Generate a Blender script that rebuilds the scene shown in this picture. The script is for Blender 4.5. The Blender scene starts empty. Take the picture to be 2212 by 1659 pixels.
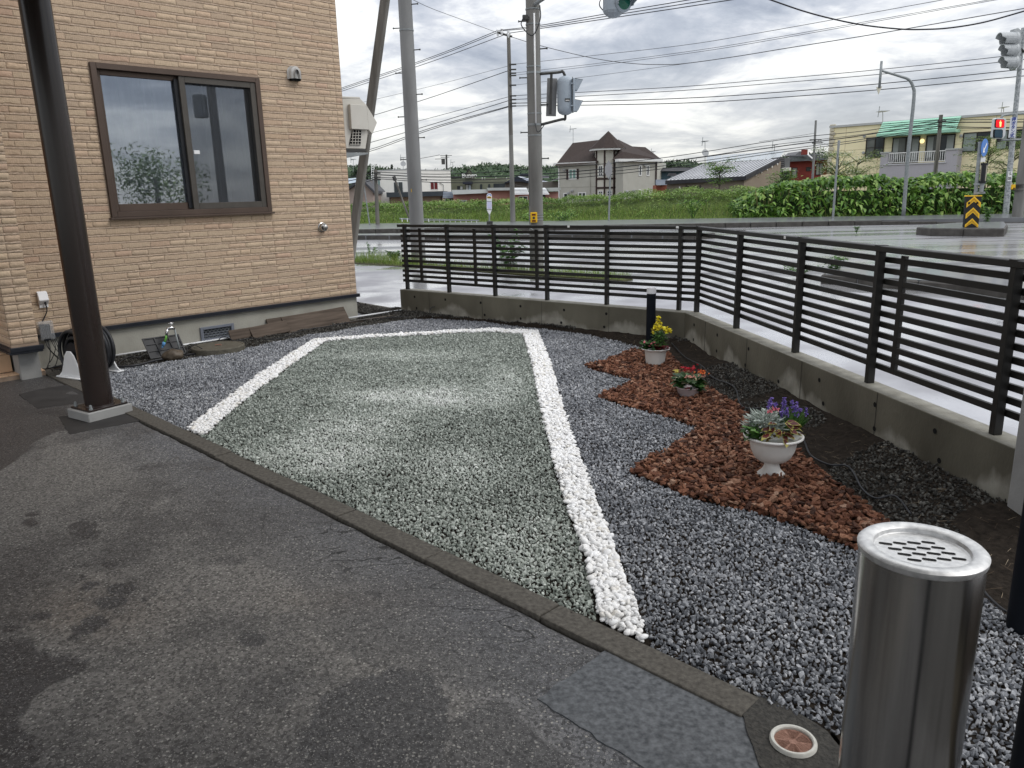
import bpy, math, random
import numpy as np
from mathutils import Vector
R = math.radians
rng = np.random.default_rng(7); random.seed(7)
SC = bpy.context.scene
COL = SC.collection

# ------------------------------------------------------------------ camera
IW, IH, FL, CH = 2212., 1659., 1650., 1.55
PITCH, ROLL = R(14.0), R(-1.44)
_c, _s = math.cos(PITCH), math.sin(PITCH)
CF = np.array([0, _c, -_s]); _r0 = np.array([1., 0, 0]); _u0 = np.array([0, _s, _c])
CR = _r0*math.cos(ROLL)+_u0*math.sin(ROLL); CU = -_r0*math.sin(ROLL)+_u0*math.cos(ROLL)
CP = np.array([0, 0, CH])
from mathutils import Matrix
cam = bpy.data.cameras.new('camera'); camo = bpy.data.objects.new('camera', cam); COL.objects.link(camo)
camo.matrix_world = Matrix(((CR[0], CU[0], -CF[0], 0), (CR[1], CU[1], -CF[1], 0), (CR[2], CU[2], -CF[2], CH), (0, 0, 0, 1)))
cam.sensor_fit = 'HORIZONTAL'; cam.sensor_width = 36; cam.lens = FL/IW*36; cam.clip_start = .05; cam.clip_end = 3000
SC.camera = camo

# ------------------------------------------------------------------ sky, sun, exposure
SUN_AZ, SUN_EL = R(105), R(48)      # azimuth from +Y towards +X
w = bpy.data.worlds.new('World'); SC.world = w; w.use_nodes = True
nt = w.node_tree; nt.nodes.clear()
def wn(t, **k):
    n = nt.nodes.new(t)
    for a, b in k.items(): setattr(n, a, b)
    return n
def wl(a, b): nt.links.new(a, b)
out = wn('ShaderNodeOutputWorld'); bg = wn('ShaderNodeBackground'); wl(bg.outputs[0], out.inputs[0])
bg.inputs[1].default_value = 1.0
sky = wn('ShaderNodeTexSky', sky_type='NISHITA'); sky.sun_disc = False; sky.sun_elevation = SUN_EL; sky.sun_rotation = SUN_AZ
skys = wn('ShaderNodeVectorMath', operation='SCALE'); wl(sky.outputs[0], skys.inputs[0]); skys.inputs[3].default_value = .09
tc = wn('ShaderNodeTexCoord'); sep = wn('ShaderNodeSeparateXYZ'); wl(tc.outputs['Generated'], sep.inputs[0])
def math_(op, a, b=None, clamp=False):
    n = wn('ShaderNodeMath', operation=op, use_clamp=clamp)
    for i, v in enumerate((a, b)):
        if v is None: continue
        if isinstance(v, (int, float)): n.inputs[i].default_value = v
        else: wl(v, n.inputs[i])
    return n.outputs[0]
zc = math_('MAXIMUM', sep.outputs[2], 0.0)
den = math_('ADD', zc, .16)
cx = math_('DIVIDE', sep.outputs[0], den); cy = math_('DIVIDE', sep.outputs[1], den)
cmb = wn('ShaderNodeCombineXYZ'); wl(cx, cmb.inputs[0]); wl(cy, cmb.inputs[1])
def noise(vec, scale, detail, rough=.5, dist=0, off=None):
    n = wn('ShaderNodeTexNoise'); n.inputs['Scale'].default_value = scale; n.inputs['Detail'].default_value = detail
    n.inputs['Roughness'].default_value = rough; n.inputs['Distortion'].default_value = dist
    if off:
        m = wn('ShaderNodeVectorMath', operation='ADD'); wl(vec, m.inputs[0]); m.inputs[1].default_value = off; vec = m.outputs[0]
    wl(vec, n.inputs['Vector']); return n.outputs[0]
n1 = noise(cmb.outputs[0], 1.25, 10, .6, .7, (5.1, 1.4, 0)); n2 = noise(cmb.outputs[0], 4.2, 7, .62, .4, (7, 2, 1))
mixn = math_('ADD', math_('MULTIPLY', n1, .75), math_('MULTIPLY', n2, .25))
cr = wn('ShaderNodeValToRGB'); wl(mixn, cr.inputs[0])
e = cr.color_ramp.elements
e[0].position = .36; e[0].color = (.31, .34, .405, 1); e[1].position = .60; e[1].color = (.93, .93, .91, 1)
for p_, c_ in ((.43, (.42, .45, .51, 1)), (.485, (.54, .56, .61, 1)), (.54, (.74, .75, .765, 1))):
    x = e.new(p_); x.color = c_
# pale warm light under the cloud base near the horizon
hz = math_('SUBTRACT', 1.0, math_('DIVIDE', zc, .16), True)
mh = wn('ShaderNodeMix', data_type='RGBA'); wl(math_('MULTIPLY', hz, .5), mh.inputs[0]); wl(cr.outputs[0], mh.inputs[6]); mh.inputs[7].default_value = (.83, .82, .76, 1)
# overcast sky: the zenith is brighter than the horizon
lum = math_('ADD', .95, math_('MULTIPLY', zc, 1.35))
sc_ = wn('ShaderNodeVectorMath', operation='SCALE'); wl(mh.outputs[2], sc_.inputs[0]); wl(lum, sc_.inputs[3])
ms = wn('ShaderNodeMix', data_type='RGBA'); ms.inputs[0].default_value = .12; wl(sc_.outputs[0], ms.inputs[6]); wl(skys.outputs[0], ms.inputs[7])
wl(ms.outputs[2], bg.inputs[0])
sun = bpy.data.lights.new('sun', 'SUN'); sun.energy = 1.0; sun.angle = R(22); sun.color = (1, .96, .9)
suno = bpy.data.objects.new('sun', sun); COL.objects.link(suno)
sd = Vector((math.sin(SUN_AZ)*math.cos(SUN_EL), math.cos(SUN_AZ)*math.cos(SUN_EL), math.sin(SUN_EL)))
suno.rotation_euler = sd.to_track_quat('Z', 'Y').to_euler()
SC.view_settings.view_transform = 'Standard'; SC.view_settings.look = 'None'
SC.view_settings.exposure = 0.25; SC.view_settings.gamma = 1
SC.view_settings.use_curve_mapping = False

# ------------------------------------------------------------------ survey helpers: photo row/column -> point on a known plane
def ray(x, y): return (x-IW/2)/FL*CR-(y-IH/2)/FL*CU+CF
def G(x, y, z=0.):
    d = ray(x, y); return CP+d*((z-CH)/d[2])
def AY(x, y, Y):
    d = ray(x, y); return CP+d*(Y/d[1])
def PX(p):
    v = np.asarray(p, float)-CP; z = v@CF
    return IW/2+FL*(v@CR)/z, IH/2-FL*(v@CU)/z

# ------------------------------------------------------------------ mesh helpers
ORG = {}
class MB:
    def __init__(s): s.v = []; s.f = []
    def add(s, vs, fs):
        o = len(s.v); s.v += [tuple(map(float, v)) for v in vs]; s.f += [tuple(i+o for i in f) for f in fs]; return s
    def obox(s, o, a, b, c):
        o, a, b, c = (np.asarray(t, float) for t in (o, a, b, c))
        if np.dot(np.cross(a, b), c) < 0: a, b = b, a
        vs = [o, o+a, o+a+b, o+b, o+c, o+a+c, o+a+b+c, o+b+c]
        return s.add(vs, [(3, 2, 1, 0), (4, 5, 6, 7), (0, 1, 5, 4), (1, 2, 6, 5), (2, 3, 7, 6), (3, 0, 4, 7)])
    def box(s, x0, y0, z0, x1, y1, z1): return s.obox((x0, y0, z0), (x1-x0, 0, 0), (0, y1-y0, 0), (0, 0, z1-z0))
    def tube(s, pts, r, n=8, caps=True, closed=False):
        pts = [np.asarray(p, float) for p in pts]; m = len(pts)
        rs = r if hasattr(r, '__len__') else [r]*m
        up = None; rings = []
        for i in range(m):
            if closed: t = pts[(i+1) % m]-pts[i-1]
            else: t = pts[min(i+1, m-1)]-pts[max(i-1, 0)]
            t = t/(np.linalg.norm(t)+1e-12)
            if up is None:
                up = np.array([0, 0, 1.]) if abs(t[2]) < .9 else np.array([1., 0, 0])
            a = np.cross(t, up); a /= np.linalg.norm(a)+1e-12; b = np.cross(a, t); up = b
            rings.append([pts[i]+rs[i]*(math.cos(2*math.pi*k/n)*a+math.sin(2*math.pi*k/n)*b) for k in range(n)])
        vs = [v for q in rings for v in q]; fs = []
        for i in range(m if closed else m-1):
            j = (i+1) % m
            for k in range(n):
                l = (k+1) % n; fs.append((i*n+k, i*n+l, j*n+l, j*n+k))
        if caps and not closed: fs += [tuple(range(n))[::-1], tuple((m-1)*n+k for k in range(n))]
        return s.add(vs, fs)
    def lathe(s, prof, n=24, c=(0, 0, 0), axis=None, wav=None):
        c = np.asarray(c, float)
        if axis is None: A, B, Z = np.array([1., 0, 0]), np.array([0, 1., 0]), np.array([0, 0, 1.])
        else:
            Z = np.asarray(axis, float); Z = Z/np.linalg.norm(Z); t = np.array([0, 0, 1.]) if abs(Z[2]) < .9 else np.array([1., 0, 0])
            A = np.cross(t, Z); A /= np.linalg.norm(A); B = np.cross(Z, A)
        vs = []
        for j, (r, z) in enumerate(prof):
            for k in range(n):
                th = 2*math.pi*k/n; rr = r*(1+(wav(th, j) if wav else 0)); vs.append(c+rr*math.cos(th)*A+rr*math.sin(th)*B+z*Z)
        fs = []
        for j in range(len(prof)-1):
            for k in range(n):
                l = (k+1) % n; fs.append((j*n+k, j*n+l, (j+1)*n+l, (j+1)*n+k))
        if prof[0][0] > 1e-5: fs.append(tuple(range(n))[::-1])
        if prof[-1][0] > 1e-5: fs.append(tuple((len(prof)-1)*n+k for k in range(n)))
        return s.add(vs, fs)
    def prism(s, pts, d):
        """extrude a planar polygon (3D points) by vector d"""
        n = len(pts); P0 = [np.asarray(p, float) for p in pts]; d = np.asarray(d, float)
        nn = sum(np.cross(P0[i]-P0[0], P0[(i+1) % n]-P0[0]) for i in range(1, n-1)) if n > 2 else d
        if np.dot(nn, d) > 0: P0 = P0[::-1]
        return s.add(P0+[p+d for p in P0], [tuple(range(n)), tuple(range(2*n-1, n-1, -1))]+[(i, n+i, n+(i+1) % n, (i+1) % n) for i in range(n)][::1])
    def poly(s, pts): return s.add(pts, [tuple(range(len(pts)))])
def mesh_np(name, v, f, smooth=False):
    """v (N,3) array; f (M,k) int array"""
    me = bpy.data.meshes.new(name); v = np.asarray(v, np.float32); f = np.asarray(f, np.int32); k = f.shape[1]
    me.vertices.add(len(v)); me.vertices.foreach_set('co', v.ravel())
    me.loops.add(f.size); me.loops.foreach_set('vertex_index', f.ravel())
    me.polygons.add(len(f)); me.polygons.foreach_set('loop_start', np.arange(len(f), dtype=np.int32)*k)
    me.polygons.foreach_set('loop_total', np.full(len(f), k, np.int32)); me.update(calc_edges=True)
    if smooth: me.polygons.foreach_set('use_smooth', np.ones(len(f), bool))
    return me
def attr(me, name, vals, dom='POINT', typ='FLOAT'):
    a = me.attributes.new(name, typ, dom)
    a.data.foreach_set({'FLOAT': 'value', 'INT': 'value', 'FLOAT_VECTOR': 'vector', 'FLOAT_COLOR': 'color'}[typ], np.asarray(vals).ravel())
def props(o, label=None, cat=None, group=None, kind=None):
    if label: o['label'] = label
    if cat: o['category'] = cat
    if group: o['group'] = group
    if kind: o['kind'] = kind
    return o
def link(o, parent=None):
    COL.objects.link(o)
    if parent is not None: o.parent = parent; ORG[o.name] = ORG.get(parent.name, (0, 0, 0))
    return o
def thing(name, label, cat, loc, group=None):
    o = bpy.data.objects.new(name, None); o.empty_display_size = .1; COL.objects.link(o); o.location = tuple(map(float, loc))
    ORG[o.name] = tuple(map(float, loc)); return props(o, label, cat, group)
def build(mb, name, m, parent=None, smooth=False, loc=(0, 0, 0), bevel=0, seg=1, **k):
    off = np.array(ORG[parent.name] if parent is not None else loc, float)
    me = bpy.data.meshes.new(name)
    me.from_pydata([tuple(np.asarray(v)-off) for v in mb.v], [], mb.f); me.materials.append(m)
    if smooth: me.polygons.foreach_set('use_smooth', np.ones(len(me.polygons), bool))
    me.update()
    o = bpy.data.objects.new(name, me)
    if parent is not None: link(o, parent)
    else: COL.objects.link(o); o.location = tuple(map(float, off)); ORG[o.name] = tuple(off)
    if smooth == 'auto' or bevel:
        if bevel:
            b = o.modifiers.new('bevel', 'BEVEL'); b.width = bevel; b.segments = seg; b.limit_method = 'ANGLE'; b.angle_limit = R(40)
    if smooth == 'auto':
        me.set_sharp_from_angle(angle=R(35))
    return props(o, **k)
def build_np(name, v, f, m, parent=None, smooth=False, at=None, loc=(0, 0, 0), dom='FACE', **k):
    off = np.array(ORG[parent.name] if parent is not None else loc, float)
    me = mesh_np(name, np.asarray(v)-off, f, smooth); me.materials.append(m)
    if at:
        for n_, vals in at.items(): attr(me, n_, vals, dom)
    o = bpy.data.objects.new(name, me)
    if parent is not None: link(o, parent)
    else: COL.objects.link(o); o.location = tuple(map(float, off)); ORG[o.name] = tuple(off)
    return props(o, **k)

# ------------------------------------------------------------------ materials
def mat(name, c1, c2=None, rough=.7, rough2=None, metal=0, scale=8, detail=5, bump=0, bscale=40, bdist=.01, aniso=(1, 1, 1),
        attrn=None, inst=False, ramp=None, rot=None, objrand=0, spec=.28, coat=0, trans=0, alpha=1, emit=None, estr=0, contrast=1., coatr=.1, sss=0, tilt=None):
    m = bpy.data.materials.new(name); m.use_nodes = True; t = m.node_tree; N = t.nodes; L = t.links
    b = N['Principled BSDF']; b.inputs['Roughness'].default_value = rough; b.inputs['Metallic'].default_value = metal
    b.inputs['Specular IOR Level'].default_value = spec; b.inputs['Coat Weight'].default_value = coat; b.inputs['Coat Roughness'].default_value = coatr
    if trans: b.inputs['Transmission Weight'].default_value = trans
    if emit: b.inputs['Emission Color'].default_value = (*emit, 1); b.inputs['Emission Strength'].default_value = estr
    if c2 is None: c2 = c1
    tcn = N.new('ShaderNodeTexCoord'); mp = N.new('ShaderNodeMapping'); mp.inputs['Scale'].default_value = aniso
    if rot is not None: mp.vector_type = 'TEXTURE'; mp.inputs['Rotation'].default_value = (0, 0, rot); mp.inputs['Scale'].default_value = tuple(1/a for a in aniso)
    L.new(tcn.outputs['Object'], mp.inputs[0])
    no = N.new('ShaderNodeTexNoise'); no.inputs['Scale'].default_value = scale; no.inputs['Detail'].default_value = detail; L.new(mp.outputs[0], no.inputs['Vector'])
    cr = N.new('ShaderNodeValToRGB'); cr.color_ramp.elements[0].position = .5-.22/contrast; cr.color_ramp.elements[1].position = .5+.22/contrast
    cr.color_ramp.elements[0].color = (*c1, 1); cr.color_ramp.elements[1].color = (*c2, 1)
    fac = no.outputs[0]
    def mth(op, a, b_, cl=False):
        n = N.new('ShaderNodeMath'); n.operation = op; n.use_clamp = cl
        for i, q in enumerate((a, b_)):
            if isinstance(q, (int, float)): n.inputs[i].default_value = q
            else: L.new(q, n.inputs[i])
        return n.outputs[0]
    if attrn:
        a = N.new('ShaderNodeAttribute'); a.attribute_name = attrn; a.attribute_type = 'INSTANCER' if inst else 'GEOMETRY'
        v = a.outputs['Fac']
        if objrand:
            oi = N.new('ShaderNodeObjectInfo'); v = mth('FRACT', mth('ADD', v, oi.outputs['Random']), 0)
        cr2 = N.new('ShaderNodeValToRGB'); el = cr2.color_ramp.elements
        rr = ramp or [(0, c1), (1, c2)]
        el[0].position = rr[0][0]; el[0].color = (*rr[0][1], 1); el[1].position = rr[-1][0]; el[1].color = (*rr[-1][1], 1)
        for p_, c_ in rr[1:-1]:
            z = el.new(p_); z.color = (*c_, 1)
        L.new(v, cr2.inputs[0])
        mx = N.new('ShaderNodeMix'); mx.data_type = 'RGBA'; mx.blend_type = 'MULTIPLY'; mx.inputs[0].default_value = 1
        cr.color_ramp.elements[0].color = (*(1-.35*contrast,)*3, 1); cr.color_ramp.elements[1].color = (*(1+.25*contrast,)*3, 1)
        L.new(fac, cr.inputs[0]); L.new(cr2.outputs[0], mx.inputs[6]); L.new(cr.outputs[0], mx.inputs[7]); colout = mx.outputs[2]
    else:
        L.new(fac, cr.inputs[0]); colout = cr.outputs[0]
    L.new(colout, b.inputs['Base Color'])
    if rough2 is not None:
        L.new(mth('ADD', mth('MULTIPLY', fac, rough2-rough), rough), b.inputs['Roughness'])
    if bump:
        n2 = N.new('ShaderNodeTexNoise'); n2.inputs['Scale'].default_value = bscale; n2.inputs['Detail'].default_value = 6; L.new(mp.outputs[0], n2.inputs['Vector'])
        bp = N.new('ShaderNodeBump'); bp.inputs['Strength'].default_value = bump; bp.inputs['Distance'].default_value = bdist
        L.new(n2.outputs[0], bp.inputs['Height']); L.new(bp.outputs[0], b.inputs['Normal'])
    m['nodes'] = 0
    return m
def nodes(m): return m.node_tree.nodes, m.node_tree.links, m.node_tree.nodes['Principled BSDF']

# ------------------------------------------------------------------ material library
MT = {}
MT['foundation'] = mat('foundation concrete', (.30, .29, .25), (.44, .43, .38), .85, scale=3, bump=.25, bscale=60)
MT['wallconc'] = mat('wet concrete wall', (.07, .064, .048), (.155, .145, .112), .7, scale=2.2, bump=.3, bscale=45, aniso=(1, 1, .6))
MT['concrete'] = mat('concrete', (.27, .27, .265), (.36, .36, .35), .75, scale=4, bump=.2, bscale=60)
MT['poleconc'] = mat('pole concrete', (.165, .168, .168), (.25, .253, .252), .75, scale=3, bump=.12, bscale=50, aniso=(1, 1, .25))
MT['poleconcB'] = mat('older pole concrete', (.125, .123, .115), (.225, .222, .21), .8, scale=3, bump=.15, bscale=50, aniso=(1, 1, .25))
MT['kerb'] = mat('kerb stone', (.05, .045, .038), (.125, .115, .098), .8, scale=55, detail=8, bump=.5, bscale=150, bdist=.004)
MT['galv'] = mat('galvanised steel', (.20, .22, .225), (.30, .32, .325), .55, metal=.25, scale=12)
MT['darksteel'] = mat('dark steel', (.05, .05, .05), (.08, .08, .075), .5, metal=.5)
MT['black'] = mat('black plastic', (.012, .013, .016), (.02, .021, .025), .42)
MT['rubber'] = mat('black rubber', (.02, .021, .023), (.035, .036, .04), .38, scale=20)
MT['white'] = mat('white plastic', (.74, .75, .76), (.82, .82, .82), .4)
MT['flash'] = mat('dark blue flashing', (.012, .014, .02), (.02, .023, .03), .4)
MT['mortar'] = mat('siding joint', (.29, .215, .16), (.38, .29, .22), .85, scale=30, bump=.4, bscale=90)  # joint tone darkened, which also paints the shadow lines under bricks
BR = [(0, (.49, .36, .25)), (.12, (.53, .405, .285)), (.3, (.50, .38, .27)), (.5, (.55, .425, .30)), (.62, (.455, .345, .25)), (.75, (.54, .42, .295)), (.9, (.49, .345, .25)), (1, (.545, .42, .29))]
MT['brick'] = mat('brick face', (1, 1, 1), None, .85, scale=26, detail=7, bump=.75, bscale=55, bdist=.006, attrn='tone', objrand=1, ramp=BR, contrast=.55)
MT['ledge'] = mat('rough brick ledge', (1, 1, 1), None, .9, scale=50, detail=6, bump=.8, bscale=80, bdist=.008, attrn='tone', ramp=[(0, (.40, .305, .225)), (.5, (.50, .39, .295)), (1, (.44, .34, .255))], contrast=.7)
MT['bronze'] = mat('bronze aluminium frame', (.085, .062, .05), (.11, .08, .065), .38, metal=.35, scale=3)
MT['sash'] = mat('grey bronze sash', (.075, .068, .06), (.095, .086, .076), .4, metal=.3)
MT['column'] = mat('brown column paint', (.012, .007, .0055), (.024, .0145, .012), .2, rough2=.34, scale=4, spec=.5, coat=.05, coatr=.1, aniso=(1, 1, .15))
MT['fence'] = mat('dark aluminium fence', (.012, .0115, .0105), (.02, .019, .017), .4, rough2=.55, scale=20, spec=.35)
MT['stain_steel'] = mat('brushed stainless', (.36, .35, .335), (.50, .49, .47), .15, metal=1, scale=60, aniso=(1, 1, .03), rough2=.22)
MT['hole'] = mat('dark hollow', (.008, .008, .008), None, .9)
MT['wood'] = mat('wet weathered board', (.05, .038, .03), (.135, .105, .082), .75, spec=.15, scale=32, detail=8, bump=.3, bscale=60, aniso=(.07, 1, 1), rot=R(45.7))
MT['gwood'] = mat('grey weathered timber', (.075, .07, .062), (.21, .20, .18), .7, scale=7, detail=8, bump=.4, bscale=20, aniso=(1, 1, .08))
MT['beige'] = mat('beige painted metal', (.52, .50, .45), (.56, .54, .49), .45, scale=5)
MT['tile'] = mat('tan step tile', (.60, .40, .25), (.68, .47, .31), .55, scale=8, bump=.1)
MT['paint'] = mat('white paint', (.72, .73, .72), (.8, .8, .79), .5)

def hw(u, z, n=0.): return HA+HD*u+HN*n+np.array([0, 0, z])
HA = G(246, 770); _hb = G(775, 687); HD = (_hb-HA)/np.linalg.norm(_hb-HA); HN = np.array([HD[1], -HD[0], 0])
def hbox(mb, u0, z0, n0, u1, z1, n1): return mb.obox(hw(u0, z0, n0), HD*(u1-u0), HN*(n1-n0), (0, 0, z1-z0))

# ------------------------------------------------------------------ ground sheets
def sheet(name, pts, z, m, th=None, **k):
    mb = MB(); P3 = [(p[0], p[1], z) for p in pts]
    if th: mb.prism(P3, (0, 0, -th))
    else:
        a = sum(P3[i][0]*P3[(i+1) % len(P3)][1]-P3[(i+1) % len(P3)][0]*P3[i][1] for i in range(len(P3)))
        mb.poly(P3 if a > 0 else P3[::-1])
    return build(mb, name, m, **{'kind': 'structure', **k})
M_road = mat('wet asphalt road', (.10, .102, .11), (.42, .423, .435), .16, rough2=.4, scale=.5, detail=6, bump=.3, bscale=22, bdist=.004, spec=.8, aniso=(.10, 1.6, 1), contrast=2.4, coat=1, coatr=.16)  # stretched pale streaks in the base colour stand in for sky reflections
M_pave = mat('wet pale pavement', (.20, .20, .22), (.40, .40, .43), .18, rough2=.45, scale=.9, detail=7, bump=.08, bscale=90, bdist=.004, spec=.8, coat=.6, coatr=.16)
M_under = mat('bare earth', (.05, .042, .03), (.07, .06, .04), .9)
def puddle(m, lo=.15, hi=1.0):
    N, L, b = nodes(m); f = [n for n in N if n.type == 'TEX_NOISE'][0].outputs[0]
    mr_ = N.new('ShaderNodeMapRange'); mr_.inputs[1].default_value = .44; mr_.inputs[2].default_value = .56; mr_.inputs[3].default_value = lo; mr_.inputs[4].default_value = hi; L.new(f, mr_.inputs[0]); L.new(mr_.outputs[0], b.inputs['Coat Weight'])
    m2 = N.new('ShaderNodeMapRange'); m2.inputs[1].default_value = .42; m2.inputs[2].default_value = .60; m2.inputs[3].default_value = .65; m2.inputs[4].default_value = .12; L.new(f, m2.inputs[0]); L.new(m2.outputs[0], b.inputs['Roughness'])
puddle(M_road); puddle(M_pave, .1, .9)
sheet('ground', [(-900, -60), (900, -60), (900, 1500), (-900, 1500)], -.32, M_under)
ROADZ = -.02
sheet('road', [(-140, 6), (140, 6), (140, 39.9), (-140, 39.9)], ROADZ, M_road)
# pale wet forecourt pavement between the garden wall and the grass strip
WA, WB, WC = G(863.6, 625, .32), G(1480, 675, .32), G(2185, 965, .32)
for q in (WA, WB, WC): q[2] = 0
WD_ = WC+(WC-WB)/np.linalg.norm(WC-WB)*2.0
gs0, gs1 = G(740, 566), G(1345, 603)
isl0 = G(1770, 622)
E2 = G(1345, 612)
sheet('pavement', [WD_[:2]+(.02, 0), WC[:2]+(.05, 0), WB[:2]+(.06, .06), WA[:2]+(.02, .08), G(866, 668)[:2], G(773, 652)[:2], G(500, 618)[:2], G(400, 566)[:2], gs0[:2], E2[:2], G(1560, 618)[:2], G(1760, 626)[:2], G(2212, 655)[:2], (12, 6), (12, -1), (2.5, -1)], 0., M_pave)

# asphalt driveway, fine grid with stain and crack masks measured on the ground
KD = np.array([-.7071, .7071, 0]); KN = np.array([.7071, .7071, 0]); K0 = G(1386, 1388)   # kerb line (gravel side), KN points to the garden
def kp(s, t, z=0.): return K0+KD*s+KN*t+np.array([0, 0, z])
KW = .118
def drive():
    st = .022; S = np.arange(-1.6, 7.05, st); T = np.arange(-4.3, -KW+.004, st); T[-1] = -KW-.006
    SS, TT = np.meshgrid(S, T, indexing='ij')
    X = K0[0]+KD[0]*SS+KN[0]*TT; Y = K0[1]+KD[1]*SS+KN[1]*TT
    def vn(x, y, f, sd):   # smooth value noise
        r = np.random.default_rng(sd); g = r.random((64, 64)); x = x*f % 63; y = y*f % 63
        i = x.astype(int); j = y.astype(int); a = x-i; b = y-j; a = a*a*(3-2*a); b = b*b*(3-2*b)
        i2, j2 = (i+1) % 64, (j+1) % 64
        return g[i, j]*(1-a)*(1-b)+g[i2, j]*a*(1-b)+g[i, j2]*(1-a)*b+g[i2, j2]*a*b
    nz = lambda f, sd: vn(X+9, Y+9, f, sd)
    Z = -.009+.006*(nz(1.1, 1)-.5)+.003*(nz(6, 2)-.5)
    # edge crumbles against the kerb
    edge = np.clip(1-(-KW-TT)/.03, 0, 1); Z -= edge*(.012*nz(9, 3)+.003)
    P = np.stack([X, Y, np.zeros_like(X)], -1)-CP; dz = P@CF; ok = dz > .2; dzc = np.where(ok, dz, 1)
    px = np.where(ok, IW/2+FL*(P@CR)/dzc, -9999); py = np.where(ok, IH/2-FL*(P@CU)/dzc, 9999)
    def inpoly(x, y, poly):
        r = np.zeros(x.shape, bool); n = len(poly)
        for i in range(n):
            x0, y0 = poly[i]; x1, y1 = poly[(i+1) % n]
            if y0 == y1: continue
            r ^= ((y0 > y) != (y1 > y)) & (x < (x1-x0)*(y-y0)/(y1-y0)+x0)
        return r
    wob = 14*(nz(3.3, 5)-.5)+7*(nz(11, 6)-.5)
    wet = np.zeros_like(X)
    for poly, a in (([(-80, 800), (140, 812), (186, 865), (165, 912), (92, 942), (60, 975), (0, 1012), (-80, 1050)], 1.),
                    ([(-200, 1378), (58, 1376), (100, 1410), (190, 1422), (190, 1446), (128, 1470), (76, 1500), (34, 1560), (68, 1588), (72, 1640), (50, 1700), (-200, 1700)], 1.),
                    ([(628, 1720), (640, 1600), (690, 1500), (760, 1460), (860, 1438), (930, 1450), (980, 1520), (960, 1600), (940, 1720)], .7),
                    ([(980, 1720), (960, 1560), (1080, 1500), (1140, 1560), (1240, 1640), (1280, 1720)], .55),
                    ([(440, 960), (560, 1010), (700, 1090), (900, 1180), (960, 1250), (1300, 1420), (1180, 1500), (960, 1430), (820, 1440), (700, 1380), (640, 1250), (520, 1190), (420, 1140), (330, 1100), (420, 1050)], .36),
                    ([(700, 1290), (900, 1290), (1190, 1420), (1150, 1500), (980, 1480), (820, 1440), (720, 1400)], .45)):
        wet = np.maximum(wet, a*inpoly(px+wob, py+wob*.6, poly))
    for (x, y, rx, ry, a) in ((70, 1108, 15, 5, .8), (68, 1126, 18, 8, 1), (180, 1134, 30, 9, 1), (190, 1152, 26, 10, 1), (238, 1217, 16, 8, 1), (200, 1258, 22, 5, .9), (185, 1268, 14, 6, .8),
                              (262, 1270, 30, 12, 1), (238, 1298, 36, 11, 1), (205, 1340, 30, 12, 1), (180, 1356, 26, 10, 1), (160, 1375, 16, 8, .8), (20, 1352, 20, 6, 1), (85, 1328, 22, 8, 1), (180, 1243, 12, 4, .8),
                              (540, 1375, 30, 16, .95), (450, 1008, 22, 7, .6), (380, 985, 9, 3, .7), (468, 1133, 30, 12, .7), (440, 1165, 26, 8, .55), (345, 1040, 22, 6, .6), (370, 1104, 10, 4, .7), (265, 1085, 8, 3, .8), (500, 1060, 30, 10, .5),
                              (310, 1290, 10, 4, .8), (340, 1280, 9, 3, .8), (365, 1275, 8, 3, .7), (330, 1300, 9, 3, .7), (390, 1285, 7, 3, .7), (410, 1270, 8, 3, .7), (500, 1205, 34, 9, .6), (545, 1190, 20, 7, .5), (560, 1105, 40, 14, .45), (60, 1160, 8, 3, .7), (150, 1180, 9, 3, .6)):
        d = np.hypot((px+wob*.5-x)/rx, (py+wob*.3-y)/ry); wet = np.maximum(wet, a*np.clip((1.15-d)/.25, 0, 1))
    # near the kerb the surface is a finer, bluish and generally damper mix
    kn = np.clip((TT+KW+.55)/.45, 0, 1); blue = np.clip(kn+.9*np.clip((px-900)/500, 0, 1), 0, 1)
    damp = np.clip(nz(1.6, 8)*1.2-.4+.3*kn+.6*(nz(5, 9)-.5)+.3*(nz(17, 19)-.5), 0, .55)
    wet = np.maximum(wet, damp)
    tan = np.exp(-(((px-170)/160)**2+((py-1310)/60)**2))+.6*np.exp(-(((px-760)/150)**2+((py-1290)/30)**2))
    crack = np.clip((TT+KW+.42)/.2, 0, 1)*np.clip(1.4-np.abs(SS-1.0)/1.3, 0, 1)
    v = np.stack([X, Y, Z], -1).reshape(-1, 3); ns, ntt = X.shape
    I = np.arange(ns*ntt).reshape(ns, ntt)
    f = np.stack([I[:-1, :-1], I[:-1, 1:], I[1:, 1:], I[1:, :-1]], -1).reshape(-1, 4)
    n = np.cross(v[f[0, 1]]-v[f[0, 0]], v[f[0, 2]]-v[f[0, 0]])
    if n[2] < 0: f = f[:, ::-1]
    m = bpy.data.materials.new('driveway asphalt'); m.use_nodes = True; N, L, b = nodes(m)
    def at(n_):
        a = N.new('ShaderNodeAttribute'); a.attribute_name = n_; return a.outputs['Fac']
    def mm(op, a, c, cl=False):
        q = N.new('ShaderNodeMath'); q.operation = op; q.use_clamp = cl
        for i, z in enumerate((a, c)):
            if isinstance(z, (int, float)): q.inputs[i].default_value = z
            else: L.new(z, q.inputs[i])
        return q.outputs[0]
    def mixc(f_, a, c):
        q = N.new('ShaderNodeMix'); q.data_type = 'RGBA'
        if isinstance(f_, (int, float)): q.inputs[0].default_value = f_
        else: L.new(f_, q.inputs[0])
        for i, z in ((6, a), (7, c)):
            if isinstance(z, tuple): q.inputs[i].default_value = (*z, 1)
            else: L.new(z, q.inputs[i])
        return q.outputs[2]
    tcn = N.new('ShaderNodeTexCoord')
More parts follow.
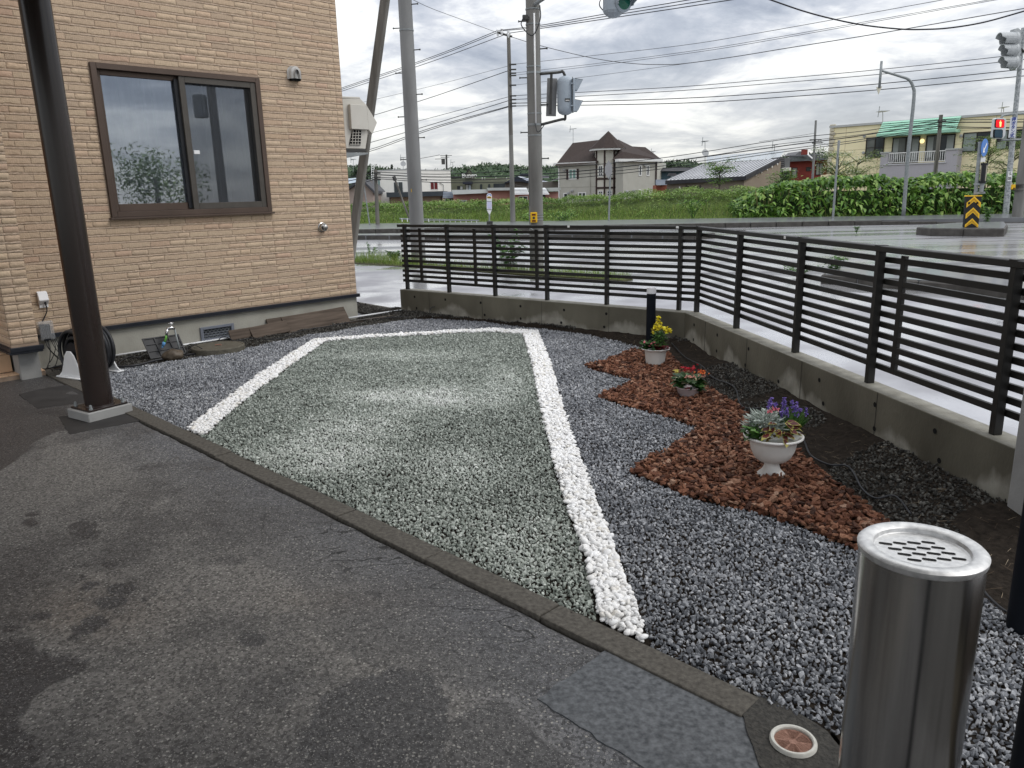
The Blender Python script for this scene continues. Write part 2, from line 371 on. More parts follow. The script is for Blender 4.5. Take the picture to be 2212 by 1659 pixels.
    def noi(s_, d_, r_=.5):
        q = N.new('ShaderNodeTexNoise'); q.inputs['Scale'].default_value = s_; q.inputs['Detail'].default_value = d_; q.inputs['Roughness'].default_value = r_
        L.new(tcn.outputs['Object'], q.inputs[0]); return q.outputs[0]
    def vor(s_, feat='F1', out='Distance'):
        q = N.new('ShaderNodeTexVoronoi'); q.feature = feat; q.inputs['Scale'].default_value = s_; L.new(tcn.outputs['Object'], q.inputs[0]); return q
    wetm = mm('ADD', at('wet'), mm('MULTIPLY', mm('SUBTRACT', noi(30, 4), .5), .35))
    wetm = mm('MULTIPLY', mm('SUBTRACT', wetm, .1), 1.6, True)
    fine = noi(140, 4, .8); mid = noi(14, 5)
    dry = mixc(fine, (.062, .058, .053), (.235, .222, .206)); dry = mixc(mm('MULTIPLY', mid, .5), dry, (.135, .127, .117))
    blu = mixc(fine, (.045, .047, .052), (.165, .168, .18)); dry = mixc(mm('MULTIPLY', at('blue'), .85), dry, blu)
    dry = mixc(mm('MULTIPLY', at('tan'), .4), dry, (.20, .155, .115))
    wetc = mixc(fine, (.014, .014, .0155), (.085, .082, .081)); c = mixc(wetm, dry, wetc)
    vg = vor(105); sg_ = N.new('ShaderNodeSeparateColor'); L.new(vg.outputs['Color'], sg_.inputs[0]); gm = N.new('ShaderNodeMix'); gm.data_type = 'RGBA'; gm.blend_type = 'MULTIPLY'; gm.inputs[0].default_value = 1
    gv = mm('ADD', .45, mm('MULTIPLY', sg_.outputs[1], 1.1)); L.new(c, gm.inputs[6]); L.new(gv, gm.inputs[7]); c = gm.outputs[2]
    # pale stone chips in the mix
    v1 = vor(62); chip = mm('LESS_THAN', v1.outputs['Distance'], .26)
    sepc = N.new('ShaderNodeSeparateColor'); L.new(v1.outputs['Color'], sepc.inputs[0])
    chip = mm('MULTIPLY', chip, mm('GREATER_THAN', sepc.outputs[0], .62))
    v2 = vor(190); sep2 = N.new('ShaderNodeSeparateColor'); L.new(v2.outputs['Color'], sep2.inputs[0])
    chip2 = mm('MULTIPLY', mm('LESS_THAN', v2.outputs['Distance'], .34), mm('GREATER_THAN', sep2.outputs[0], .7))
    c = mixc(mm('MULTIPLY', chip, mm('SUBTRACT', .85, mm('MULTIPLY', wetm, .35))), c, (.40, .385, .35)); c = mixc(mm('MULTIPLY', chip2, .6), c, (.36, .35, .33))
    vc = vor(7.5, 'DISTANCE_TO_EDGE')
    wv = N.new('ShaderNodeMapping'); wv.inputs['Rotation'].default_value = (0, 0, R(45)); wv.inputs['Scale'].default_value = (1, 3.2, 1); L.new(tcn.outputs['Object'], wv.inputs[0])
    nd = N.new('ShaderNodeTexNoise'); nd.inputs['Scale'].default_value = 12; L.new(tcn.outputs['Object'], nd.inputs[0])
    va = N.new('ShaderNodeVectorMath'); va.operation = 'MULTIPLY_ADD'; L.new(nd.outputs['Color'], va.inputs[0]); va.inputs[1].default_value = (.14,)*3; L.new(wv.outputs[0], va.inputs[2])
    L.new(va.outputs[0], vc.inputs[0]); vc.inputs['Scale'].default_value = 2.6
    ck = mm('MULTIPLY', mm('LESS_THAN', vc.outputs['Distance'], .012), at('crack'))
    ck = mm('MULTIPLY', ck, mm('GREATER_THAN', noi(5, 2), .44))
    c = mixc(ck, c, (.008, .008, .008)); L.new(c, b.inputs['Base Color'])
    L.new(mm('SUBTRACT', .82, mm('MULTIPLY', wetm, .36)), b.inputs['Roughness'])
    hh = mm('ADD', mm('MULTIPLY', noi(85, 4, .7), .8), mm('ADD', mm('MULTIPLY', chip, .25), mm('MULTIPLY', ck, -2.2)))
    bp = N.new('ShaderNodeBump'); bp.inputs['Strength'].default_value = .9; bp.inputs['Distance'].default_value = .011; L.new(hh, bp.inputs['Height']); L.new(bp.outputs[0], b.inputs['Normal'])
    o = build_np('driveway', v, f, m, smooth=True, dom='POINT', at={'wet': wet, 'blue': blue, 'tan': tan, 'crack': crack}, kind='structure')
    return m
M_drive = drive()
sheet('driveway_apron', [kp(-3.2, -KW-.01)[:2], kp(-3.2, -9)[:2], kp(9, -9)[:2], kp(9, -KW-.01)[:2]], -.05, mat('coarse asphalt', (.05, .05, .05), (.09, .088, .085), .8, scale=60, bump=.5, bscale=90))
# repaired patches in the asphalt
def patch(name, px, m, z=-.0065, jag=.006):
    P_ = [G(*p) for p in px]; out_ = []
    for i in range(len(P_)):
        a, b = P_[i], P_[(i+1) % len(P_)]; n = max(2, int(np.linalg.norm(b-a)/.035))
        for k in range(n): out_.append(a+(b-a)*k/n+np.array([rng.uniform(-jag, jag), rng.uniform(-jag, jag), 0]))
    mb = MB(); n = len(out_); c = sum(out_)/n
    vs = [(p[0], p[1], z) for p in out_]+[(p[0]+(p[0]-c[0])*.01, p[1]+(p[1]-c[1])*.01, z-.016) for p in out_]
    a2 = sum(vs[i][0]*vs[(i+1) % n][1]-vs[(i+1) % n][0]*vs[i][1] for i in range(n))
    if a2 < 0: vs = vs[:n][::-1]+vs[n:][::-1]
    mb.add(vs, [tuple(range(n))]+[(i, n+i, n+(i+1) % n, (i+1) % n) for i in range(n)])
    return build(mb, name, m, kind='structure')
M_patch = mat('smooth bluish asphalt patch', (.045, .049, .054), (.15, .158, .168), .7, scale=55, detail=10, bump=.5, bscale=120, bdist=.003)
M_patchd = mat('dark asphalt patch', (.026, .025, .025), (.045, .043, .042), .6, rough2=.8, scale=7, detail=6, bump=.4, bscale=100, bdist=.003)
patch('asphalt_patch', [(1160, 1507), (1312, 1398), (1400, 1440), (1540, 1510), (1655, 1575), (1700, 1650), (1640, 1760), (1500, 1720)], M_patch)
patch('asphalt_patch', [(121, 893), (190, 878), (270, 868), (308, 905), (150, 936)], M_patchd)
patch('asphalt_patch', [(40, 850), (90, 838), (148, 829), (190, 842), (187, 868), (80, 881)], M_patchd)

# kerb of precast stones
kst = [-1.55, -.97]+[0]*0
js = [float((G(*p)-K0)@KD) for p in ((1535, 1485), (1205, 1310), (962, 1188))]
step = (js[2]-js[0])/2
kb = bpy.data.objects.new('kerb', None); COL.objects.link(kb); kb['kind'] = 'structure'; ORG['kerb'] = (0, 0, 0)
s = js[0]-step*2; s = max(s, -.72)
ss = [-.45]+[js[0]+step*i for i in range(0, 14) if -.3 < js[0]+step*i < 6.95]+[6.95]
for i in range(len(ss)-1):
    a, b = ss[i]+.003, ss[i+1]-.003; dz = rng.uniform(-.003, .003); dt = rng.uniform(-.003, .003)
    mb = MB().obox(kp(a, -KW+dt, -.12), KD*(b-a), KN*KW, (0, 0, .123+dz)); build(mb, 'kerb_stone', MT['kerb'], kb, bevel=.006, seg=2)

patch('driveway_mortar', [(1600, 1530), (1640, 1500), (1690, 1520), (1730, 1542), (1790, 1580), (1815, 1610), (1860, 1640), (1870, 1720), (1700, 1740), (1640, 1650)], mat('dark mortar', (.028, .027, .025), (.07, .066, .058), .85, scale=60, bump=.8, bscale=90), z=-.002, jag=.004)
# ------------------------------------------------------------------ garden bed sheet
def tri_noise(x, y, f, sd):
    r = np.random.default_rng(sd); g = r.random((64, 64)); x = (x+50)*f % 63; y = (y+50)*f % 63
    i = x.astype(int); j = y.astype(int); a = x-i; b = y-j; a = a*a*(3-2*a); b = b*b*(3-2*b); i2, j2 = (i+1) % 64, (j+1) % 64
    return g[i, j]*(1-a)*(1-b)+g[i2, j]*a*(1-b)+g[i, j2]*(1-a)*b+g[i2, j2]*a*b
def Dp(lst, s=1., ox=0, oy=0): return [((ox+x/s)/1.823, (oy+y/s)/1.823) for x, y in lst]
def Gp(lst): return np.array([G(*p)[:2] for p in lst])
def inpoly(x, y, poly):
    r = np.zeros(x.shape, bool); n = len(poly)
    for i in range(n):
        (x0, y0), (x1, y1) = poly[i], poly[(i+1) % n]
        if y0 == y1: continue
        r ^= ((y0 > y) != (y1 > y)) & (x < (x1-x0)*(y-y0)/(y1-y0)+x0)
    return r
# white pebble band as a centre line with widths
band = [((420, 936), .165), ((470, 893), .15), ((520, 855), .15), ((580, 810), .16), ((640, 768), .17), ((690, 737), .15), ((790, 728), .12), ((900, 722), .12), ((1000, 716), .14), ((1070, 714), .14),
        ((1146, 718), .17), ((1168, 780), .16), ((1184, 850), .16), ((1203, 920), .15), ((1222, 985), .155), ((1243, 1050), .15), ((1264, 1110), .15), ((1290, 1175), .135), ((1312, 1250), .14), ((1336, 1320), .145), ((1352, 1400), .15)]
BP = Gp([b[0] for b in band]); BWd = np.array([b[1] for b in band])/2
def band_d(x, y):
    """signed clearance to the band: <0 inside"""
    best = np.full(x.shape, 9.)
    for i in range(len(BP)-1):
        a, b = BP[i], BP[i+1]; d = b-a; t = np.clip(((x-a[0])*d[0]+(y-a[1])*d[1])/(d@d), 0, 1)
        best = np.minimum(best, np.hypot(x-a[0]-t*d[0], y-a[1]-t*d[1])-(BWd[i]*(1-t)+BWd[i+1]*t))
    return best
GREEN = np.array([kp(.0, 0)[:2]]+list(BP[::-1])+[kp(3.66, 0)[:2]])
mul = Dp([(500, 430), (440, 418), (300, 480), (155, 515), (300, 565), (455, 600), (330, 655), (235, 700), (380, 745), (540, 785), (700, 835), (845, 880), (760, 945), (640, 1020), (520, 1075), (428, 1150), (640, 1245),
          (800, 1300), (940, 1335), (1130, 1375), (1300, 1420), (1480, 1490), (1620, 1550), (1790, 1605), (1990, 1690), (2090, 1600), (1950, 1440), (1800, 1345), (1630, 1215), (1430, 1040), (1290, 930), (1130, 830), (1050, 745), (930, 680), (830, 610), (730, 520), (650, 450)], 1.508, 2200, 1100)
MULCH = Gp(mul)
grav_out = Gp([(215, 812), (250, 797), (330, 786), (420, 772), (500, 757), (560, 745), (620, 733), (680, 722), (740, 712), (800, 702), (850, 694), (900, 689), (960, 689), (1030, 694), (1100, 702), (1180, 711), (1260, 722), (1330, 735), (1385, 748)])
GRAV = np.array(list(grav_out)+list(MULCH[1:24])+list(Gp([(1990, 1230), (2110, 1275), (2171, 1323), (2260, 1400), (2420, 1560)]))+[np.array([2.0, .9]), kp(-.62, 0)[:2], kp(5.75, 0)[:2]])
GARDEN = np.array([kp(-1.5, .0)[:2], kp(6.7, .0)[:2], hw(-.95, 0, -.1)[:2], hw(3.3, 0, -.1)[:2], hw(3.6, 0, -2.5)[:2]+np.array([.3, .3]), WA[:2]+(.1, .1), WB[:2]+(.1, .05), WC[:2]+(.1, 0), np.array([2.75, 1.0])])
gx, gy = np.meshgrid(np.arange(-5.2, 3.0, .04), np.arange(.4, 12.6, .04), indexing='ij')
def gh(x, y):
    """height of the garden bed"""
    ings = inpoly(x, y, GRAV); h = -.012+.010*(tri_noise(x, y, 2.5, 3)-.5)+.012*(tri_noise(x, y, 9, 4)-.5)
    def dseg(a, b):
        d = (b-a)[:2]; t = np.clip(((x-a[0])*d[0]+(y-a[1])*d[1])/(d@d), 0, 1); return np.hypot(x-a[0]-t*d[0], y-a[1]-t*d[1])
    dw = np.minimum(dseg(WA, WB), dseg(WB, WC)); soil = ~ings & ~inpoly(x, y, MULCH)
    h = h+np.where(soil, .055*np.exp(-(dw/.35)**2)*(.35+tri_noise(x, y, 1.7, 8)), 0)+np.where(soil, .022*(tri_noise(x, y, 14, 12)-.5), 0)
    return h
zz = gh(gx, gy); I = np.arange(gx.size).reshape(gx.shape)
ff = np.stack([I[:-1, :-1], I[1:, :-1], I[1:, 1:], I[:-1, 1:]], -1).reshape(-1, 4)
cxm, cym = gx[:-1, :-1].ravel()+.02, gy[:-1, :-1].ravel()+.02
GARD2 = GARDEN
keep = inpoly(cxm, cym, GARD2)
M_soil = mat('damp garden soil', (.012, .0095, .0075), (.034, .027, .021), .95, spec=.1, scale=30, detail=8, bump=1, bscale=60, bdist=.012)
build_np('ground', np.stack([gx, gy, zz], -1).reshape(-1, 3), ff[keep], M_soil, smooth=True, kind='structure')
for o in list(bpy.data.objects):
    if o.name == 'ground.001': o.name = 'garden_ground'

# ------------------------------------------------------------------ stones by geometry nodes
STONES = {}
def stone_variants(key, n, kind, m):
    out_ = []
    for i in range(n):
        r = np.random.default_rng(100*n+i)
        if kind == 'crushed':
            # angular chip: random points, convex hull
            import bmesh
            pts = r.normal(size=(11, 3)); pts /= np.linalg.norm(pts, axis=1)[:, None]; pts *= r.uniform(.8, 1.05, (11, 1)); pts *= np.array([1, r.uniform(.62, .9), r.uniform(.5, .75)])*.5
            bm = bmesh.new(); [bm.verts.new(p) for p in pts]; h = bmesh.ops.convex_hull(bm, input=bm.verts)
            me = bpy.data.meshes.new(key); bm.to_mesh(me); bm.free()
        elif kind == 'pebble':
            import bmesh
            bm = bmesh.new(); bmesh.ops.create_icosphere(bm, subdivisions=2, radius=.5)
            a = np.array([1, r.uniform(.58, .85), r.uniform(.4, .6)]); sk = r.normal(size=3)*.12
            for v in bm.verts:
                c = np.array(v.co); c = c*(1+sk*c); v.co = c*a
            me = bpy.data.meshes.new(key); bm.to_mesh(me); bm.free(); me.polygons.foreach_set('use_smooth', np.ones(len(me.polygons), bool))
        else:   # bark chip: flat irregular slab
            k = 8; th = np.sort(r.uniform(0, 2*math.pi, k)); rad = r.uniform(.34, .52, k); asp = r.uniform(.36, .75); t = r.uniform(.07, .16)
            top = [(rad[j]*math.cos(th[j]), asp*rad[j]*math.sin(th[j]), t*r.uniform(.2, 1)) for j in range(k)]; bot = [(x*.86, y*.84, -t) for x, y, z in top]
            me = bpy.data.meshes.new(key); me.from_pydata(top+bot+[(r.uniform(-.1, .1), r.uniform(-.05, .05), t*1.5)], [], [(j, (j+1) % k, 2*k) for j in range(k)]+[(j, k+j, k+(j+1) % k, (j+1) % k) for j in range(k)])
            me.update()
        me.materials.append(m); o = bpy.data.objects.new(key+'_shape', me); out_.append(o)
    return out_
def gn_scatter(name, pts, rot, scl, idx, tone, variants, label_kind='stuff', **k):
    me = bpy.data.meshes.new(name); pts = np.asarray(pts, np.float32); me.vertices.add(len(pts)); me.vertices.foreach_set('co', pts.ravel()); me.update()
    attr(me, 'rot', rot, typ='FLOAT_VECTOR'); attr(me, 'scl', scl, typ='FLOAT_VECTOR'); attr(me, 'idx', np.asarray(idx, np.int32), typ='INT'); attr(me, 'tone', tone)
    me.materials.append(variants[0].data.materials[0])
    o = bpy.data.objects.new(name, me); COL.objects.link(o); props(o, kind='stuff', **k)
    g = bpy.data.node_groups.new(name+' scatter', 'GeometryNodeTree'); g.interface.new_socket('Geometry', in_out='INPUT', socket_type='NodeSocketGeometry'); g.interface.new_socket('Geometry', in_out='OUTPUT', socket_type='NodeSocketGeometry')
    N, L = g.nodes, g.links; gi = N.new('NodeGroupInput'); go = N.new('NodeGroupOutput')
    jn = N.new('GeometryNodeJoinGeometry')
    for v in reversed(variants):
        oi = N.new('GeometryNodeObjectInfo'); oi.inputs['Object'].default_value = v; oi.inputs['As Instance'].default_value = False
        ti = N.new('GeometryNodeGeometryToInstance'); L.new(oi.outputs['Geometry'], ti.inputs[0]); L.new(ti.outputs[0], jn.inputs[0])
    mp = N.new('GeometryNodeMeshToPoints'); L.new(gi.outputs[0], mp.inputs[0])
    ip = N.new('GeometryNodeInstanceOnPoints'); ip.inputs['Pick Instance'].default_value = True
    L.new(mp.outputs[0], ip.inputs['Points']); L.new(jn.outputs[0], ip.inputs['Instance'])
    def na(n_, t):
        a = N.new('GeometryNodeInputNamedAttribute'); a.data_type = t; a.inputs['Name'].default_value = n_; return a.outputs[0]
    L.new(na('idx', 'INT'), ip.inputs['Instance Index'])
    er = N.new('FunctionNodeEulerToRotation'); L.new(na('rot', 'FLOAT_VECTOR'), er.inputs[0]); L.new(er.outputs[0], ip.inputs['Rotation'])
    L.new(na('scl', 'FLOAT_VECTOR'), ip.inputs['Scale']); L.new(ip.outputs[0], go.inputs[0])
    md = o.modifiers.new('scatter', 'NODES'); md.node_group = g
    return o
def jgrid(poly, sp, seed, jit=.45):
    r = np.random.default_rng(seed); x0, y0 = poly.min(0); x1, y1 = poly.max(0)
    x, y = np.meshgrid(np.arange(x0, x1, sp), np.arange(y0, y1, sp*.9), indexing='ij'); x = x.copy(); x[:, ::2] += sp/2
    x = x.ravel()+r.uniform(-jit, jit, x.size)*sp; y = y.ravel()+r.uniform(-jit, jit, y.size)*sp
    return x, y
def cull(x, y, mg=60):
    p = np.stack([x, y, np.zeros_like(x)], -1)-CP; z = p@CF; ok = z > .3; zc_ = np.where(ok, z, 1)
    px = IW/2+FL*(p@CR)/zc_; py = IH/2-FL*(p@CU)/zc_
    return ok & (px > -400) & (px < IW+500) & (py < IH+260)
def scatter(name, poly, sp, size, m, kind, seed, cond=None, zoff=.0, tone=None, layers=1, nv=8, tilt=.5, zj=.006, **k):
    vs = stone_variants(name, nv, kind, m); X, Y, Z = [], [], []
    for l in range(layers):
        x, y = jgrid(poly, sp, seed+l); q = inpoly(x, y, poly) & cull(x, y)
        if cond is not None: q &= cond(x, y)
        x, y = x[q], y[q]; X.append(x); Y.append(y); Z.append(gh(x, y)+zoff+l*size*.33)
    x, y, z = map(np.concatenate, (X, Y, Z)); r = np.random.default_rng(seed+50); n = len(x)
    z = z+r.uniform(-zj, zj, n); s_ = size*np.exp(r.normal(0, .22, n)).clip(.55, 1.7)
    rot = np.stack([r.normal(0, tilt, n), r.normal(0, tilt, n), r.uniform(0, 6.28, n)], -1)
    if kind == 'crushed': rot = r.uniform(0, 6.28, (n, 3))
    t = r.random(n) if tone is None else tone(x, y, r.random(n))
    o = gn_scatter(name, np.stack([x, y, z], -1), rot, np.stack([s_]*3, -1), r.integers(0, nv, n), t.clip(0, 1), vs, **k)
    print(name, n); return o
M_grey = mat('blue grey crushed stone', (1, 1, 1), None, .6, scale=70, attrn='tone', inst=True, contrast=.5, ramp=[(0, (.09, .096, .108)), (.35, (.22, .23, .25)), (.7, (.38, .39, .41)), (.92, (.54, .547, .56)), (1, (.70, .69, .66))], bump=.3, bscale=120)
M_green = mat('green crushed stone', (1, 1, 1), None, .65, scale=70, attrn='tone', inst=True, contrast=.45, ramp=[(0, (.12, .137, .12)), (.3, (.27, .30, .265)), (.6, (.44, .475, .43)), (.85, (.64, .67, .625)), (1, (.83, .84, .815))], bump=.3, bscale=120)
M_peb = mat('white pebbles', (1, 1, 1), None, .4, scale=30, attrn='tone', inst=True, contrast=.12, ramp=[(0, (.72, .69, .63)), (.15, (.80, .79, .77)), (1, (.87, .87, .87))])
M_bark = mat('bark chips', (1, 1, 1), None, .75, scale=45, detail=7, attrn='tone', inst=True, contrast=.9, ramp=[(0, (.055, .024, .015)), (.35, (.15, .057, .031)), (.7, (.26, .11, .06)), (.92, (.35, .175, .105)), (1, (.42, .26, .18))], bump=.7, bscale=60, aniso=(1, 3, 3))
M_old = mat('old dark gravel', (1, 1, 1), None, .8, scale=70, attrn='tone', inst=True, contrast=.5, ramp=[(0, (.02, .019, .017)), (.6, (.065, .062, .055)), (1, (.14, .135, .12))], bump=.3, bscale=120)
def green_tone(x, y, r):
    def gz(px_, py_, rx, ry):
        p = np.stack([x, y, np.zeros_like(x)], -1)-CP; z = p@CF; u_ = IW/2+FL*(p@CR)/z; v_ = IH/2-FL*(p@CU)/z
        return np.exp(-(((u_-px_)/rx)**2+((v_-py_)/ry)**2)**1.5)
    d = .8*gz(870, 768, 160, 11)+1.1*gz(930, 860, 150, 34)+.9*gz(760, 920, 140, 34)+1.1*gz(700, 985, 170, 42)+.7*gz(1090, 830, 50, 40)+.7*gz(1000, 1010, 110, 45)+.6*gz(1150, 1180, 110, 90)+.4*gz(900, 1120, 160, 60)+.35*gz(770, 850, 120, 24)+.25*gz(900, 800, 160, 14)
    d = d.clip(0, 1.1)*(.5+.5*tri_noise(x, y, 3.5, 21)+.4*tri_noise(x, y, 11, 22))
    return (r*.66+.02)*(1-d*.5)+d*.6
def grey_tone(x, y, r): return (r*.8+.22*(tri_noise(x, y, 2, 5)-.35)+.04*(y > 5)).clip(0, 1)
clear_b = lambda x, y: band_d(x, y) > .006*(1+2*tri_noise(x, y, 20, 2))
ing = lambda x, y: inpoly(x, y, GREEN)
MHC = np.array([(-3.396-2.864)/2, 8.07]); 
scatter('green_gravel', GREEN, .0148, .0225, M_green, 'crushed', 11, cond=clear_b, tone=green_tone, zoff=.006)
scatter('gravel', GRAV, .0148, .0225, M_grey, 'crushed', 12, cond=lambda x, y: clear_b(x, y) & ~ing(x, y) & ~inpoly(x, y, MULCH), tone=grey_tone, zoff=.006)
bx = np.array([BP.min(0)-.2, BP.max(0)+.2]); bpoly = np.array([(bx[0, 0], bx[0, 1]), (bx[1, 0], bx[0, 1]), (bx[1, 0], bx[1, 1]), (bx[0, 0], bx[1, 1])])
kside = lambda x, y: ((x-K0[0])*KN[0]+(y-K0[1])*KN[1]) > .012
scatter('white_pebbles', bpoly, .022, .031, M_peb, 'pebble', 13, cond=lambda x, y: (band_d(x, y) < .012*(tri_noise(x, y, 22, 9)-.3)) & kside(x, y), zoff=.012, layers=2, tilt=.45)
scatter('bark_mulch', MULCH, .026, .05, M_bark, 'bark', 14, zoff=.016, layers=2, tilt=.38, nv=10, zj=.01)
def oldc(x, y): return ~inpoly(x, y, GRAV) & ~inpoly(x, y, MULCH) & ((x < .1) | (tri_noise(x, y, 2.2, 31) > .5)) & (tri_noise(x, y, 2.2, 33) > .12)
scatter('old_gravel', GARDEN, .021, .024, M_old, 'crushed', 15, cond=oldc, zoff=.004)

# ------------------------------------------------------------------ the brick-clad house
house = thing('house', 'house clad in tan brick-look siding with a brown sliding window', 'house', HA)
mb = MB()
W0, W1, Z0, Z1 = .225, 1.895, 1.455, 2.845     # wall opening
for a in ((-1.2, .29, W0, 6), (W0, .29, W1, Z0), (W0, Z1, W1, 6), (W1, .29, 3.06, 6)): hbox(mb, a[0], a[1], -.16, a[2], a[3], .012)
hbox(mb, 2.9, .29, -7, 3.06, 6, -.16); hbox(mb, -6, .29, -7, 2.9, 6, -6.84)
hbox(mb, -6, .29, -1.35, -1.2, 6, -1.2)
build(mb, 'wall', MT['mortar'], house)
build(hbox(MB(), -6.3, 6.0, -7.3, 3.4, 6.25, .4), 'roof', MT['flash'], house)
# entrance pier
PU0, PU1, PN = -1.005, -.785, .515
build(hbox(MB(), PU0, .31, -1.2, PU1, 6, PN), 'pier', MT['mortar'], house)
mb = MB(); hbox(mb, PU0-.02, .27, -1.2, PU1+.03, .312, PN+.035); hbox(mb, PU0-.03, .25, -1.2, PU1+.02, .272, PN+.03)
build(mb, 'pier_flashing', MT['flash'], house, bevel=.004)
build(hbox(MB(), PU0+.06, -.05, -1.2, PU1+.005, .252, PN-.1), 'pier_foundation', MT['concrete'], house)
# door leaf glimpsed left of the pier
build(hbox(MB(), -3.2, .3, -1.19, -1.3, 2.3, -1.14), 'door', mat('orange brown door', (.30, .11, .04), (.36, .15, .06), .5, aniso=(1, 1, .1)), house)
mb = MB(); hbox(mb, -.9, -.15, -.16, .95, .29, 0); hbox(mb, 1.33, -.15, -.16, 3.06, .29, 0); hbox(mb, .95, -.15, -.16, 1.33, .025, 0); hbox(mb, .95, .165, -.16, 1.33, .29, 0)
hbox(mb, 2.9, -.15, -7, 3.06, .29, -.16)
fd = build(mb, 'foundation', MT['foundation'], house)
# dark damp spots low on the foundation, thin splashed film
N, L, b = nodes(MT['foundation'])
mb = MB(); hbox(mb, -.78, .29, 0, 3.09, .328, .045); hbox(mb, -.78, .285, .03, 3.09, .292, .05); hbox(mb, 3.06, .29, -7, 3.09, .328, 0)
build(mb, 'flashing', MT['flash'], house, bevel=.004)
# bricks
RP = .0758; BH = .0535
def brick_mesh(i):
    r = np.random.default_rng(500+i); nx = 7; t = .0055
    xs = np.linspace(0, 1, nx); v = []; f = []
    for k, x in enumerate(xs):   # profile of 5 points: back-bottom, front-bottom chamfer, mid, front-top chamfer, back-top
        e = .75 if k in (0, nx-1) else 1.; ch = r.uniform(0, .012) if r.random() < .45 else r.uniform(0, .003)
        xx = x if k not in (0, nx-1) else (0 if k == 0 else 1)
        v += [(xx, 0, ch*.6), (xx, t*e*r.uniform(.8, 1), .004+ch), (xx, t*e*r.uniform(.92, 1.12), BH*.5), (xx, t*e*r.uniform(.85, 1), BH-.004), (xx, 0, BH)]
    for k in range(nx-1):
        for j in range(4): a = k*5+j; f.append((a, a+1, a+6, a+5))
    f.append((4, 3, 2, 1, 0)); o = (nx-1)*5; f.append((o, o+1, o+2, o+3, o+4))
    return v, f
bm_ = [brick_mesh(i) for i in range(10)]; bmesh_ = []
for i, (v, f) in enumerate(bm_):
    me = bpy.data.meshes.new('brick'); me.from_pydata(v, [], f); me.materials.append(MT['brick']); attr(me, 'tone', np.full(len(f), i/10), 'FACE'); bmesh_.append(me)
bricks = []   # (origin, direction, normal, length)
def course(org_f, u0, u1, z, dirn, nrm, breaks, seed):
    r = np.random.default_rng(seed); edges = [u0]+[b for b in breaks if u0 < b < u1]+[u1]
    for a, b in zip(edges[:-1], edges[1:]):
        u = a+.003; L_ = b-a
        if L_ < .03: continue
        cuts = []; 
        while u < b-.004:
            l = float(r.choice([.12, .16, .2, .24, .28, .31], p=[.12, .18, .22, .2, .16, .12]))
            if b-(u+l) < .07: l = b-.003-u
            cuts.append((u, l)); u += l+.006
        for (c, l) in cuts:
            if l > .02: bricks.append((org_f(c, z), dirn, nrm, l))
nrow = int((4.6-.335)/RP)
ledge_v, ledge_f, ledge_t = [], [], []
def ledge(org_f, u0, u1, z, dirn, nrm, seed):
    r = np.random.default_rng(seed); n = max(2, int((u1-u0)/.022)); us = np.linspace(u0, u1, n); o = len(ledge_v)
    hgt = .0135+.004*r.random(n)+.003*(r.random(n) > .75); out_ = np.clip(.002+.006*r.random(n), 0, .008); run = np.repeat(r.uniform(.4, 1.1, n//5+1), 5)[:n]; out_ = out_*run
    for k in range(n):
        p = org_f(us[k], z); ledge_v.extend([p, p+nrm*out_[k]+np.array([0, 0, .002]), p+nrm*out_[k]*.8+np.array([0, 0, hgt[k]]), p+np.array([0, 0, hgt[k]+.002])])
    for k in range(n-1):
        t = r.random()
        for j in range(3): a = o+k*4+j; ledge_f.append((a, a+4, a+5, a+1)); ledge_t.append(t)
fm = lambda u, z: hw(u, z, .012); fp = lambda u, z: hw(u, z, PN)
fl = lambda q, z: hw(PU0, z, q)
for k in range(nrow):
    z = .336+k*RP
    wz0, wz1 = 1.37, 2.93
    if z+BH > wz0+.01 and z < wz1-.02: rng_ = [(-.78, .165), (1.95, 3.055)]
    else: rng_ = [(-.78, 3.055)]
    for j, (a, b) in enumerate(rng_):
        course(fm, a, b, z, HD, HN, [1.95, 2.965], k*7+j); ledge(fm, a, b, z+BH+.002, HD, HN, k*7+j+1000)
    course(fp, PU0, PU1, z, HD, HN, [PU0+.10], k+3000); ledge(fp, PU0, PU1, z+BH+.002, HD, HN, k+4000)
    course(fl, -1.2, PN, z, HN, -HD, [.40], k+5000); ledge(fl, -1.2, PN, z+BH+.002, HN, -HD, k+6000)
def bsize(b):
    c = b[0]+b[1]*b[3]/2; x, y = PX(c); d = np.linalg.norm(c-CP); infr = -10 < x < IW and -5 < y < IH
    if not infr: return 0
    return b[3]*abs(b[2]@(CP-c))/d**3
bricks.sort(key=lambda b: -bsize(b))
hv, hf, ht = [], [], []; HO = np.array(ORG[house.name])
for i, (o, d, n, l) in enumerate(bricks):
    z = np.cross(d, n); up = np.array([0, 0, 1.]); vi = int(rng.integers(0, 10)); flip = np.dot(np.cross(d, n), up) < 0
    if i < 300:
        ob = bpy.data.objects.new('brick', bmesh_[vi]); 
        dd, oo = (d, o) if not flip else (-d, o+d*l)
        if not flip: pass
        M4 = Matrix(((dd[0]*l, n[0], 0, oo[0]-HO[0]), (dd[1]*l, n[1], 0, oo[1]-HO[1]), (0, 0, 1, oo[2]-HO[2]), (0, 0, 0, 1)))
        link(ob, house); ob.matrix_local = M4
    else:
        dd, oo = (d, o) if not flip else (-d, o+d*l)
        v, f = bm_[vi]; b0 = len(hv); hv += [oo+dd*a*l+n*b+up*c for a, b, c in v]
        for q in f:
            q = list(q)
            if len(q) == 5: hf.append([b0+q[0], b0+q[1], b0+q[3], b0+q[4]]); ht.append(vi/10)
            else: hf.append([b0+t for t in q]); ht.append((vi/10+i*.137) % 1)
build_np('far_bricks', np.array(hv), np.array(hf), MT['brick'], house, at={'tone': np.array(ht)}, kind='stuff')
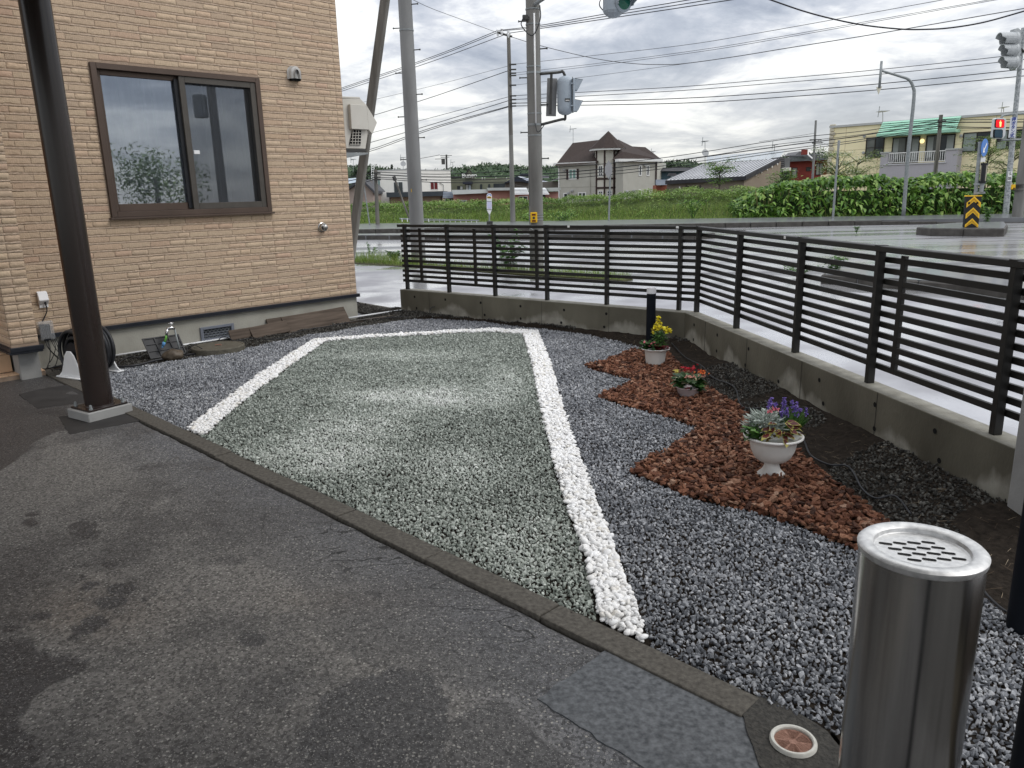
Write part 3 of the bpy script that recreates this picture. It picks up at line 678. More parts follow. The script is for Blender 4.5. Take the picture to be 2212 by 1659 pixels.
build_np('brick_ledges', np.array(ledge_v), np.array(ledge_f), MT['ledge'], house, at={'tone': np.array(ledge_t)}, kind='stuff')
print('bricks', len(bricks))

# window
win = build(MB(), 'window', MT['bronze'], house)
def fr(name, u0, z0, u1, z1, w_, n0, n1, m, parent, wb=None):
    wb = wb or w_; mb = MB(); hbox(mb, u0, z0, n0, u0+w_, z1, n1); hbox(mb, u1-w_, z0, n0, u1, z1, n1); hbox(mb, u0+w_, z0, n0, u1-w_, z0+wb, n1); hbox(mb, u0+w_, z1-w_, n0, u1-w_, z1, n1)
    return build(mb, name, m, parent, bevel=.003)
fr('frame', .172, 1.412, 1.95, 2.885, .055, -.06, .045, MT['bronze'], win)
fr('left_sash', .227, 1.467, 1.05, 2.83, .048, -.055, -.02, MT['bronze'], win, .075)
fr('screen_frame', 1.03, 1.467, 1.895, 2.83, .062, -.01, .030, MT['sash'], win, .067)
build(hbox(MB(), .15, 1.39, .0, 1.965, 1.411, .075), 'sill', MT['bronze'], win, bevel=.003)
glass = bpy.data.materials.new('window glass'); glass.use_nodes = True; N, L = glass.node_tree.nodes, glass.node_tree.links; N.clear()
o_ = N.new('ShaderNodeOutputMaterial'); mx = N.new('ShaderNodeMixShader'); tr = N.new('ShaderNodeBsdfTransparent'); tr.inputs[0].default_value = (.95, .97, 1, 1)
gl = N.new('ShaderNodeBsdfGlossy'); gl.inputs['Roughness'].default_value = .01; gl.inputs[0].default_value = (.80, .88, 1, 1); fz = N.new('ShaderNodeFresnel'); fz.inputs[0].default_value = 3.6
L.new(fz.outputs[0], mx.inputs[0]); L.new(tr.outputs[0], mx.inputs[1]); L.new(gl.outputs[0], mx.inputs[2]); L.new(mx.outputs[0], o_.inputs[0])
build(MB().poly([hw(.27, 1.53, -.04), hw(1.01, 1.53, -.04), hw(1.01, 2.785, -.04), hw(.27, 2.785, -.04)]), 'pane', glass, win)
build(MB().poly([hw(1.06, 1.52, -.052), hw(1.85, 1.52, -.052), hw(1.85, 2.785, -.052), hw(1.06, 2.785, -.052)]), 'pane', glass, win)
scr = bpy.data.materials.new('insect screen'); scr.use_nodes = True; N, L = scr.node_tree.nodes, scr.node_tree.links; b = N['Principled BSDF']
b.inputs['Base Color'].default_value = (.02, .022, .025, 1); b.inputs['Roughness'].default_value = .7; b.inputs['Alpha'].default_value = .34
mb = MB(); mb.poly([hw(1.09, 1.53, .012), hw(1.84, 1.53, .012), hw(1.84, 2.77, .012), hw(1.09, 2.77, .012)]); build(mb, 'insect_screen', scr, win)
build(hbox(MB(), 1.10, 2.045, .018, 1.165, 2.085, .034), 'latch', MT['white'], win, bevel=.003)
build(hbox(MB(), .99, 1.48, -.03, 1.03, 2.80, .0), 'meeting_stile', MT['black'], win)
# curtains inside
M_cur = mat('sheer curtain', (.86, .88, .9), (.9, .91, .93), .9, scale=12, aniso=(6, 6, .3))
cur = thing('curtain', 'pale sheer curtain hanging in folds behind the window glass', 'curtain', hw(1.0, 1.45, -.13))
for a, b in ((.24, 1.02), (1.04, 1.88)):
    us = np.linspace(a, b, 160); V = []; F_ = []
    for i, u in enumerate(us):
        ph = 2*math.pi*u/.125; d = .036*math.sin(ph+1.4*math.sin(u*9))+.008*math.sin(ph*2.3+1)
        V += [hw(u+.004*math.sin(ph), 1.42, -.115+d*1.15), hw(u, 2.84, -.115+d*.7)]
    for i in range(len(us)-1): F_.append((2*i, 2*i+2, 2*i+3, 2*i+1))
    mb = MB(); mb.add(V, F_); build(mb, 'drape', M_cur, cur, smooth=True)
# room behind
mb = MB(); hbox(mb, .2, 1.3, -.9, 1.95, 3.0, -.88); hbox(mb, .16, 1.3, -.9, .2, 3.0, -.17); hbox(mb, 1.95, 1.3, -.9, 1.99, 3.0, -.17); hbox(mb, .2, 3.0, -.9, 1.95, 3.03, -.17); hbox(mb, .2, 1.27, -.9, 1.95, 1.3, -.17)
build(mb, 'room_lining', mat('dim room wall', (.3, .29, .27)), house)
# round-hood vent, lower round vent
vh = thing('vent_hood', 'stainless arched vent hood on the siding right of the window', 'vent', hw(2.4, 2.95, .02))
mb = MB(); cu, cz, rr_ = 2.397, 2.975, .074; prof = []
for j in range(13): th = math.pi*j/12; prof.append((cu+rr_*math.cos(th), cz+rr_*math.sin(th)))
prof = [(cu+rr_, 2.905)]+prof+[(cu-rr_, 2.905)]
V = []; nn = len(prof)
for t_, sc2 in ((.018, 1.08), (.024, 1.08), (.026, 1), (.075, .97), (.098, .78), (.108, .4)):
    for (u, z) in prof: V.append(hw(cu+(u-cu)*sc2, 2.905+(z-2.905)*(sc2*.5+.5) if sc2 < 1 else z+(.004 if sc2 > 1 and z > 2.95 else 0), t_))
F_ = []
for r_ in range(5):
    for k in range(nn-1): a = r_*nn+k; F_.append((a, a+1, a+nn+1, a+nn))
F_.append(tuple(range(5*nn, 6*nn))[::-1]); mb.add(V, F_); build(mb, 'hood', mat('dull stainless', (.40, .39, .37), (.5, .49, .47), .4, metal=.25), vh, smooth=True)
build(hbox(MB(), cu-.055, 2.885, .02, cu+.055, 2.909, .085), 'mouth', MT['hole'], vh)
rv = thing('flue_vent', 'round chromed vent cap low on the siding near the corner', 'vent', hw(2.62, 1.2, .02))
c0 = hw(2.615, 1.2, .018)
build(MB().lathe([(.058, 0), (.06, .012), (.052, .016), (.05, .045), (.046, .055), (.036, .056), (.034, .045), (.0, .045)], 28, c0, HN), 'ring', MT['stain_steel'], rv, smooth='auto')
build(MB().lathe([(.012, .04), (.03, .07), (.033, .085), (.02, .098), (.014, .10), (.0, .10)], 20, c0, HN), 'cap', MT['stain_steel'], rv, smooth='auto')
# foundation vent grille
fv = thing('foundation_vent', 'blue grey framed louvre vent with lattice guard in the foundation', 'vent', hw(1.14, .09, 0))
M_fv = mat('blue grey metal', (.15, .165, .2), (.19, .205, .24), .45)
mb = MB(); u0, u1, z0, z1 = .935, 1.335, .0, .172
hbox(mb, u0, z0, -.02, u0+.035, z1, .02); hbox(mb, u1-.035, z0, -.02, u1, z1, .02); hbox(mb, u0+.035, z0, -.02, u1-.035, z0+.03, .02); hbox(mb, u0+.035, z1-.03, -.02, u1-.035, z1, .02); build(mb, 'frame', M_fv, fv, bevel=.003)
for k in range(4):
    z = .04+k*.028; mb = MB(); mb.obox(hw(u0+.035, z, -.045), HD*.33, HN*.03+np.array([0, 0, -.012]), (0, 0, .004)); build(mb, 'louvre', M_fv, fv)
mb = MB()
for k in range(-3, 9):
    for sgn in (1, -1):
        a = np.array([.97+k*.045, .03]); b = a+np.array([.112, .112])
        if sgn < 0: a, b = np.array([a[0], .142]), np.array([b[0], .03])
        # clip to the opening
        for q, p in ((0, 1), (1, 0)): pass
        lo, hi = .97, 1.30
        def cl(p, q):
            if p[0] < lo: t = (lo-p[0])/(q[0]-p[0]); p = p+(q-p)*t
            if p[0] > hi: t = (hi-p[0])/(q[0]-p[0]); p = p+(q-p)*t
            return p
        if max(a[0], b[0]) <= lo or min(a[0], b[0]) >= hi: continue
        a2, b2 = cl(a, b), cl(b, a); mb.tube([hw(a2[0], a2[1], .004), hw(b2[0], b2[1], .004)], .0022, 4)
build(mb, 'lattice', MT['galv'], fv); build(hbox(MB(), .96, .025, -.12, 1.32, .165, -.1), 'duct', MT['hole'], fv)

# electric outlet, cable, transformer box in a clear bag
ot = thing('outlet_box', 'white outdoor outlet with a black plug beside the entrance pier', 'outlet', hw(-.57, .68, .02))
mb = MB(); mb.prism([hw(-.612, .615, .02), hw(-.612, .745, .02), hw(-.612, .735, .05), hw(-.612, .66, .078), hw(-.612, .65, .07), hw(-.612, .615, .035)], HD*.085); build(mb, 'cover', MT['white'], ot, bevel=.004)
build(hbox(MB(), -.607, .585, .02, -.53, .625, .032), 'back_plate', MT['white'], ot, bevel=.002)
build(MB().tube([hw(-.56, .65, .055), hw(-.558, .615, .06)], .009), 'plug', MT['black'], ot)
def cat_(pts, n=8):
    P = [np.asarray(p, float) for p in pts]; P = [2*P[0]-P[1]]+P+[2*P[-1]-P[-2]]; o = []
    for i in range(1, len(P)-2):
        for k in range(n):
            t = k/n; o.append(.5*((2*P[i])+(-P[i-1]+P[i+1])*t+(2*P[i-1]-5*P[i]+4*P[i+1]-P[i+2])*t*t+(-P[i-1]+3*P[i]-3*P[i+1]+P[i+2])*t**3))
    o.append(P[-2]); return o
cb = build(MB().tube(cat_([hw(-.558, .62, .06), hw(-.555, .56, .055), hw(-.58, .5, .045), hw(-.61, .455, .05)]), .0055, 6), 'power_cable', MT['rubber'], loc=hw(-.56, .6, .05), smooth=True); props(cb, 'short black power cable hanging from the white outlet', 'cable')
tb = thing('transformer', 'black power adapters in a clear plastic cover hung on the foundation', 'adapter', hw(-.6, .35, .05))
build(hbox(MB(), -.645, .30, .04, -.60, .43, .075), 'adapter', MT['black'], tb, bevel=.006); build(hbox(MB(), -.597, .29, .04, -.555, .425, .072), 'adapter', MT['black'], tb, bevel=.006)
clr = bpy.data.materials.new('clear plastic'); clr.use_nodes = True; b = nodes(clr)[2]; b.inputs['Alpha'].default_value = .25; b.inputs['Roughness'].default_value = .15; b.inputs['Base Color'].default_value = (.7, .72, .74, 1)
build(hbox(MB(), -.66, .275, .03, -.53, .46, .09), 'clear_cover', clr, tb, bevel=.008); build(hbox(MB(), -.63, .272, .035, -.57, .29, .095), 'bracket', MT['black'], tb)
r = np.random.default_rng(5)
for i in range(7):
    u = -.62+.016*i; e = G(100+18*i, 780+r.uniform(-6, 12)); e = G(*( (110+r.uniform(-8, 45)), 790+r.uniform(-14, 8)))
    m1 = hw(u+.02*r.normal(), .2, .1+.05*r.random()); m2 = (m1+e)/2+np.array([0, 0, -.02])
    pts = [hw(u, .29, .06), m1, m2, e+np.array([0, 0, .015]), e+np.array([r.uniform(-.1, .25), r.uniform(-.1, .2), .012])]
    c = build(MB().tube(cat_(pts, 7), .0035, 5), 'cable', MT['rubber'], loc=hw(u, .2, .06), smooth=True)
    props(c, ('first', 'second', 'third', 'fourth', 'fifth', 'sixth', 'last')[i]+' thin black cable from the left hanging under the adapters', 'cable', 'cables under the adapter box')
for i in range(3):
    c = G(118+22*i, 797-3*i); pts = [c+np.array([.07*math.cos(t)*(1+.2*i), .06*math.sin(t), .012+.008*i+.01*math.sin(2*t)]) for t in np.linspace(0, 6.28*1.3, 26)]
    c_ = build(MB().tube(pts, .0035, 5), 'cable_loop', MT['rubber'], loc=c, smooth=True); props(c_, ('smallest', 'middle', 'widest')[i]+' loop of thin black cable lying on the soil by the steps', 'cable', 'cable loops by the steps')

# entrance steps with tiles
st = thing('entrance_steps', 'tan tiled entrance steps beside the foundation pier', 'steps', G(20, 800))
sb = hw(-1.14, 0, 0)
mb = MB(); hbox(mb, -3.4, -.1, -1.1, -.73, .028, PN-.17); build(mb, 'base', MT['mortar'], st)
mb = MB(); hbox(mb, -3.4, .028, -1.1, -.96, .215, .20); build(mb, 'riser_block', MT['mortar'], st)
x = -3.4
for k in range(9):
    u0, u1 = -.73-.3*(k+1)+.003, -.73-.3*k-.003
    build(hbox(MB(), u0, .028, .2 if u1 < -.93 else -.1, u1, .040, PN-.165), 'tile', MT['tile'], st, bevel=.003)
    if k < 8:
        u0, u1 = -.96-.3*(k+1)+.003, -.96-.3*k-.003
        build(hbox(MB(), u0, .215, -.1, u1, .228, .215), 'tile', MT['tile'], st, bevel=.003); build(hbox(MB(), u0, .05, .2, u1, .212, .213), 'tile', MT['tile'], st, bevel=.003)

# ------------------------------------------------------------------ carport column
cx_ = G(218, 893); colm = thing('carport_column', 'glossy dark brown round carport column on a concrete pad', 'column', cx_)
mb = MB().lathe([(.098, .075), (.098, 3.3)], 48, cx_); build(mb, 'shaft', MT['column'], colm, smooth='auto')
mb = MB().lathe([(.108, .073), (.106, .080), (.098, .083)], 48, cx_); build(mb, 'weld_collar', MT['column'], colm, smooth='auto')
ca = R(-19)+R(3); ex = np.array([math.cos(ca), math.sin(ca), 0]); ex = (G(278, 893)-G(212, 910)); ex[2] = 0; ex = ex/np.linalg.norm(ex); ey = np.array([-ex[1], ex[0], 0])
pc = cx_
build(MB().obox(pc-ex*.17-ey*.15+np.array([0, 0, -.06]), ex*.34, ey*.30, (0, 0, .12)), 'concrete_pad', MT['concrete'], colm, bevel=.006)
build(MB().obox(pc-ex*.148-ey*.13+np.array([0, 0, .06]), ex*.296, ey*.26, (0, 0, .014)), 'base_plate', MT['column'], colm, bevel=.002)
for sx in (-1, 1):
    for sy in (-1, 1):
        c = pc+ex*sx*.122+ey*sy*.107; build(MB().lathe([(.014, .074), (.014, .082), (.010, .084), (.010, .10), (.007, .108), (0, .111)], 8, c), 'anchor_bolt', MT['galv'], colm, smooth='auto')

# the carport roof the column carries, ending over the kerb just above the frame
cr_ = thing('carport_roof', 'flat carport roof resting on the round brown column', 'roof', kp(1.8, -2.5, 3.3))
M_ceil = mat('carport soffit', (.10, .085, .07), (.13, .11, .095), .6)
build(MB().obox(kp(-3.0, .12, 3.3), KD*8.15, KN*-5.6, (0, 0, .05)), 'soffit', M_ceil, cr_)
for q in range(8): build(MB().obox(kp(-3.0+1.13*q, .10, 3.2), KD*.08, KN*-5.5, (0, 0, .1)), 'rafter', MT['column'], cr_)
for t_ in (.12, -5.5): build(MB().obox(kp(-3.05, t_, 3.22), KD*8.25, KN*.08, (0, 0, .2)), 'edge_beam', MT['column'], cr_)

# ------------------------------------------------------------------ low concrete wall and slatted fence
WT = .32; TH = .15
def wallpart(a, b, na, nb):
    pass
oAB = np.array([-(WB-WA)[1], (WB-WA)[0], 0]); oAB /= np.linalg.norm(oAB); oBC = np.array([-(WC-WB)[1], (WC-WB)[0], 0]); oBC /= np.linalg.norm(oBC)
if oAB@(WA-CP*[1, 1, 0]) < 0: oAB = -oAB
if oBC[0] < 0: oBC = -oBC
mit = (oAB+oBC); mit = mit/(mit@oAB)
WD = WC+(WC-WB)/np.linalg.norm(WC-WB)*.28
gw = thing('garden_wall', 'low damp concrete garden wall under the slatted fence', 'wall', WB)
def ctop(P, o, z0, z1): return [P+np.array([0, 0, z0]), P+o*TH+np.array([0, 0, z0]), P+o*TH+np.array([0, 0, z1]), P+np.array([0, 0, z1])]
for (a, b, oa, ob_) in ((WA, WB, oAB, mit), (WB, WD, mit, oBC)):
    mb = MB(); n = 24; V = []; F_ = []
    A4, B4 = ctop(a, oa, -.25, WT), ctop(b, ob_, -.25, WT)
    mb.add(A4+B4, [(0, 1, 2, 3), (7, 6, 5, 4), (0, 4, 5, 1), (1, 5, 6, 2), (2, 6, 7, 3), (3, 7, 4, 0)])
    me_ = build(mb, 'wall_section', MT['wallconc'], gw, bevel=.008, seg=2)
    import bmesh
    bm = bmesh.new(); bm.from_mesh(me_.data); bmesh.ops.recalc_face_normals(bm, faces=bm.faces); bm.to_mesh(me_.data); bm.free()
# formwork tie holes
for (a, b, o_) in ((WA, WB, oAB), (WB, WC, oBC)):
    d = b-a; ln = np.linalg.norm(d); d = d/ln; n = int(ln/.6)
    for k in range(n):
        for zz_ in (.085, .235):
            if rng.random() < .12: continue
            c = a+d*(.28+k*.6+rng.uniform(-.04, .04))+np.array([0, 0, zz_])-o_*.0015
            build(MB().lathe([(.0, 0), (.013, .0003), (.016, .0015)], 12, c, -o_), 'tie_hole', MT['hole'], gw)
    for k in range(int(ln/.92)):
        c = a+d*(.55+k*.92); build(MB().obox(c-o_*.0025, d*.004, o_*.002, (0, 0, WT-.004)), 'joint', mat('wall joint', (.05, .047, .04)) if k == 0 else bpy.data.materials['wall joint'], gw)
N, L, b = nodes(MT['wallconc'])   # pale dry patches creeping up from the ground and a pale top
def wallmat():
    m = MT['wallconc']; N, L, b = nodes(m); prev = b.inputs['Base Color'].links[0].from_socket
    tcn = N.new('ShaderNodeTexCoord'); sp = N.new('ShaderNodeSeparateXYZ'); L.new(tcn.outputs['Object'], sp.inputs[0])
    no = N.new('ShaderNodeTexNoise'); no.inputs['Scale'].default_value = 1.7; no.inputs['Detail'].default_value = 7; no.inputs['Roughness'].default_value = .55
    mp = N.new('ShaderNodeMapping'); mp.inputs['Scale'].default_value = (1, 1, .25); L.new(tcn.outputs['Object'], mp.inputs[0]); L.new(mp.outputs[0], no.inputs[0])
    def mm(op, a, c, cl=False):
        q = N.new('ShaderNodeMath'); q.operation = op; q.use_clamp = cl
        for i, z in enumerate((a, c)):
            if isinstance(z, (int, float)): q.inputs[i].default_value = z
            else: L.new(z, q.inputs[i])
        return q.outputs[0]
    edge = mm('MULTIPLY', mm('SUBTRACT', mm('MULTIPLY', mm('SUBTRACT', no.outputs[0], .415), .85), sp.outputs[2]), 16, True)
    mx = N.new('ShaderNodeMix'); mx.data_type = 'RGBA'; L.new(edge, mx.inputs[0]); L.new(prev, mx.inputs[6])
    c2 = N.new('ShaderNodeTexNoise'); c2.inputs['Scale'].default_value = 9; c2.inputs['Detail'].default_value = 6; L.new(tcn.outputs['Object'], c2.inputs[0])
    cr = N.new('ShaderNodeValToRGB'); cr.color_ramp.elements[0].position = .3; cr.color_ramp.elements[1].position = .7; cr.color_ramp.elements[0].color = (.19, .18, .15, 1); cr.color_ramp.elements[1].color = (.34, .33, .285, 1); L.new(c2.outputs[0], cr.inputs[0])
    L.new(cr.outputs[0], mx.inputs[7])
    top = mm('MULTIPLY', mm('SUBTRACT', sp.outputs[2], WT-.006), 400, True)
    mx2 = N.new('ShaderNodeMix'); mx2.data_type = 'RGBA'; L.new(mm('MULTIPLY', top, .8), mx2.inputs[0]); L.new(mx.outputs[2], mx2.inputs[6]); L.new(cr.outputs[0], mx2.inputs[7])
    L.new(mx2.outputs[2], b.inputs['Base Color'])
wallmat()
# pale gate pillar at the near end of the wall
gp_ = thing('gate_pillar', 'smooth pale grey concrete pillar ending the garden wall', 'pillar', WD)
q = G(2190, 1150); mb = MB().obox(WC+(WC-WB)/np.linalg.norm(WC-WB)*.05-oBC*.03+np.array([0, 0, -.2]), oBC*.12, (WC-WB)/np.linalg.norm(WC-WB)*.3, (0, 0, 1.5))
build(mb, 'shaft', MT['concrete'], gp_, bevel=.01, seg=2)

def fence(name, label, A, B, o, n_slat, posts, stiles, ztop=1.195, zbot=.415, ends=(0, 0)):
    d = B-A; ln = np.linalg.norm(d); d = d/ln; f = thing(name, label, 'fence', A)
    base = lambda s, q, z: A+d*s+o*q+np.array([0, 0, z])
    for s_ in posts:
        build(MB().obox(base(s_-.019, .035, WT), d*.038, o*.05, (0, 0, ztop-WT-.012)), 'post', MT['fence'], f, bevel=.003)
        build(MB().obox(base(s_-.024, .03, ztop-.012), d*.048, o*.06, (0, 0, .006)), 'post_cap', MT['fence'], f)
    for s_ in stiles: build(MB().obox(base(s_-.02, .086, zbot), d*.04, o*.026, (0, 0, ztop-zbot-.06)), 'stile', MT['fence'], f, bevel=.002)
    segs = [ends[0]]+[s_ for s_ in stiles if ends[0]+.3 < s_ < ln+ends[1]-.3]+[ln+ends[1]]
    pitch = (ztop-.045-zbot)/n_slat
    for a, b in zip(segs[:-1], segs[1:]):
        for k in range(n_slat):
            z = zbot+k*pitch; h_ = .035 if k else .036
            build(MB().obox(base(a+.0015, .087, z), d*(b-a-.003), o*.022, (0, 0, h_)), 'slat', MT['fence'], f, bevel=.002)
    build(MB().obox(base(ends[0], .03, ztop-.045), d*(ln+ends[1]-ends[0]), o*.062, (0, 0, .036)), 'top_rail', MT['fence'], f, bevel=.004)
    return f, base
gpx = [G(*p, WT) for p in [(886, 624), (975, 631), (1072, 639), (1182, 648), (1310, 658), (1469, 669)]]
dAB = (WB-WA)/np.linalg.norm(WB-WA); dBC = (WC-WB)/np.linalg.norm(WC-WB)
def Sst(x, y, A, d, o, off=.098):
    dr = ray(x, y); return float((CP+dr*(((A+o*off-CP)@o)/(dr@o))-A)@d)
f1, fb1 = fence('slat_fence', 'dark slatted fence on the far wall, from the house to the corner', WA, WB+mit*.06, oAB, 11, [float((g-WA)@dAB) for g in gpx], [Sst(911, 600, WA, dAB, oAB), Sst(1026, 610, WA, dAB, oAB), Sst(1157, 620, WA, dAB, oAB), Sst(1499, 640, WA, dAB, oAB)], ends=(-.02, .03))
f2, fb2 = fence('slat_fence', 'dark slatted fence on the side wall, from the corner towards the near pillar', WB+mit*.06, WD, oBC, 11, [.03]+[float((G(*p, WT)-WB)@dBC) for p in [(1596, 710), (1733, 762), (1892, 828), (2173, 940)]], [Sst(1943, 670, WB, dBC, oBC)], ends=(.0, .0))
for fb, ss_ in ((fb1, (2.72, 4.05)), (fb2, (1.9,))):
    for s_ in ss_: build(MB().obox(fb(s_, .0285, 1.163), (dAB if fb is fb1 else dBC)*.03, (oAB if fb is fb1 else oBC)*.002, (0, 0, .022)), 'label_plate', MT['paint'], f1 if fb is fb1 else f2)

# ------------------------------------------------------------------ stainless ashtray stand
AC = np.array([.863, 1.4875, 0]); AH = .803; AR = .125
ash = thing('ashtray_stand', 'tall brushed stainless cylinder ashtray with a slotted top', 'ashtray', AC)
build(MB().lathe([(AR-.003, 0), (AR-.003, AH-.017)], 72, AC), 'body', MT['stain_steel'], ash, smooth='auto')
M_mat = mat('frosted steel', (.50, .50, .50), (.74, .74, .73), .42, rough2=.6, scale=60, metal=.9, bump=.15, bscale=200, bdist=.001)
build(MB().lathe([(AR-.002, AH-.018), (AR, AH-.015), (AR+.001, AH-.005), (AR-.004, AH), (AR-.012, AH+.002), (AR-.026, AH), (AR-.031, AH-.004), (AR-.033, AH-.012), (AR-.036, AH-.014)], 72, AC), 'rim', M_mat, ash, smooth='auto')
# lid: an unbroken disc, the slots are dark shapes laid on it
import bmesh
sl = []; dx_ = (G(2060, 1180)-G(1940, 1180)); ax_ = np.array([math.cos(R(-18)), math.sin(R(-18)), 0])
def lid():
    bm = bmesh.new(); Rl = AR-.0355; zt = AH-.0135
    me = bpy.data.meshes.new('lid'); bmesh.ops.create_circle(bm, cap_ends=True, radius=Rl, segments=64); bm.to_mesh(me); bm.free()
    o = bpy.data.objects.new('lid', me); me.materials.append(M_mat); link(o, ash); o.location = (0, 0, zt)
    return o, zt
lo_, zt = lid()
u_ = np.array([math.cos(R(-14)), math.sin(R(-14)), 0]); v_ = np.array([-u_[1]*-1, u_[0], 0]); v_ = np.array([math.cos(R(-68)), math.sin(R(-68)), 0])
# flat near-black slot shapes just above the sheet paint the shade inside openings
for i in range(4):
    for j in range(4):
        c = AC+np.array([0, 0, zt])+np.array([1, 0, 0])*((i-1.5)*.031+(j-1.5)*.0075)+np.array([0, 1, 0])*(-(j-1.5)*.026)
        a = R(-22); ux = np.array([math.cos(a), math.sin(a), 0]); uy = np.array([-ux[1], ux[0], 0]); pts = []
        for s2 in (1, -1):
            for k in range(7): th = -math.pi/2+math.pi*k/6; pts.append(c+s2*(ux*(.0095+.0042*math.cos(th))+uy*.0042*math.sin(th)))
        mb = MB(); mb.add([p+np.array([0, 0, .0012]) for p in pts], [tuple(range(14))]); build(mb, 'slot', MT['hole'], ash)

# ------------------------------------------------------------------ drain cover at the kerb
DC = (G(1665, 1602)+G(1762, 1602))/2; DC[2] = .007; dr = thing('drain_cover', 'small round rusty drain cover with a pale ring by the kerb', 'drain cover', DC)
build(MB().lathe([(.053, -.02), (.053, .0), (.056, .003), (.062, .003), (.065, -.001), (.066, -.03)], 48, DC), 'ring', mat('weathered white plastic', (.5, .49, .44), (.62, .61, .56), .6, scale=60), dr, smooth='auto')
M_rust = mat('rusty clay cover', (.2, .105, .075), (.36, .21, .16), .8, scale=50, detail=6, bump=.5, bscale=120)
build(MB().lathe([(.0, -.006), (.052, -.006), (.052, -.012)][::-1], 40, DC), 'lid', M_rust, dr)
mb = MB()
for sct in range(6):
    a0 = sct*math.pi/3+.2; pd = a0+math.pi/2*(1 if sct % 2 else .55)
    for k in range(9):
        rr_ = .014+k*.0042; 
        p0 = DC+np.array([math.cos(a0-.42)*rr_, math.sin(a0-.42)*rr_, -.0055]); p1 = DC+np.array([math.cos(a0+.42)*rr_, math.sin(a0+.42)*rr_, -.0055]); mb.tube([p0, p1], .0011, 4)
build(mb, 'ribs', M_rust, dr)
# round concrete manhole by the house
MC = np.array([MHC[0], MHC[1]-.03, 0]); mh = thing('manhole', 'round wet concrete manhole lid beside the house foundation', 'manhole', MC)
M_mh = mat('wet manhole concrete', (.075, .068, .052), (.13, .12, .095), .65, scale=25, bump=.5, bscale=90)
build(MB().lathe([(.27, -.05), (.27, .045), (.262, .052), (.25, .052), (.243, .046)], 56, MC), 'rim', M_mh, mh, smooth='auto'); build(MB().lathe([(.242, .02), (.242, .045), (.236, .05), (.0, .05)], 56, MC), 'lid', M_mh, mh, smooth='auto')
build(MB().tube([MC+np.array([-.03, 0, .05]), MC+np.array([-.03, 0, .06]), MC+np.array([.03, .01, .06]), MC+np.array([.03, .01, .05])], .006, 6), 'handle', M_rust, mh)

# ------------------------------------------------------------------ things along the foundation
def board(px4, label, thick=.022, lean=.0):
    pass
def plank(u0, z0, u1, z1, hgt, n_bot, n_top, label, seed):
    """board resting on edge against the foundation; (u0,z0)-(u1,z1) is its lower edge"""
    r = np.random.default_rng(seed); o = bpy.data.objects.new('plank', None)
    a, b = hw(u0, z0, n_bot), hw(u1, z1, n_bot); up = hw(u0, z0+hgt, n_top)-a; d = (b-a); t = np.cross(d, up); t /= np.linalg.norm(t)
    if t@HN > 0: t = -t
    mb = MB(); n = 12; V = []; F_ = []
    for i in range(n+1):
        q = i/n; e = r.uniform(-.0012, .0012); e2 = r.uniform(-.0012, .0012); x0 = 0
        if i in (0, n): pass
        p = a+d*q; V += [p+up*(e/.2), p+up*(1+e2/.2), p+up*(1+e2/.2)+t*.02, p+up*(e/.2)+t*.02]
    for i in range(n):
        for j in range(4): F_.append((i*4+j, i*4+(j+1) % 4, (i+1)*4+(j+1) % 4, (i+1)*4+j))
    F_ += [(3, 2, 1, 0), (n*4, n*4+1, n*4+2, n*4+3)]
    mb.add(V, F_); ob = build(mb, 'plank', MT['wood'], loc=a, bevel=.003); props(ob, label, 'board')
    bm = bmesh.new(); bm.from_mesh(ob.data); bmesh.ops.recalc_face_normals(bm, faces=bm.faces); bm.to_mesh(ob.data); bm.free()
plank(1.93, -.02, 2.83, .0, .185, .17, .03, 'widest wet brown board leaning on the foundation near the corner', 1)
plank(1.74, .09, 2.05, .09, .075, .06, .02, 'short board end showing behind the widest board', 2)
plank(1.47, -.01, 1.95, .01, .12, .20, .10, 'middle narrow wet board lying on gravel against the widest board', 3)
plank(1.22, .0, 1.60, .0, .11, .15, .10, 'broken-ended small board just right of the foundation vent', 4)
# white pipe along the foundation
pp = build(MB().tube([hw(-.05, .015, .03), hw(1.3, .012, .03)], .010, 8), 'white_pipe', MT['white'], loc=hw(.6, .01, .03), smooth=True); props(pp, 'thin white pipe lying along the foundation behind the faucet', 'pipe')
pp = build(MB().tube([G(745, 693)+[0, 0, .03], G(868, 675)+[0, 0, .035]], .011, 8), 'white_pipe', MT['white'], loc=G(800, 685), smooth=True); props(pp, 'white rail lying between the house corner and the garden wall', 'pipe')
mb = MB(); a, b = G(775, 654)+[0, 0, 0], G(866, 670); d = b-a; mb.obox(a+[0, 0, -.12], d, np.array([-.02, .12, 0]), (0, 0, .118)); kk = build(mb, 'concrete_edging', MT['kerb'], kind='structure', loc=a)
mb = MB(); a, b = G(748, 699), G(872, 681); mb.obox(a+[0, 0, -.03], b-a, np.array([0, .05, 0]), (0, 0, .05)); kk = build(mb, 'timber_edging', MT['wood'], loc=a); props(kk, 'low timber edging beside the white rail at the house corner', 'edging')

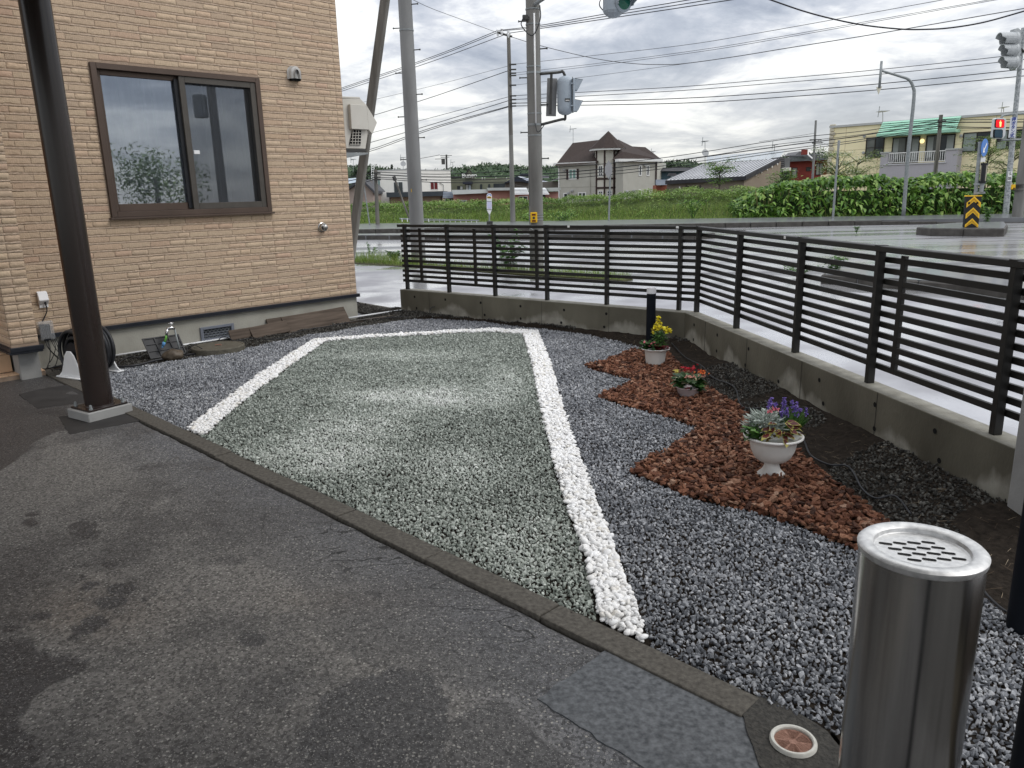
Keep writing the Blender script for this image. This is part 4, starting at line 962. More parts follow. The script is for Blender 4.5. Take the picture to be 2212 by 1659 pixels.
# faucet with green hose end
fc = thing('water_tap', 'chrome standpipe tap with a short green hose and blue connector', 'tap', G(391, 768))
FB = G(391, 768); top_ = FB+np.array([-.03, .0, .285])
MT['chrome'] = mat('chrome', (.65, .65, .66), None, .14, metal=1)
build(MB().tube([FB+[0, 0, -.02], top_], .009, 10), 'standpipe', MT['galv'], fc, smooth=True)
tt = top_; L_ = -HD
build(MB().tube([tt, tt+L_*.03+[0, 0, .012], tt+L_*.075+[0, 0, .008]], [.016, .018, .013], 10), 'valve_body', MT['chrome'], fc, smooth=True)
build(MB().tube([tt+L_*.03+[0, 0, .015], tt+L_*.03+[0, 0, .055]], .006, 8).tube([tt+L_*.0+[0, 0, .058], tt+L_*.03+[0, 0, .06], tt+L_*.055+[0, 0, .056]], .007, 8).tube([tt+L_*.03+HN*.03+[0, 0, .055], tt+L_*.03-HN*.03+[0, 0, .055]], .006, 8), 'tap_handle', MT['chrome'], fc, smooth=True)
build(MB().tube([tt+L_*.07+[0, 0, .005], tt+L_*.085+[0, 0, -.03], tt+L_*.09+[0, 0, -.06]], [.012, .014, .012], 10), 'spout', MT['chrome'], fc, smooth=True)
build(MB().tube([tt+L_*.09+[0, 0, -.05], tt+L_*.10+[0, 0, -.09], tt+L_*.125+[0, 0, -.135]], .0105, 10), 'green_hose', mat('green hose', (.10, .32, .05), (.16, .42, .08), .3), fc, smooth=True)
build(MB().tube([tt+L_*.12+[0, 0, -.125], tt+L_*.14+[0, 0, -.16]], [.016, .015], 10).tube([tt+L_*.14+[0, 0, -.16], tt+L_*.15+[0, 0, -.18]], .009, 8), 'connector', mat('blue connector', (.10, .28, .55), (.14, .34, .62), .35), fc, smooth=True)
# black ribbed plastic lid standing behind the tap
ty = thing('drain_tray', 'black ribbed plastic lid leaning behind the tap', 'lid', G(360, 770))
a, b = hw(.18, .0, .22), hw(.60, .0, .17)
a = G(325, 776); b = G(404, 764); a[2] = b[2] = .0
d = b-a; upv = np.array([0, 0, .20])-HN*.10-d*.06; nrm = np.cross(d, upv); nrm /= np.linalg.norm(nrm); nrm = nrm if nrm@HN > 0 else -nrm
build(MB().obox(a, d, upv, -nrm*.008), 'panel', MT['black'], ty, bevel=.003)
mb = MB()
for q in (0, .3, .68, .96): mb.obox(a+d*q, d*.035, upv, nrm*.012)
for q in (0, .33, .66, .95): mb.obox(a+upv*q, d, upv*.05, nrm*.010)
build(mb, 'ribs', MT['black'], ty)
sp2 = build(MB().obox(G(398, 771)+[0, 0, .005], (G(425, 766)-G(398, 771)), np.array([.01, .09, .0]), (0, 0, .012)), 'tray_foot', MT['black'], ty)
# rock on the hose
bm = bmesh.new(); bmesh.ops.create_icosphere(bm, subdivisions=3, radius=1); r = np.random.default_rng(3)
kx = r.normal(size=(5, 3))
for v in bm.verts:
    c = np.array(v.co); s_ = 1+sum(.07*math.sin(2.2*(c@k)+i) for i, k in enumerate(kx)); v.co = Vector(c*s_*np.array([.105, .075, .058]))
me = bpy.data.meshes.new('rock'); bm.to_mesh(me); bm.free(); me.materials.append(mat('brown wet rock', (.055, .042, .03), (.12, .095, .07), .45, scale=20, bump=.3)); me.polygons.foreach_set('use_smooth', np.ones(len(me.polygons), bool))
ro = bpy.data.objects.new('rock', me); COL.objects.link(ro); rl = G(377, 777); ro.location = (rl[0], rl[1], .045); ro.rotation_euler = (0, 0, .5); props(ro, 'rounded brown rock weighing down the hose in front of the black lid', 'rock')
# hose from reel to the tap
hp = [G(*p)+[0, 0, .02] for p in ((243, 790), (262, 796), (300, 792), (335, 783), (362, 778), (385, 772))]
ho = build(MB().tube(cat_(hp), .012, 8), 'hose', MT['rubber'], loc=hp[2], smooth=True); props(ho, 'black garden hose running on the ground from the reel to the tap', 'hose')
for i, pts in enumerate((((405, 765), (408, 752), (418, 749), (432, 756), (445, 762)), ((470, 742), (480, 734), (492, 734), (510, 743)), ((505, 742), (540, 735), (580, 737), (610, 733), (650, 718), (720, 706), (800, 692), (900, 686)), ((255, 790), (270, 775), (285, 770), (300, 772), (318, 768)))):
    P3 = [G(*p)+[0, 0, .02] for p in pts]
    if len(pts) < 6:
        for k in range(1, len(P3)-1): P3[k] = G(pts[k][0], pts[k][1]+8)+[0, 0, .07 if i < 2 else .04]
    c_ = build(MB().tube(cat_(P3), .005, 6), 'black_cable', MT['rubber'], loc=P3[1], smooth=True)
    props(c_, ['thin black cable looping between the black lid and the manhole', 'thin black cable arching behind the manhole', 'long black cable along the boards towards the far wall', 'thin black cable between the hose reel and the black lid'][i], 'cable')
# tangle by far wall
r = np.random.default_rng(11)
for i in range(7):
    c = G(960+r.uniform(-25, 60), 684+r.uniform(-4, 4)); rr = r.uniform(.06, .13); t0 = r.uniform(0, 6)
    pts = [c+np.array([rr*math.cos(t+t0), .05*math.sin(t*1.3), .03+abs(.10*math.sin(t*.9+i))*r.uniform(.8, 1.1)]) for t in np.linspace(0, r.uniform(3, 5.6), 22)]
    c_ = build(MB().tube(pts, .005, 5), 'cable_tangle', MT['rubber'], loc=c, smooth=True); props(c_, ('first', 'second', 'third', 'fourth', 'fifth', 'sixth', 'last')[i]+' loop of the black cable tangle at the foot of the far wall', 'cable', 'cable tangle by the far wall')
for i, pts in enumerate((((1450, 752), (1480, 778), (1515, 800), (1540, 822), (1575, 838), (1590, 852), (1598, 880), (1615, 888), (1640, 890)), ((1735, 950), (1738, 965), (1752, 990), (1790, 1010), (1825, 1012), (1842, 1030), (1862, 1060), (1890, 1080), (1925, 1078), (1945, 1090), (1965, 1120)), ((2115, 1265), (2130, 1285), (2155, 1310), (2172, 1325)))):
    P3 = [G(*p)+[0, 0, .022+gh(np.array([G(*p)[0]]), np.array([G(*p)[1]]))[0]] for p in pts]
    c_ = build(MB().tube(cat_(P3), .0055, 6), 'garden_cable', MT['rubber'], loc=P3[2], smooth=True)
    props(c_, ['black cable on the soil between the middle and back flower pots', 'black cable curving over the soil beyond the white urn', 'short black cable end on the gravel by the near path light'][i], 'cable')

# hose reel
RC = hw(-.30, 0, .47); RC = G(196, 808); RC[2] = 0
rl_ = thing('hose_reel', 'white hose reel wound with thick black hose behind the column', 'hose reel', RC)
ax = (G(249, 806)-G(150, 818)); ax[2] = 0; axl = np.linalg.norm(ax); ax = HD*.9-HN*.25; ax /= np.linalg.norm(ax)
cz = .235
r = np.random.default_rng(2)
for k in range(8):
    q = (k-3.5)*.04; c = RC+ax*q+np.array([0, 0, cz]); v1 = np.array([-ax[1], ax[0], 0])
    rad = .19+.012*(k % 2); pts = [c+ax*(.015*math.sin(t+k))+(v1*math.cos(t)+np.array([0, 0, 1])*math.sin(t))*(rad+.006*math.sin(2*t+k)) for t in np.linspace(0, 2*math.pi, 33)[:-1]]
    build(MB().tube(pts, .0165, 8, closed=True), 'hose_coil', MT['rubber'], rl_, smooth=True)
for k in range(7):
    q = (k-3)*.038; c = RC+ax*q+np.array([0, 0, cz]); pts = [c+(v1*math.cos(t)+np.array([0, 0, 1])*math.sin(t))*.13 for t in np.linspace(0, 2*math.pi, 29)[:-1]]
    build(MB().tube(pts, .016, 8, closed=True), 'hose_coil', MT['rubber'], rl_, smooth=True)
build(MB().lathe([(.09, -.14), (.09, .14)], 24, RC+[0, 0, cz], ax), 'drum', MT['black'], rl_, smooth='auto')
# curved white side frames
for s_ in (-1, 1):
    c = RC+ax*s_*.165; fpts = []
    prof = [(-.20, 0), (-.19, .02), (-.15, .05), (-.11, .12), (-.07, .21), (-.03, .25), (.03, .25), (.07, .21), (.11, .12), (.15, .05), (.19, .02), (.20, 0)]
    mb = MB(); mb.prism([c+v1*x+np.array([0, 0, z]) for x, z in prof], ax*.014*s_)
    build(mb, 'side_frame', MT['white'], rl_, bevel=.004)
    mb = MB(); mb.obox(c+ax*(-.03)*s_-v1*.20+[0, 0, -.0], ax*.075*s_, v1*.4, (0, 0, .014)); build(mb, 'foot', MT['white'], rl_, bevel=.004)
hc = RC+ax*.165; mb = MB()
a2 = G(249, 735)
hb = RC+ax*.19-v1*.0+np.array([0, 0, .335]); mb = MB(); rr_o, rr_i = .032, .017
mb.tube([hb+(ax*math.cos(t)*.030+np.array([0, 0, 1])*math.sin(t)*.020) for t in np.linspace(0, 6.283, 25)[:-1]], .011, 8, closed=True)
mb.tube([hb-ax*.03, hb-ax*.16], .013, 8); mb.tube([hb-ax*.16, RC+ax*.03+[0, 0, .24]], .013, 8); build(mb, 'carry_handle', MT['white'], rl_, smooth=True)

# ------------------------------------------------------------------ planters
def leafset(cs, dirs, L_, W_, curl=.3, seed=0, nseg=3):
    """cs (N,3) bases, dirs (N,3) unit directions; returns v,f quads for bent leaves"""
    r = np.random.default_rng(seed); n = len(cs); dirs = dirs/np.linalg.norm(dirs, axis=1)[:, None]
    side = np.cross(dirs, r.normal(size=(n, 3))*.35+np.array([0, 0, 1.])); side /= np.linalg.norm(side, axis=1)[:, None]+1e-9; nrm = np.cross(side, dirs)
    L_ = np.asarray(L_)*np.ones(n); W_ = np.asarray(W_)*np.ones(n); wd = [.12, .95, .8, .04] if nseg == 3 else [.5, .4, .02]
    V = []; m = nseg+1
    for k in range(m):
        t = k/nseg; c = cs+dirs*(L_*t)[:, None]-nrm*(L_*curl*t*t)[:, None]
        V.append(c-side*(W_*wd[k]*.5)[:, None]+nrm*(W_*.12)[:, None]); V.append(c+side*(W_*wd[k]*.5)[:, None]+nrm*(W_*.12)[:, None])
    V = np.stack(V, 1).reshape(-1, 3); base = np.arange(n)[:, None]*2*m; F_ = []
    for k in range(nseg): F_.append(base+np.array([[2*k, 2*k+1, 2*k+3, 2*k+2]]))
    return V, np.concatenate(F_, 1).reshape(-1, 4)
def leafmat(name, ramp, rough=.5, trl=.25, inst=False):
    m = mat(name, (1, 1, 1), None, rough, scale=15, attrn='tone', inst=inst, ramp=ramp, contrast=.5)
    N, L, b = nodes(m); o = [n for n in N if n.type == 'OUTPUT_MATERIAL'][0]; t = N.new('ShaderNodeBsdfTranslucent'); mx = N.new('ShaderNodeMixShader'); mx.inputs[0].default_value = trl
    L.new(b.inputs['Base Color'].links[0].from_socket, t.inputs[0]); L.new(b.outputs[0], mx.inputs[1]); L.new(t.outputs[0], mx.inputs[2]); L.new(mx.outputs[0], o.inputs[0]); return m
def rdir(n, r, zmin=0, zmax=1):
    z = r.uniform(zmin, zmax, n); a = r.uniform(0, 6.283, n); s_ = np.sqrt(np.clip(1-z*z, 0, 1)); return np.stack([s_*np.cos(a), s_*np.sin(a), z], -1)
def leaves(name, parent, cs, dirs, L_, W_, m, seed, curl=.3, nseg=3, stuff=None, tone=None):
    v, f = leafset(cs, dirs, L_, W_, curl, seed, nseg); n = len(cs); t = np.random.default_rng(seed+9).random(n) if tone is None else tone; o = build_np(name, v, f, m, parent, at={'tone': np.repeat(t, nseg)})
    if stuff: o['kind'] = 'stuff'
    return o
M_lg = leafmat('green leaves', [(0, (.025, .07, .015)), (.5, (.06, .15, .03)), (1, (.13, .26, .06))])
M_dg = leafmat('dark green leaves', [(0, (.015, .045, .012)), (.6, (.035, .09, .025)), (1, (.07, .15, .04))], .35)
M_silver = leafmat('silver leaves', [(0, (.28, .33, .29)), (1, (.5, .55, .5))], .8, .1)
M_redl = leafmat('dark red leaves', [(0, (.06, .008, .012)), (1, (.17, .02, .025))], .4)
M_coleus = leafmat('burgundy leaf blades', [(0, (.065, .012, .014)), (1, (.15, .03, .03))], .45)
M_colE = leafmat('yellow green leaf edges', [(0, (.30, .28, .06)), (1, (.48, .42, .12))], .5)
def petal(name, c1, c2): return leafmat(name, [(0, c1), (1, c2)], .5, .3)
M_yel = petal('yellow petals', (.75, .62, .02), (.9, .82, .08)); M_pink = petal('pink petals', (.6, .12, .16), (.8, .28, .32)); M_red = petal('red petals', (.35, .008, .02), (.6, .03, .05))
M_org = petal('orange petals', (.75, .16, .03), (.9, .33, .12)); M_wht = petal('pale petals', (.75, .62, .42), (.85, .8, .62)); M_pur = petal('purple petals', (.16, .10, .42), (.36, .26, .68))
M_lyel = petal('pale yellow petals', (.7, .6, .12), (.82, .76, .3)); M_salmon = petal('salmon petals', (.75, .35, .28), (.85, .55, .45))
M_stem = mat('green stems', (.06, .12, .03), (.1, .18, .05), .6)
def blossoms(name, parent, centres, size, m, seed, per=10, sq=1.):
    r = np.random.default_rng(seed); cs = np.repeat(np.asarray(centres), per, 0); d = rdir(len(cs), r, -.5, 1); d[:, 2] *= sq
    return leaves(name, parent, cs, d, size*r.uniform(.7, 1.2, len(cs)), size*r.uniform(.6, .95, len(cs)), m, seed, .2, stuff=True)

# back pot: white flower pot with a wavy rim
PC = G(1418, 792); PC = PC+np.array([.0, .06, 0]); PC[2] = -.02
pot = thing('flower_pot', 'white wavy-rimmed pot with tall yellow snapdragons by the path light', 'flower pot', PC)
M_pot = mat('white pot', (.66, .65, .62), (.76, .75, .72), .45, scale=6)
wv = lambda th, j: .0
prof = [(.078, -.01), (.08, 0), (.098, .15), (.102, .165), (.128, .175), (.131, .18), (.118, .181), (.094, .168), (.088, .15)]
mb = MB().lathe(prof, 64, PC, wav=lambda th, j: .035*math.sin(8*th) if 4 <= j <= 6 else (.012*math.sin(8*th) if j in (1, 2, 3) else 0))
for i in range(len(mb.v)):
    x, y, z = mb.v[i]; th = math.atan2(y-PC[1], x-PC[0])
    if z > .17 and math.hypot(x-PC[0], y-PC[1]) > .108: mb.v[i] = (x, y, z+.008*math.sin(8*th+1))
build(mb, 'pot', M_pot, pot, smooth=True)
build(MB().lathe([(.0, .15), (.092, .15)][::-1], 24, PC), 'soil', M_soil, pot)
r = np.random.default_rng(4)
cx2 = PC+np.array([.035, .02, 0])
n = 260; h = r.uniform(.16, .31, n); a = r.uniform(0, 6.28, n); rad = .05*np.sqrt(r.random(n))*(1.2-h); cs = cx2+np.stack([rad*np.cos(a), rad*np.sin(a), h], -1); d = rdir(n, r, -.1, .7); leaves('snapdragon_leaves', pot, cs, d, .05, .014, M_lg, 21)
mb = MB(); [mb.tube([cx2+[.02*math.cos(k), .02*math.sin(k), .15], cx2+[.035*math.cos(k*1.7), .035*math.sin(k*1.7), .36]], .003, 5) for k in range(6)]; build(mb, 'stems', M_stem, pot)
fc_ = [cx2+np.array([dx, dy, z*.92]) for dx, dy, z in ((-.035, 0, .40), (-.025, .01, .43), (-.01, 0, .46), (-.005, 0, .49), (.01, .01, .43), (.02, 0, .40), (-.05, 0, .37), (-.045, -.01, .40), (0, -.02, .41), (-.02, -.02, .38), (.035, -.01, .385), (.055, 0, .37), (.07, .01, .385), (.085, 0, .365), (.06, -.01, .35), (.095, 0, .35), (.0, .0, .375), (-.055, -.01, .345), (-.015, 0, .445))]
blossoms('yellow_blossoms', pot, fc_, .027, M_yel, 22, 12)
n = 90; a = r.uniform(2.4, 5.2, n); rad = .1*np.sqrt(r.random(n)); cs = PC+np.stack([rad*np.cos(a)-.02, rad*np.sin(a), r.uniform(.17, .24, n)], -1); leaves('begonia_leaves', pot, cs, rdir(n, r, 0, .7), .045, .036, M_dg, 23)
n = 60; cs = PC+np.stack([r.uniform(.0, .08, n), r.uniform(-.1, -.02, n), r.uniform(.165, .215, n)], -1); leaves('red_leaves', pot, cs, rdir(n, r, -.2, .6), .045, .028, M_redl, 24)
blossoms('pink_blossoms', pot, [PC+np.array(p) for p in ((-.11, -.05, .245), (-.05, -.08, .235), (-.03, -.08, .245), (-.07, -.07, .215), (-.02, -.085, .22))], .018, M_pink, 25, 8)
# middle pot
QC = G(1490, 862)+np.array([.0, .06, 0]); QC[2] = -.01
pot2 = thing('flower_pot', 'low pale pink pot of mixed red, orange and yellow kalanchoe', 'flower pot', QC)
M_pot2 = mat('pale pink pot', (.52, .45, .46), (.60, .53, .54), .4)
build(MB().lathe([(.06, -.01), (.065, .0), (.088, .085), (.095, .09), (.094, .098), (.084, .096)], 48, QC), 'pot', M_pot2, pot2, smooth=True)
build(MB().lathe([(.0, .085), (.086, .085)][::-1], 24, QC), 'soil', M_soil, pot2)
n = 110; a = r.uniform(0, 6.28, n); cs = QC+np.stack([.05*np.cos(a), .05*np.sin(a), r.uniform(.09, .16, n)], -1); d = np.stack([np.cos(a), np.sin(a), r.uniform(-.2, .7, n)], -1); leaves('kalanchoe_leaves', pot2, cs, d, r.uniform(.06, .105, n), r.uniform(.045, .065, n), M_dg, 26, .25)
def cluster(c, rx, ry, n_): return [QC+np.array([c[0]+r.normal()*rx, c[1]+r.normal()*ry, c[2]+r.normal()*ry*.4]) for _ in range(n_)]
blossoms('red_blossoms', pot2, cluster((0, .0, .235), .033, .022, 34), .012, M_red, 27, 7); blossoms('orange_blossoms', pot2, cluster((.105, .01, .20), .020, .015, 22), .012, M_org, 28, 7)
blossoms('yellow_blossoms', pot2, cluster((-.095, 0, .215), .013, .012, 14), .012, M_lyel, 29, 7); blossoms('pale_blossoms', pot2, cluster((-.105, -.02, .165), .016, .016, 12)+cluster((.03, -.06, .165), .02, .01, 8)+cluster((-.05, -.07, .14), .012, .012, 8), .010, M_wht, 30, 7)
blossoms('salmon_blossoms', pot2, cluster((-.01, -.05, .18), .018, .012, 18)+cluster((.095, -.02, .175), .012, .008, 6), .012, M_salmon, 31, 7); blossoms('crimson_blossoms', pot2, cluster((-.02, -.085, .10), .008, .006, 6), .011, M_red, 32, 7)
# urn
UC = G(1672, 1036)+np.array([.0, .05, 0]); UC[2] = -.003
urn = thing('urn_planter', 'white pedestal urn planted with lavender, silver leaves and burgundy coleus', 'urn', UC)
mb = MB().lathe([(.088, 0), (.09, .008), (.075, .02), (.05, .045), (.04, .07), (.037, .088), (.05, .095), (.078, .103), (.1, .125), (.116, .16), (.124, .2), (.128, .222), (.145, .226), (.157, .235), (.158, .243), (.15, .246), (.135, .238), (.122, .225)], 72, UC,
                 wav=lambda th, j: -.012*abs(math.sin(8*th)) if 7 <= j <= 10 else (.012*math.sin(5*th+1) if j in (0, 1) else 0))
build(mb, 'bowl', M_pot, urn, smooth=True); build(MB().lathe([(.0, .22), (.125, .22)][::-1], 32, UC), 'soil', M_soil, urn)
r = np.random.default_rng(40)
# silver dusty miller: feathery
n = 420; c0 = UC+np.array([-.045, .02, .25]); a = r.uniform(0, 6.28, n); h = r.uniform(0, .14, n); rad = .085*np.sqrt(r.random(n)); cs = c0+np.stack([rad*np.cos(a), rad*np.sin(a)*.8, h*(1-rad/.16)], -1)
d = np.stack([np.cos(a)*.7, np.sin(a)*.7, r.uniform(.1, 1.2, n)], -1); leaves('silver_foliage', urn, cs, d, r.uniform(.03, .06, n), r.uniform(.008, .016, n), M_silver, 41)
# lavender
n = 340; c0 = UC+np.array([.085, .05, .22]); a = r.uniform(0, 6.28, n); sp_ = r.uniform(.05, .55, n); d = np.stack([np.cos(a)*sp_+.25, np.sin(a)*sp_, np.ones(n)], -1); cs = c0+np.stack([.035*np.cos(a), .03*np.sin(a), np.zeros(n)], -1)
leaves('lavender_leaves', urn, cs, d, r.uniform(.09, .17, n), .006, M_lg, 42, .08)
mb = MB(); tips = [(-.045, .03, .44), (-.03, .04, .455), (.0, .05, .42), (-.015, .03, .43), (.045, .05, .455), (.04, .05, .43), (.05, .02, .405), (.09, .06, .435), (.115, .05, .42), (.10, .04, .40), (.12, .03, .395), (.175, .06, .385), (.02, .02, .385), (.06, .03, .375)]
ft = []
for i, t in enumerate(tips):
    p = UC+np.array(t)*[1, 1, .93]+[.02, 0, 0]; b_ = UC+np.array([.06+.1*(t[0]), .05, .23]); mb.tube(cat_([b_, (b_+p)/2+[.01, 0, .01], p], 4), .0022, 5); 
    for q in range(5): ft.append(p-np.array([0, 0, .009*q-.01])+r.normal(size=3)*.003)
build(mb, 'lavender_stems', M_stem, urn, smooth=True); blossoms('lavender_flowers', urn, ft, .013, M_pur, 43, 10)
blossoms('pink_blossoms', urn, [UC+np.array(p) for p in ((-.035, .0, .37), (-.025, .0, .375), (.0, .02, .385), (.01, .02, .38), (.02, .02, .378))], .017, M_pink, 44, 7)
n = 70; cs = UC+np.stack([r.uniform(-.16, -.08, n), r.uniform(-.08, .03, n), r.uniform(.23, .30, n)], -1); leaves('ivy_leaves', urn, cs, rdir(n, r, -.3, .8), .034, .030, M_lg, 45)
# coleus: burgundy blades with a yellow-green rim, each leaf a part
for i in range(44):
    a = -math.pi*r.uniform(.02, .98); rad = r.uniform(.02, .075); c = UC+np.array([.02+rad*math.cos(a)*1.25, rad*math.sin(a)*1.35-.025, .258+r.uniform(.0, .07)-rad*.15]); d = np.array([[math.cos(a)*.9, math.sin(a)*.8, r.uniform(-.35, .55)]])
    l = r.uniform(.042, .07); v, f = leafset(np.array([c]), d, l, l*.62, .4, 60+i)
    build_np('coleus_leaf', v, f, M_colE, urn, at={'tone': np.full(3, r.random())})
    nn_ = np.array([0, -.25, 1.])*.0015; v2 = v.mean(0)+(v-v.mean(0))*np.array([.80, .80, .9])+nn_; build_np('coleus_blade', v2, f, M_coleus, urn, at={'tone': np.full(3, r.random())})

# ------------------------------------------------------------------ path lights
M_cap = mat('milky cap', (.70, .70, .72), (.74, .74, .76), .35)
M_navy = mat('blue black paint', (.004, .006, .010), (.007, .009, .014), .6, spec=.15)
def plight(c, label, h=.585, rad=.047):
    p = thing('path_light', label, 'path light', c, 'garden path lights'); build(MB().lathe([(rad, -.03), (rad, h-.062)], 36, c), 'post', M_navy, p, smooth='auto')
    build(MB().lathe([(rad+.001, h-.062), (rad+.001, h-.004), (rad-.003, h), (0, h)], 36, c), 'cap', M_cap, p, smooth='auto')
c1 = G(1405, 742); plight(c1, 'far black path light with a white cap behind the yellow flowers')
c2 = G(2200, 1368)+np.array([.035, .04, 0]); plight(c2, 'near black path light at the right edge by the gate pillar')
c3 = np.array([.0, 0, 0]); c3 = AY(2236, 1659, .93); c3[2] = 0; 
bp_ = thing('dark_post', 'plain dark post rising at the lower right edge of the gravel', 'post', c3); build(MB().lathe([(.03, -.05), (.03, CH-.62), (.026, CH-.612), (0, CH-.611)], 28, c3), 'shaft', M_navy, bp_, smooth='auto')

# ------------------------------------------------------------------ litter: twigs and leaves on the soil
r = np.random.default_rng(77); n = 900
x = r.uniform(.4, 2.4, n*3); y = r.uniform(2.6, 9.5, n*3); q = inpoly(x, y, GARDEN) & ~inpoly(x, y, GRAV) & ~inpoly(x, y, MULCH) & cull(x, y); x, y = x[q][:n], y[q][:n]; n = len(x)
cs = np.stack([x, y, gh(x, y)+.008], -1); a = r.uniform(0, 6.28, n); d = np.stack([np.cos(a), np.sin(a), r.normal(0, .15, n)], -1)
leaves('soil_litter', None, cs, d, r.uniform(.03, .10, n), .0035, leafmat('dry straw', [(0, (.05, .03, .02)), (.6, (.14, .10, .06)), (1, (.38, .31, .22))], .8, 0), 78, .1, 2, stuff=True)

# ------------------------------------------------------------------ street: kerbs, islands, grass strip
def obx(name, poly, z0, z1, m, parent=None, **k):
    return build(MB().prism([(p[0], p[1], z0) for p in poly], (0, 0, z1-z0)), name, m, parent, loc=(poly[0][0], poly[0][1], 0) if parent is None else (0, 0, 0), **k)
M_kst = mat('street kerb concrete', (.045, .041, .037), (.085, .08, .073), .6, scale=6, bump=.3, bscale=30)
M_side = mat('wet sidewalk asphalt', (.10, .105, .115), (.16, .165, .175), .22, rough2=.5, scale=1.2, bump=.1, bscale=30, coat=.5)
M_earth = mat('weedy earth', (.04, .045, .018), (.09, .09, .04), .9, scale=3, bump=.8, bscale=12, bdist=.05)
kA, kB = G(765, 505, ROADZ), G(1800, 488, ROADZ); kd = (kB-kA)/np.linalg.norm(kB-kA); kn = np.array([-kd[1], kd[0], 0])
kl = lambda s, t: kA+kd*s+kn*t
SWZ = .17
sk = bpy.data.objects.new('street_kerb', None); COL.objects.link(sk); sk['kind'] = 'structure'; ORG['street_kerb'] = (0, 0, 0)
s = -50.
while s < 20.5:
    l = 1.0 if -14 < s < 22 else 4.0
    build(MB().obox(kl(s+.012, 0)+[0, 0, -.1], kd*(l-.024), kn*.18, (0, 0, .1+SWZ-ROADZ+.0)), 'kerb_stone', M_kst, sk, bevel=.015); s += l
for k in range(5):  # dropped kerb ramp
    z1 = .1+(SWZ-ROADZ)*(1-(k+.5)/5*.85); build(MB().obox(kl(s+.01, 0)+[0, 0, -.1], kd*.98, kn*.18, (0, 0, z1)), 'kerb_stone', M_kst, sk, bevel=.01); s += 1
while s < 60: build(MB().obox(kl(s+.01, 0)+[0, 0, -.1], kd*1.98, kn*.18, (0, 0, .12)), 'kerb_stone', M_kst, sk); s += 2
obx('sidewalk', [kl(-50, .18), kl(25, .18), kl(70, .18), kl(70, 3.2), kl(25, 4.5), kl(-50, 12)], -.05, SWZ-ROADZ-.022, M_side, kind='structure')
# median and islands
def island(name, near, h, m=M_kst, wd=.16, top=None):
    n = len(near); c = sum(near)/n
    o = bpy.data.objects.new(name, None); COL.objects.link(o); o['kind'] = 'structure'; o.location = (c[0], c[1], 0); ORG[o.name] = (c[0], c[1], 0.)
    for i in range(n):
        a, b = near[i], near[(i+1) % n]; d = b-a; L_ = np.linalg.norm(d); d = d/L_; w = np.array([-d[1], d[0], 0]); w = w if w@(c-a) > 0 else -w
        k = max(1, int(L_/1.0)); k = min(k, 60)
        for j in range(k): build(MB().obox(a+d*(L_*j/k+.008)+[0, 0, -.1], d*(L_/k-.016), w*wd, (0, 0, .1+h)), 'kerb_stone', m, o, bevel=.02)
    ins = [p+(c-p)/np.linalg.norm(c-p)*wd*.4 for p in near]
    build(MB().prism([(p[0], p[1], -.05) for p in ins], (0, 0, .05+h-.012)), 'fill', top or M_side, o); return o
m1, m2 = G(765, 518, ROADZ), G(1500, 517, ROADZ)
dm = (m2-m1)/np.linalg.norm(m2-m1); nm_ = np.array([-dm[1], dm[0], 0])
island('median', [m1-dm*22, m2, m2+dm*.6+nm_*.5, m2+nm_*1.0, m1-dm*22+nm_*1.0], .17)
island('traffic_island', [G(p[0], p[1], ROADZ) for p in ((1978, 507), (2010, 510), (2080, 511), (2168, 511), (2176, 502), (2168, 494), (2080, 495), (2010, 500))], .23)
island('traffic_island', [G(p[0], p[1], ROADZ) for p in ((1772, 613), (1850, 618), (1980, 628), (2212, 648), (2600, 690), (2700, 640), (2212, 608), (1980, 598), (1850, 596), (1790, 601))], .15)
# puddled pale concrete gutter in front of the near island
# grass strip with weeds
g0, g1 = G(640, 558), G(1350, 606); gd_ = g1-g0; gl = np.linalg.norm(gd_); gd_ = gd_/gl; gn_ = np.array([-gd_[1], gd_[0], 0])
obx('grass_strip_soil', [g0-gn_*.35, g1-gn_*.1, g1+gn_*.25, g0+gn_*.75], -.04, .012, M_earth, kind='structure')
M_grass = leafmat('grass blades', [(0, (.08, .14, .022)), (.5, (.19, .31, .055)), (.85, (.30, .41, .10)), (1, (.42, .38, .16))], .6)
M_ivy = leafmat('hedge leaves', [(0, (.035, .07, .015)), (.4, (.10, .18, .035)), (.8, (.19, .31, .065)), (1, (.30, .40, .12))], .5)
M_knot = leafmat('large hedge leaves', [(0, (.03, .08, .014)), (.4, (.085, .19, .03)), (.75, (.20, .36, .065)), (1, (.36, .50, .14))], .4, .3)
r = np.random.default_rng(90)
def blades(name, x, y, z, h, w_, m, seed, lean=.35, parent=None):
    n = len(x); r = np.random.default_rng(seed); a = r.uniform(0, 6.28, n); l = np.abs(r.normal(0, lean, n)); d = np.stack([np.cos(a)*l, np.sin(a)*l, np.ones(n)], -1)
    v, f = leafset(np.stack([x, y, z], -1), d, h, w_, .25, seed, 2); return build_np(name, v, f, m, parent, at={'tone': np.repeat(r.random(n), 2)}, kind='stuff' if parent is None else None)
n = 9000; s_ = r.uniform(0, gl, n); clump = tri_noise(s_, s_*0, 1.3, 5); q = clump > r.random(n)*.75; s_ = s_[q]; n = len(s_); t_ = r.uniform(-.2, .5, n)*np.clip(1.2-s_/gl*.6, .3, 1)
P_ = g0+gd_*s_[:, None]+gn_*t_[:, None]; blades('roadside_grass', P_[:, 0], P_[:, 1], np.full(n, .02), r.uniform(.06, .22, n)*(1+.6*(s_ < gl*.45)), .009, M_grass, 91)
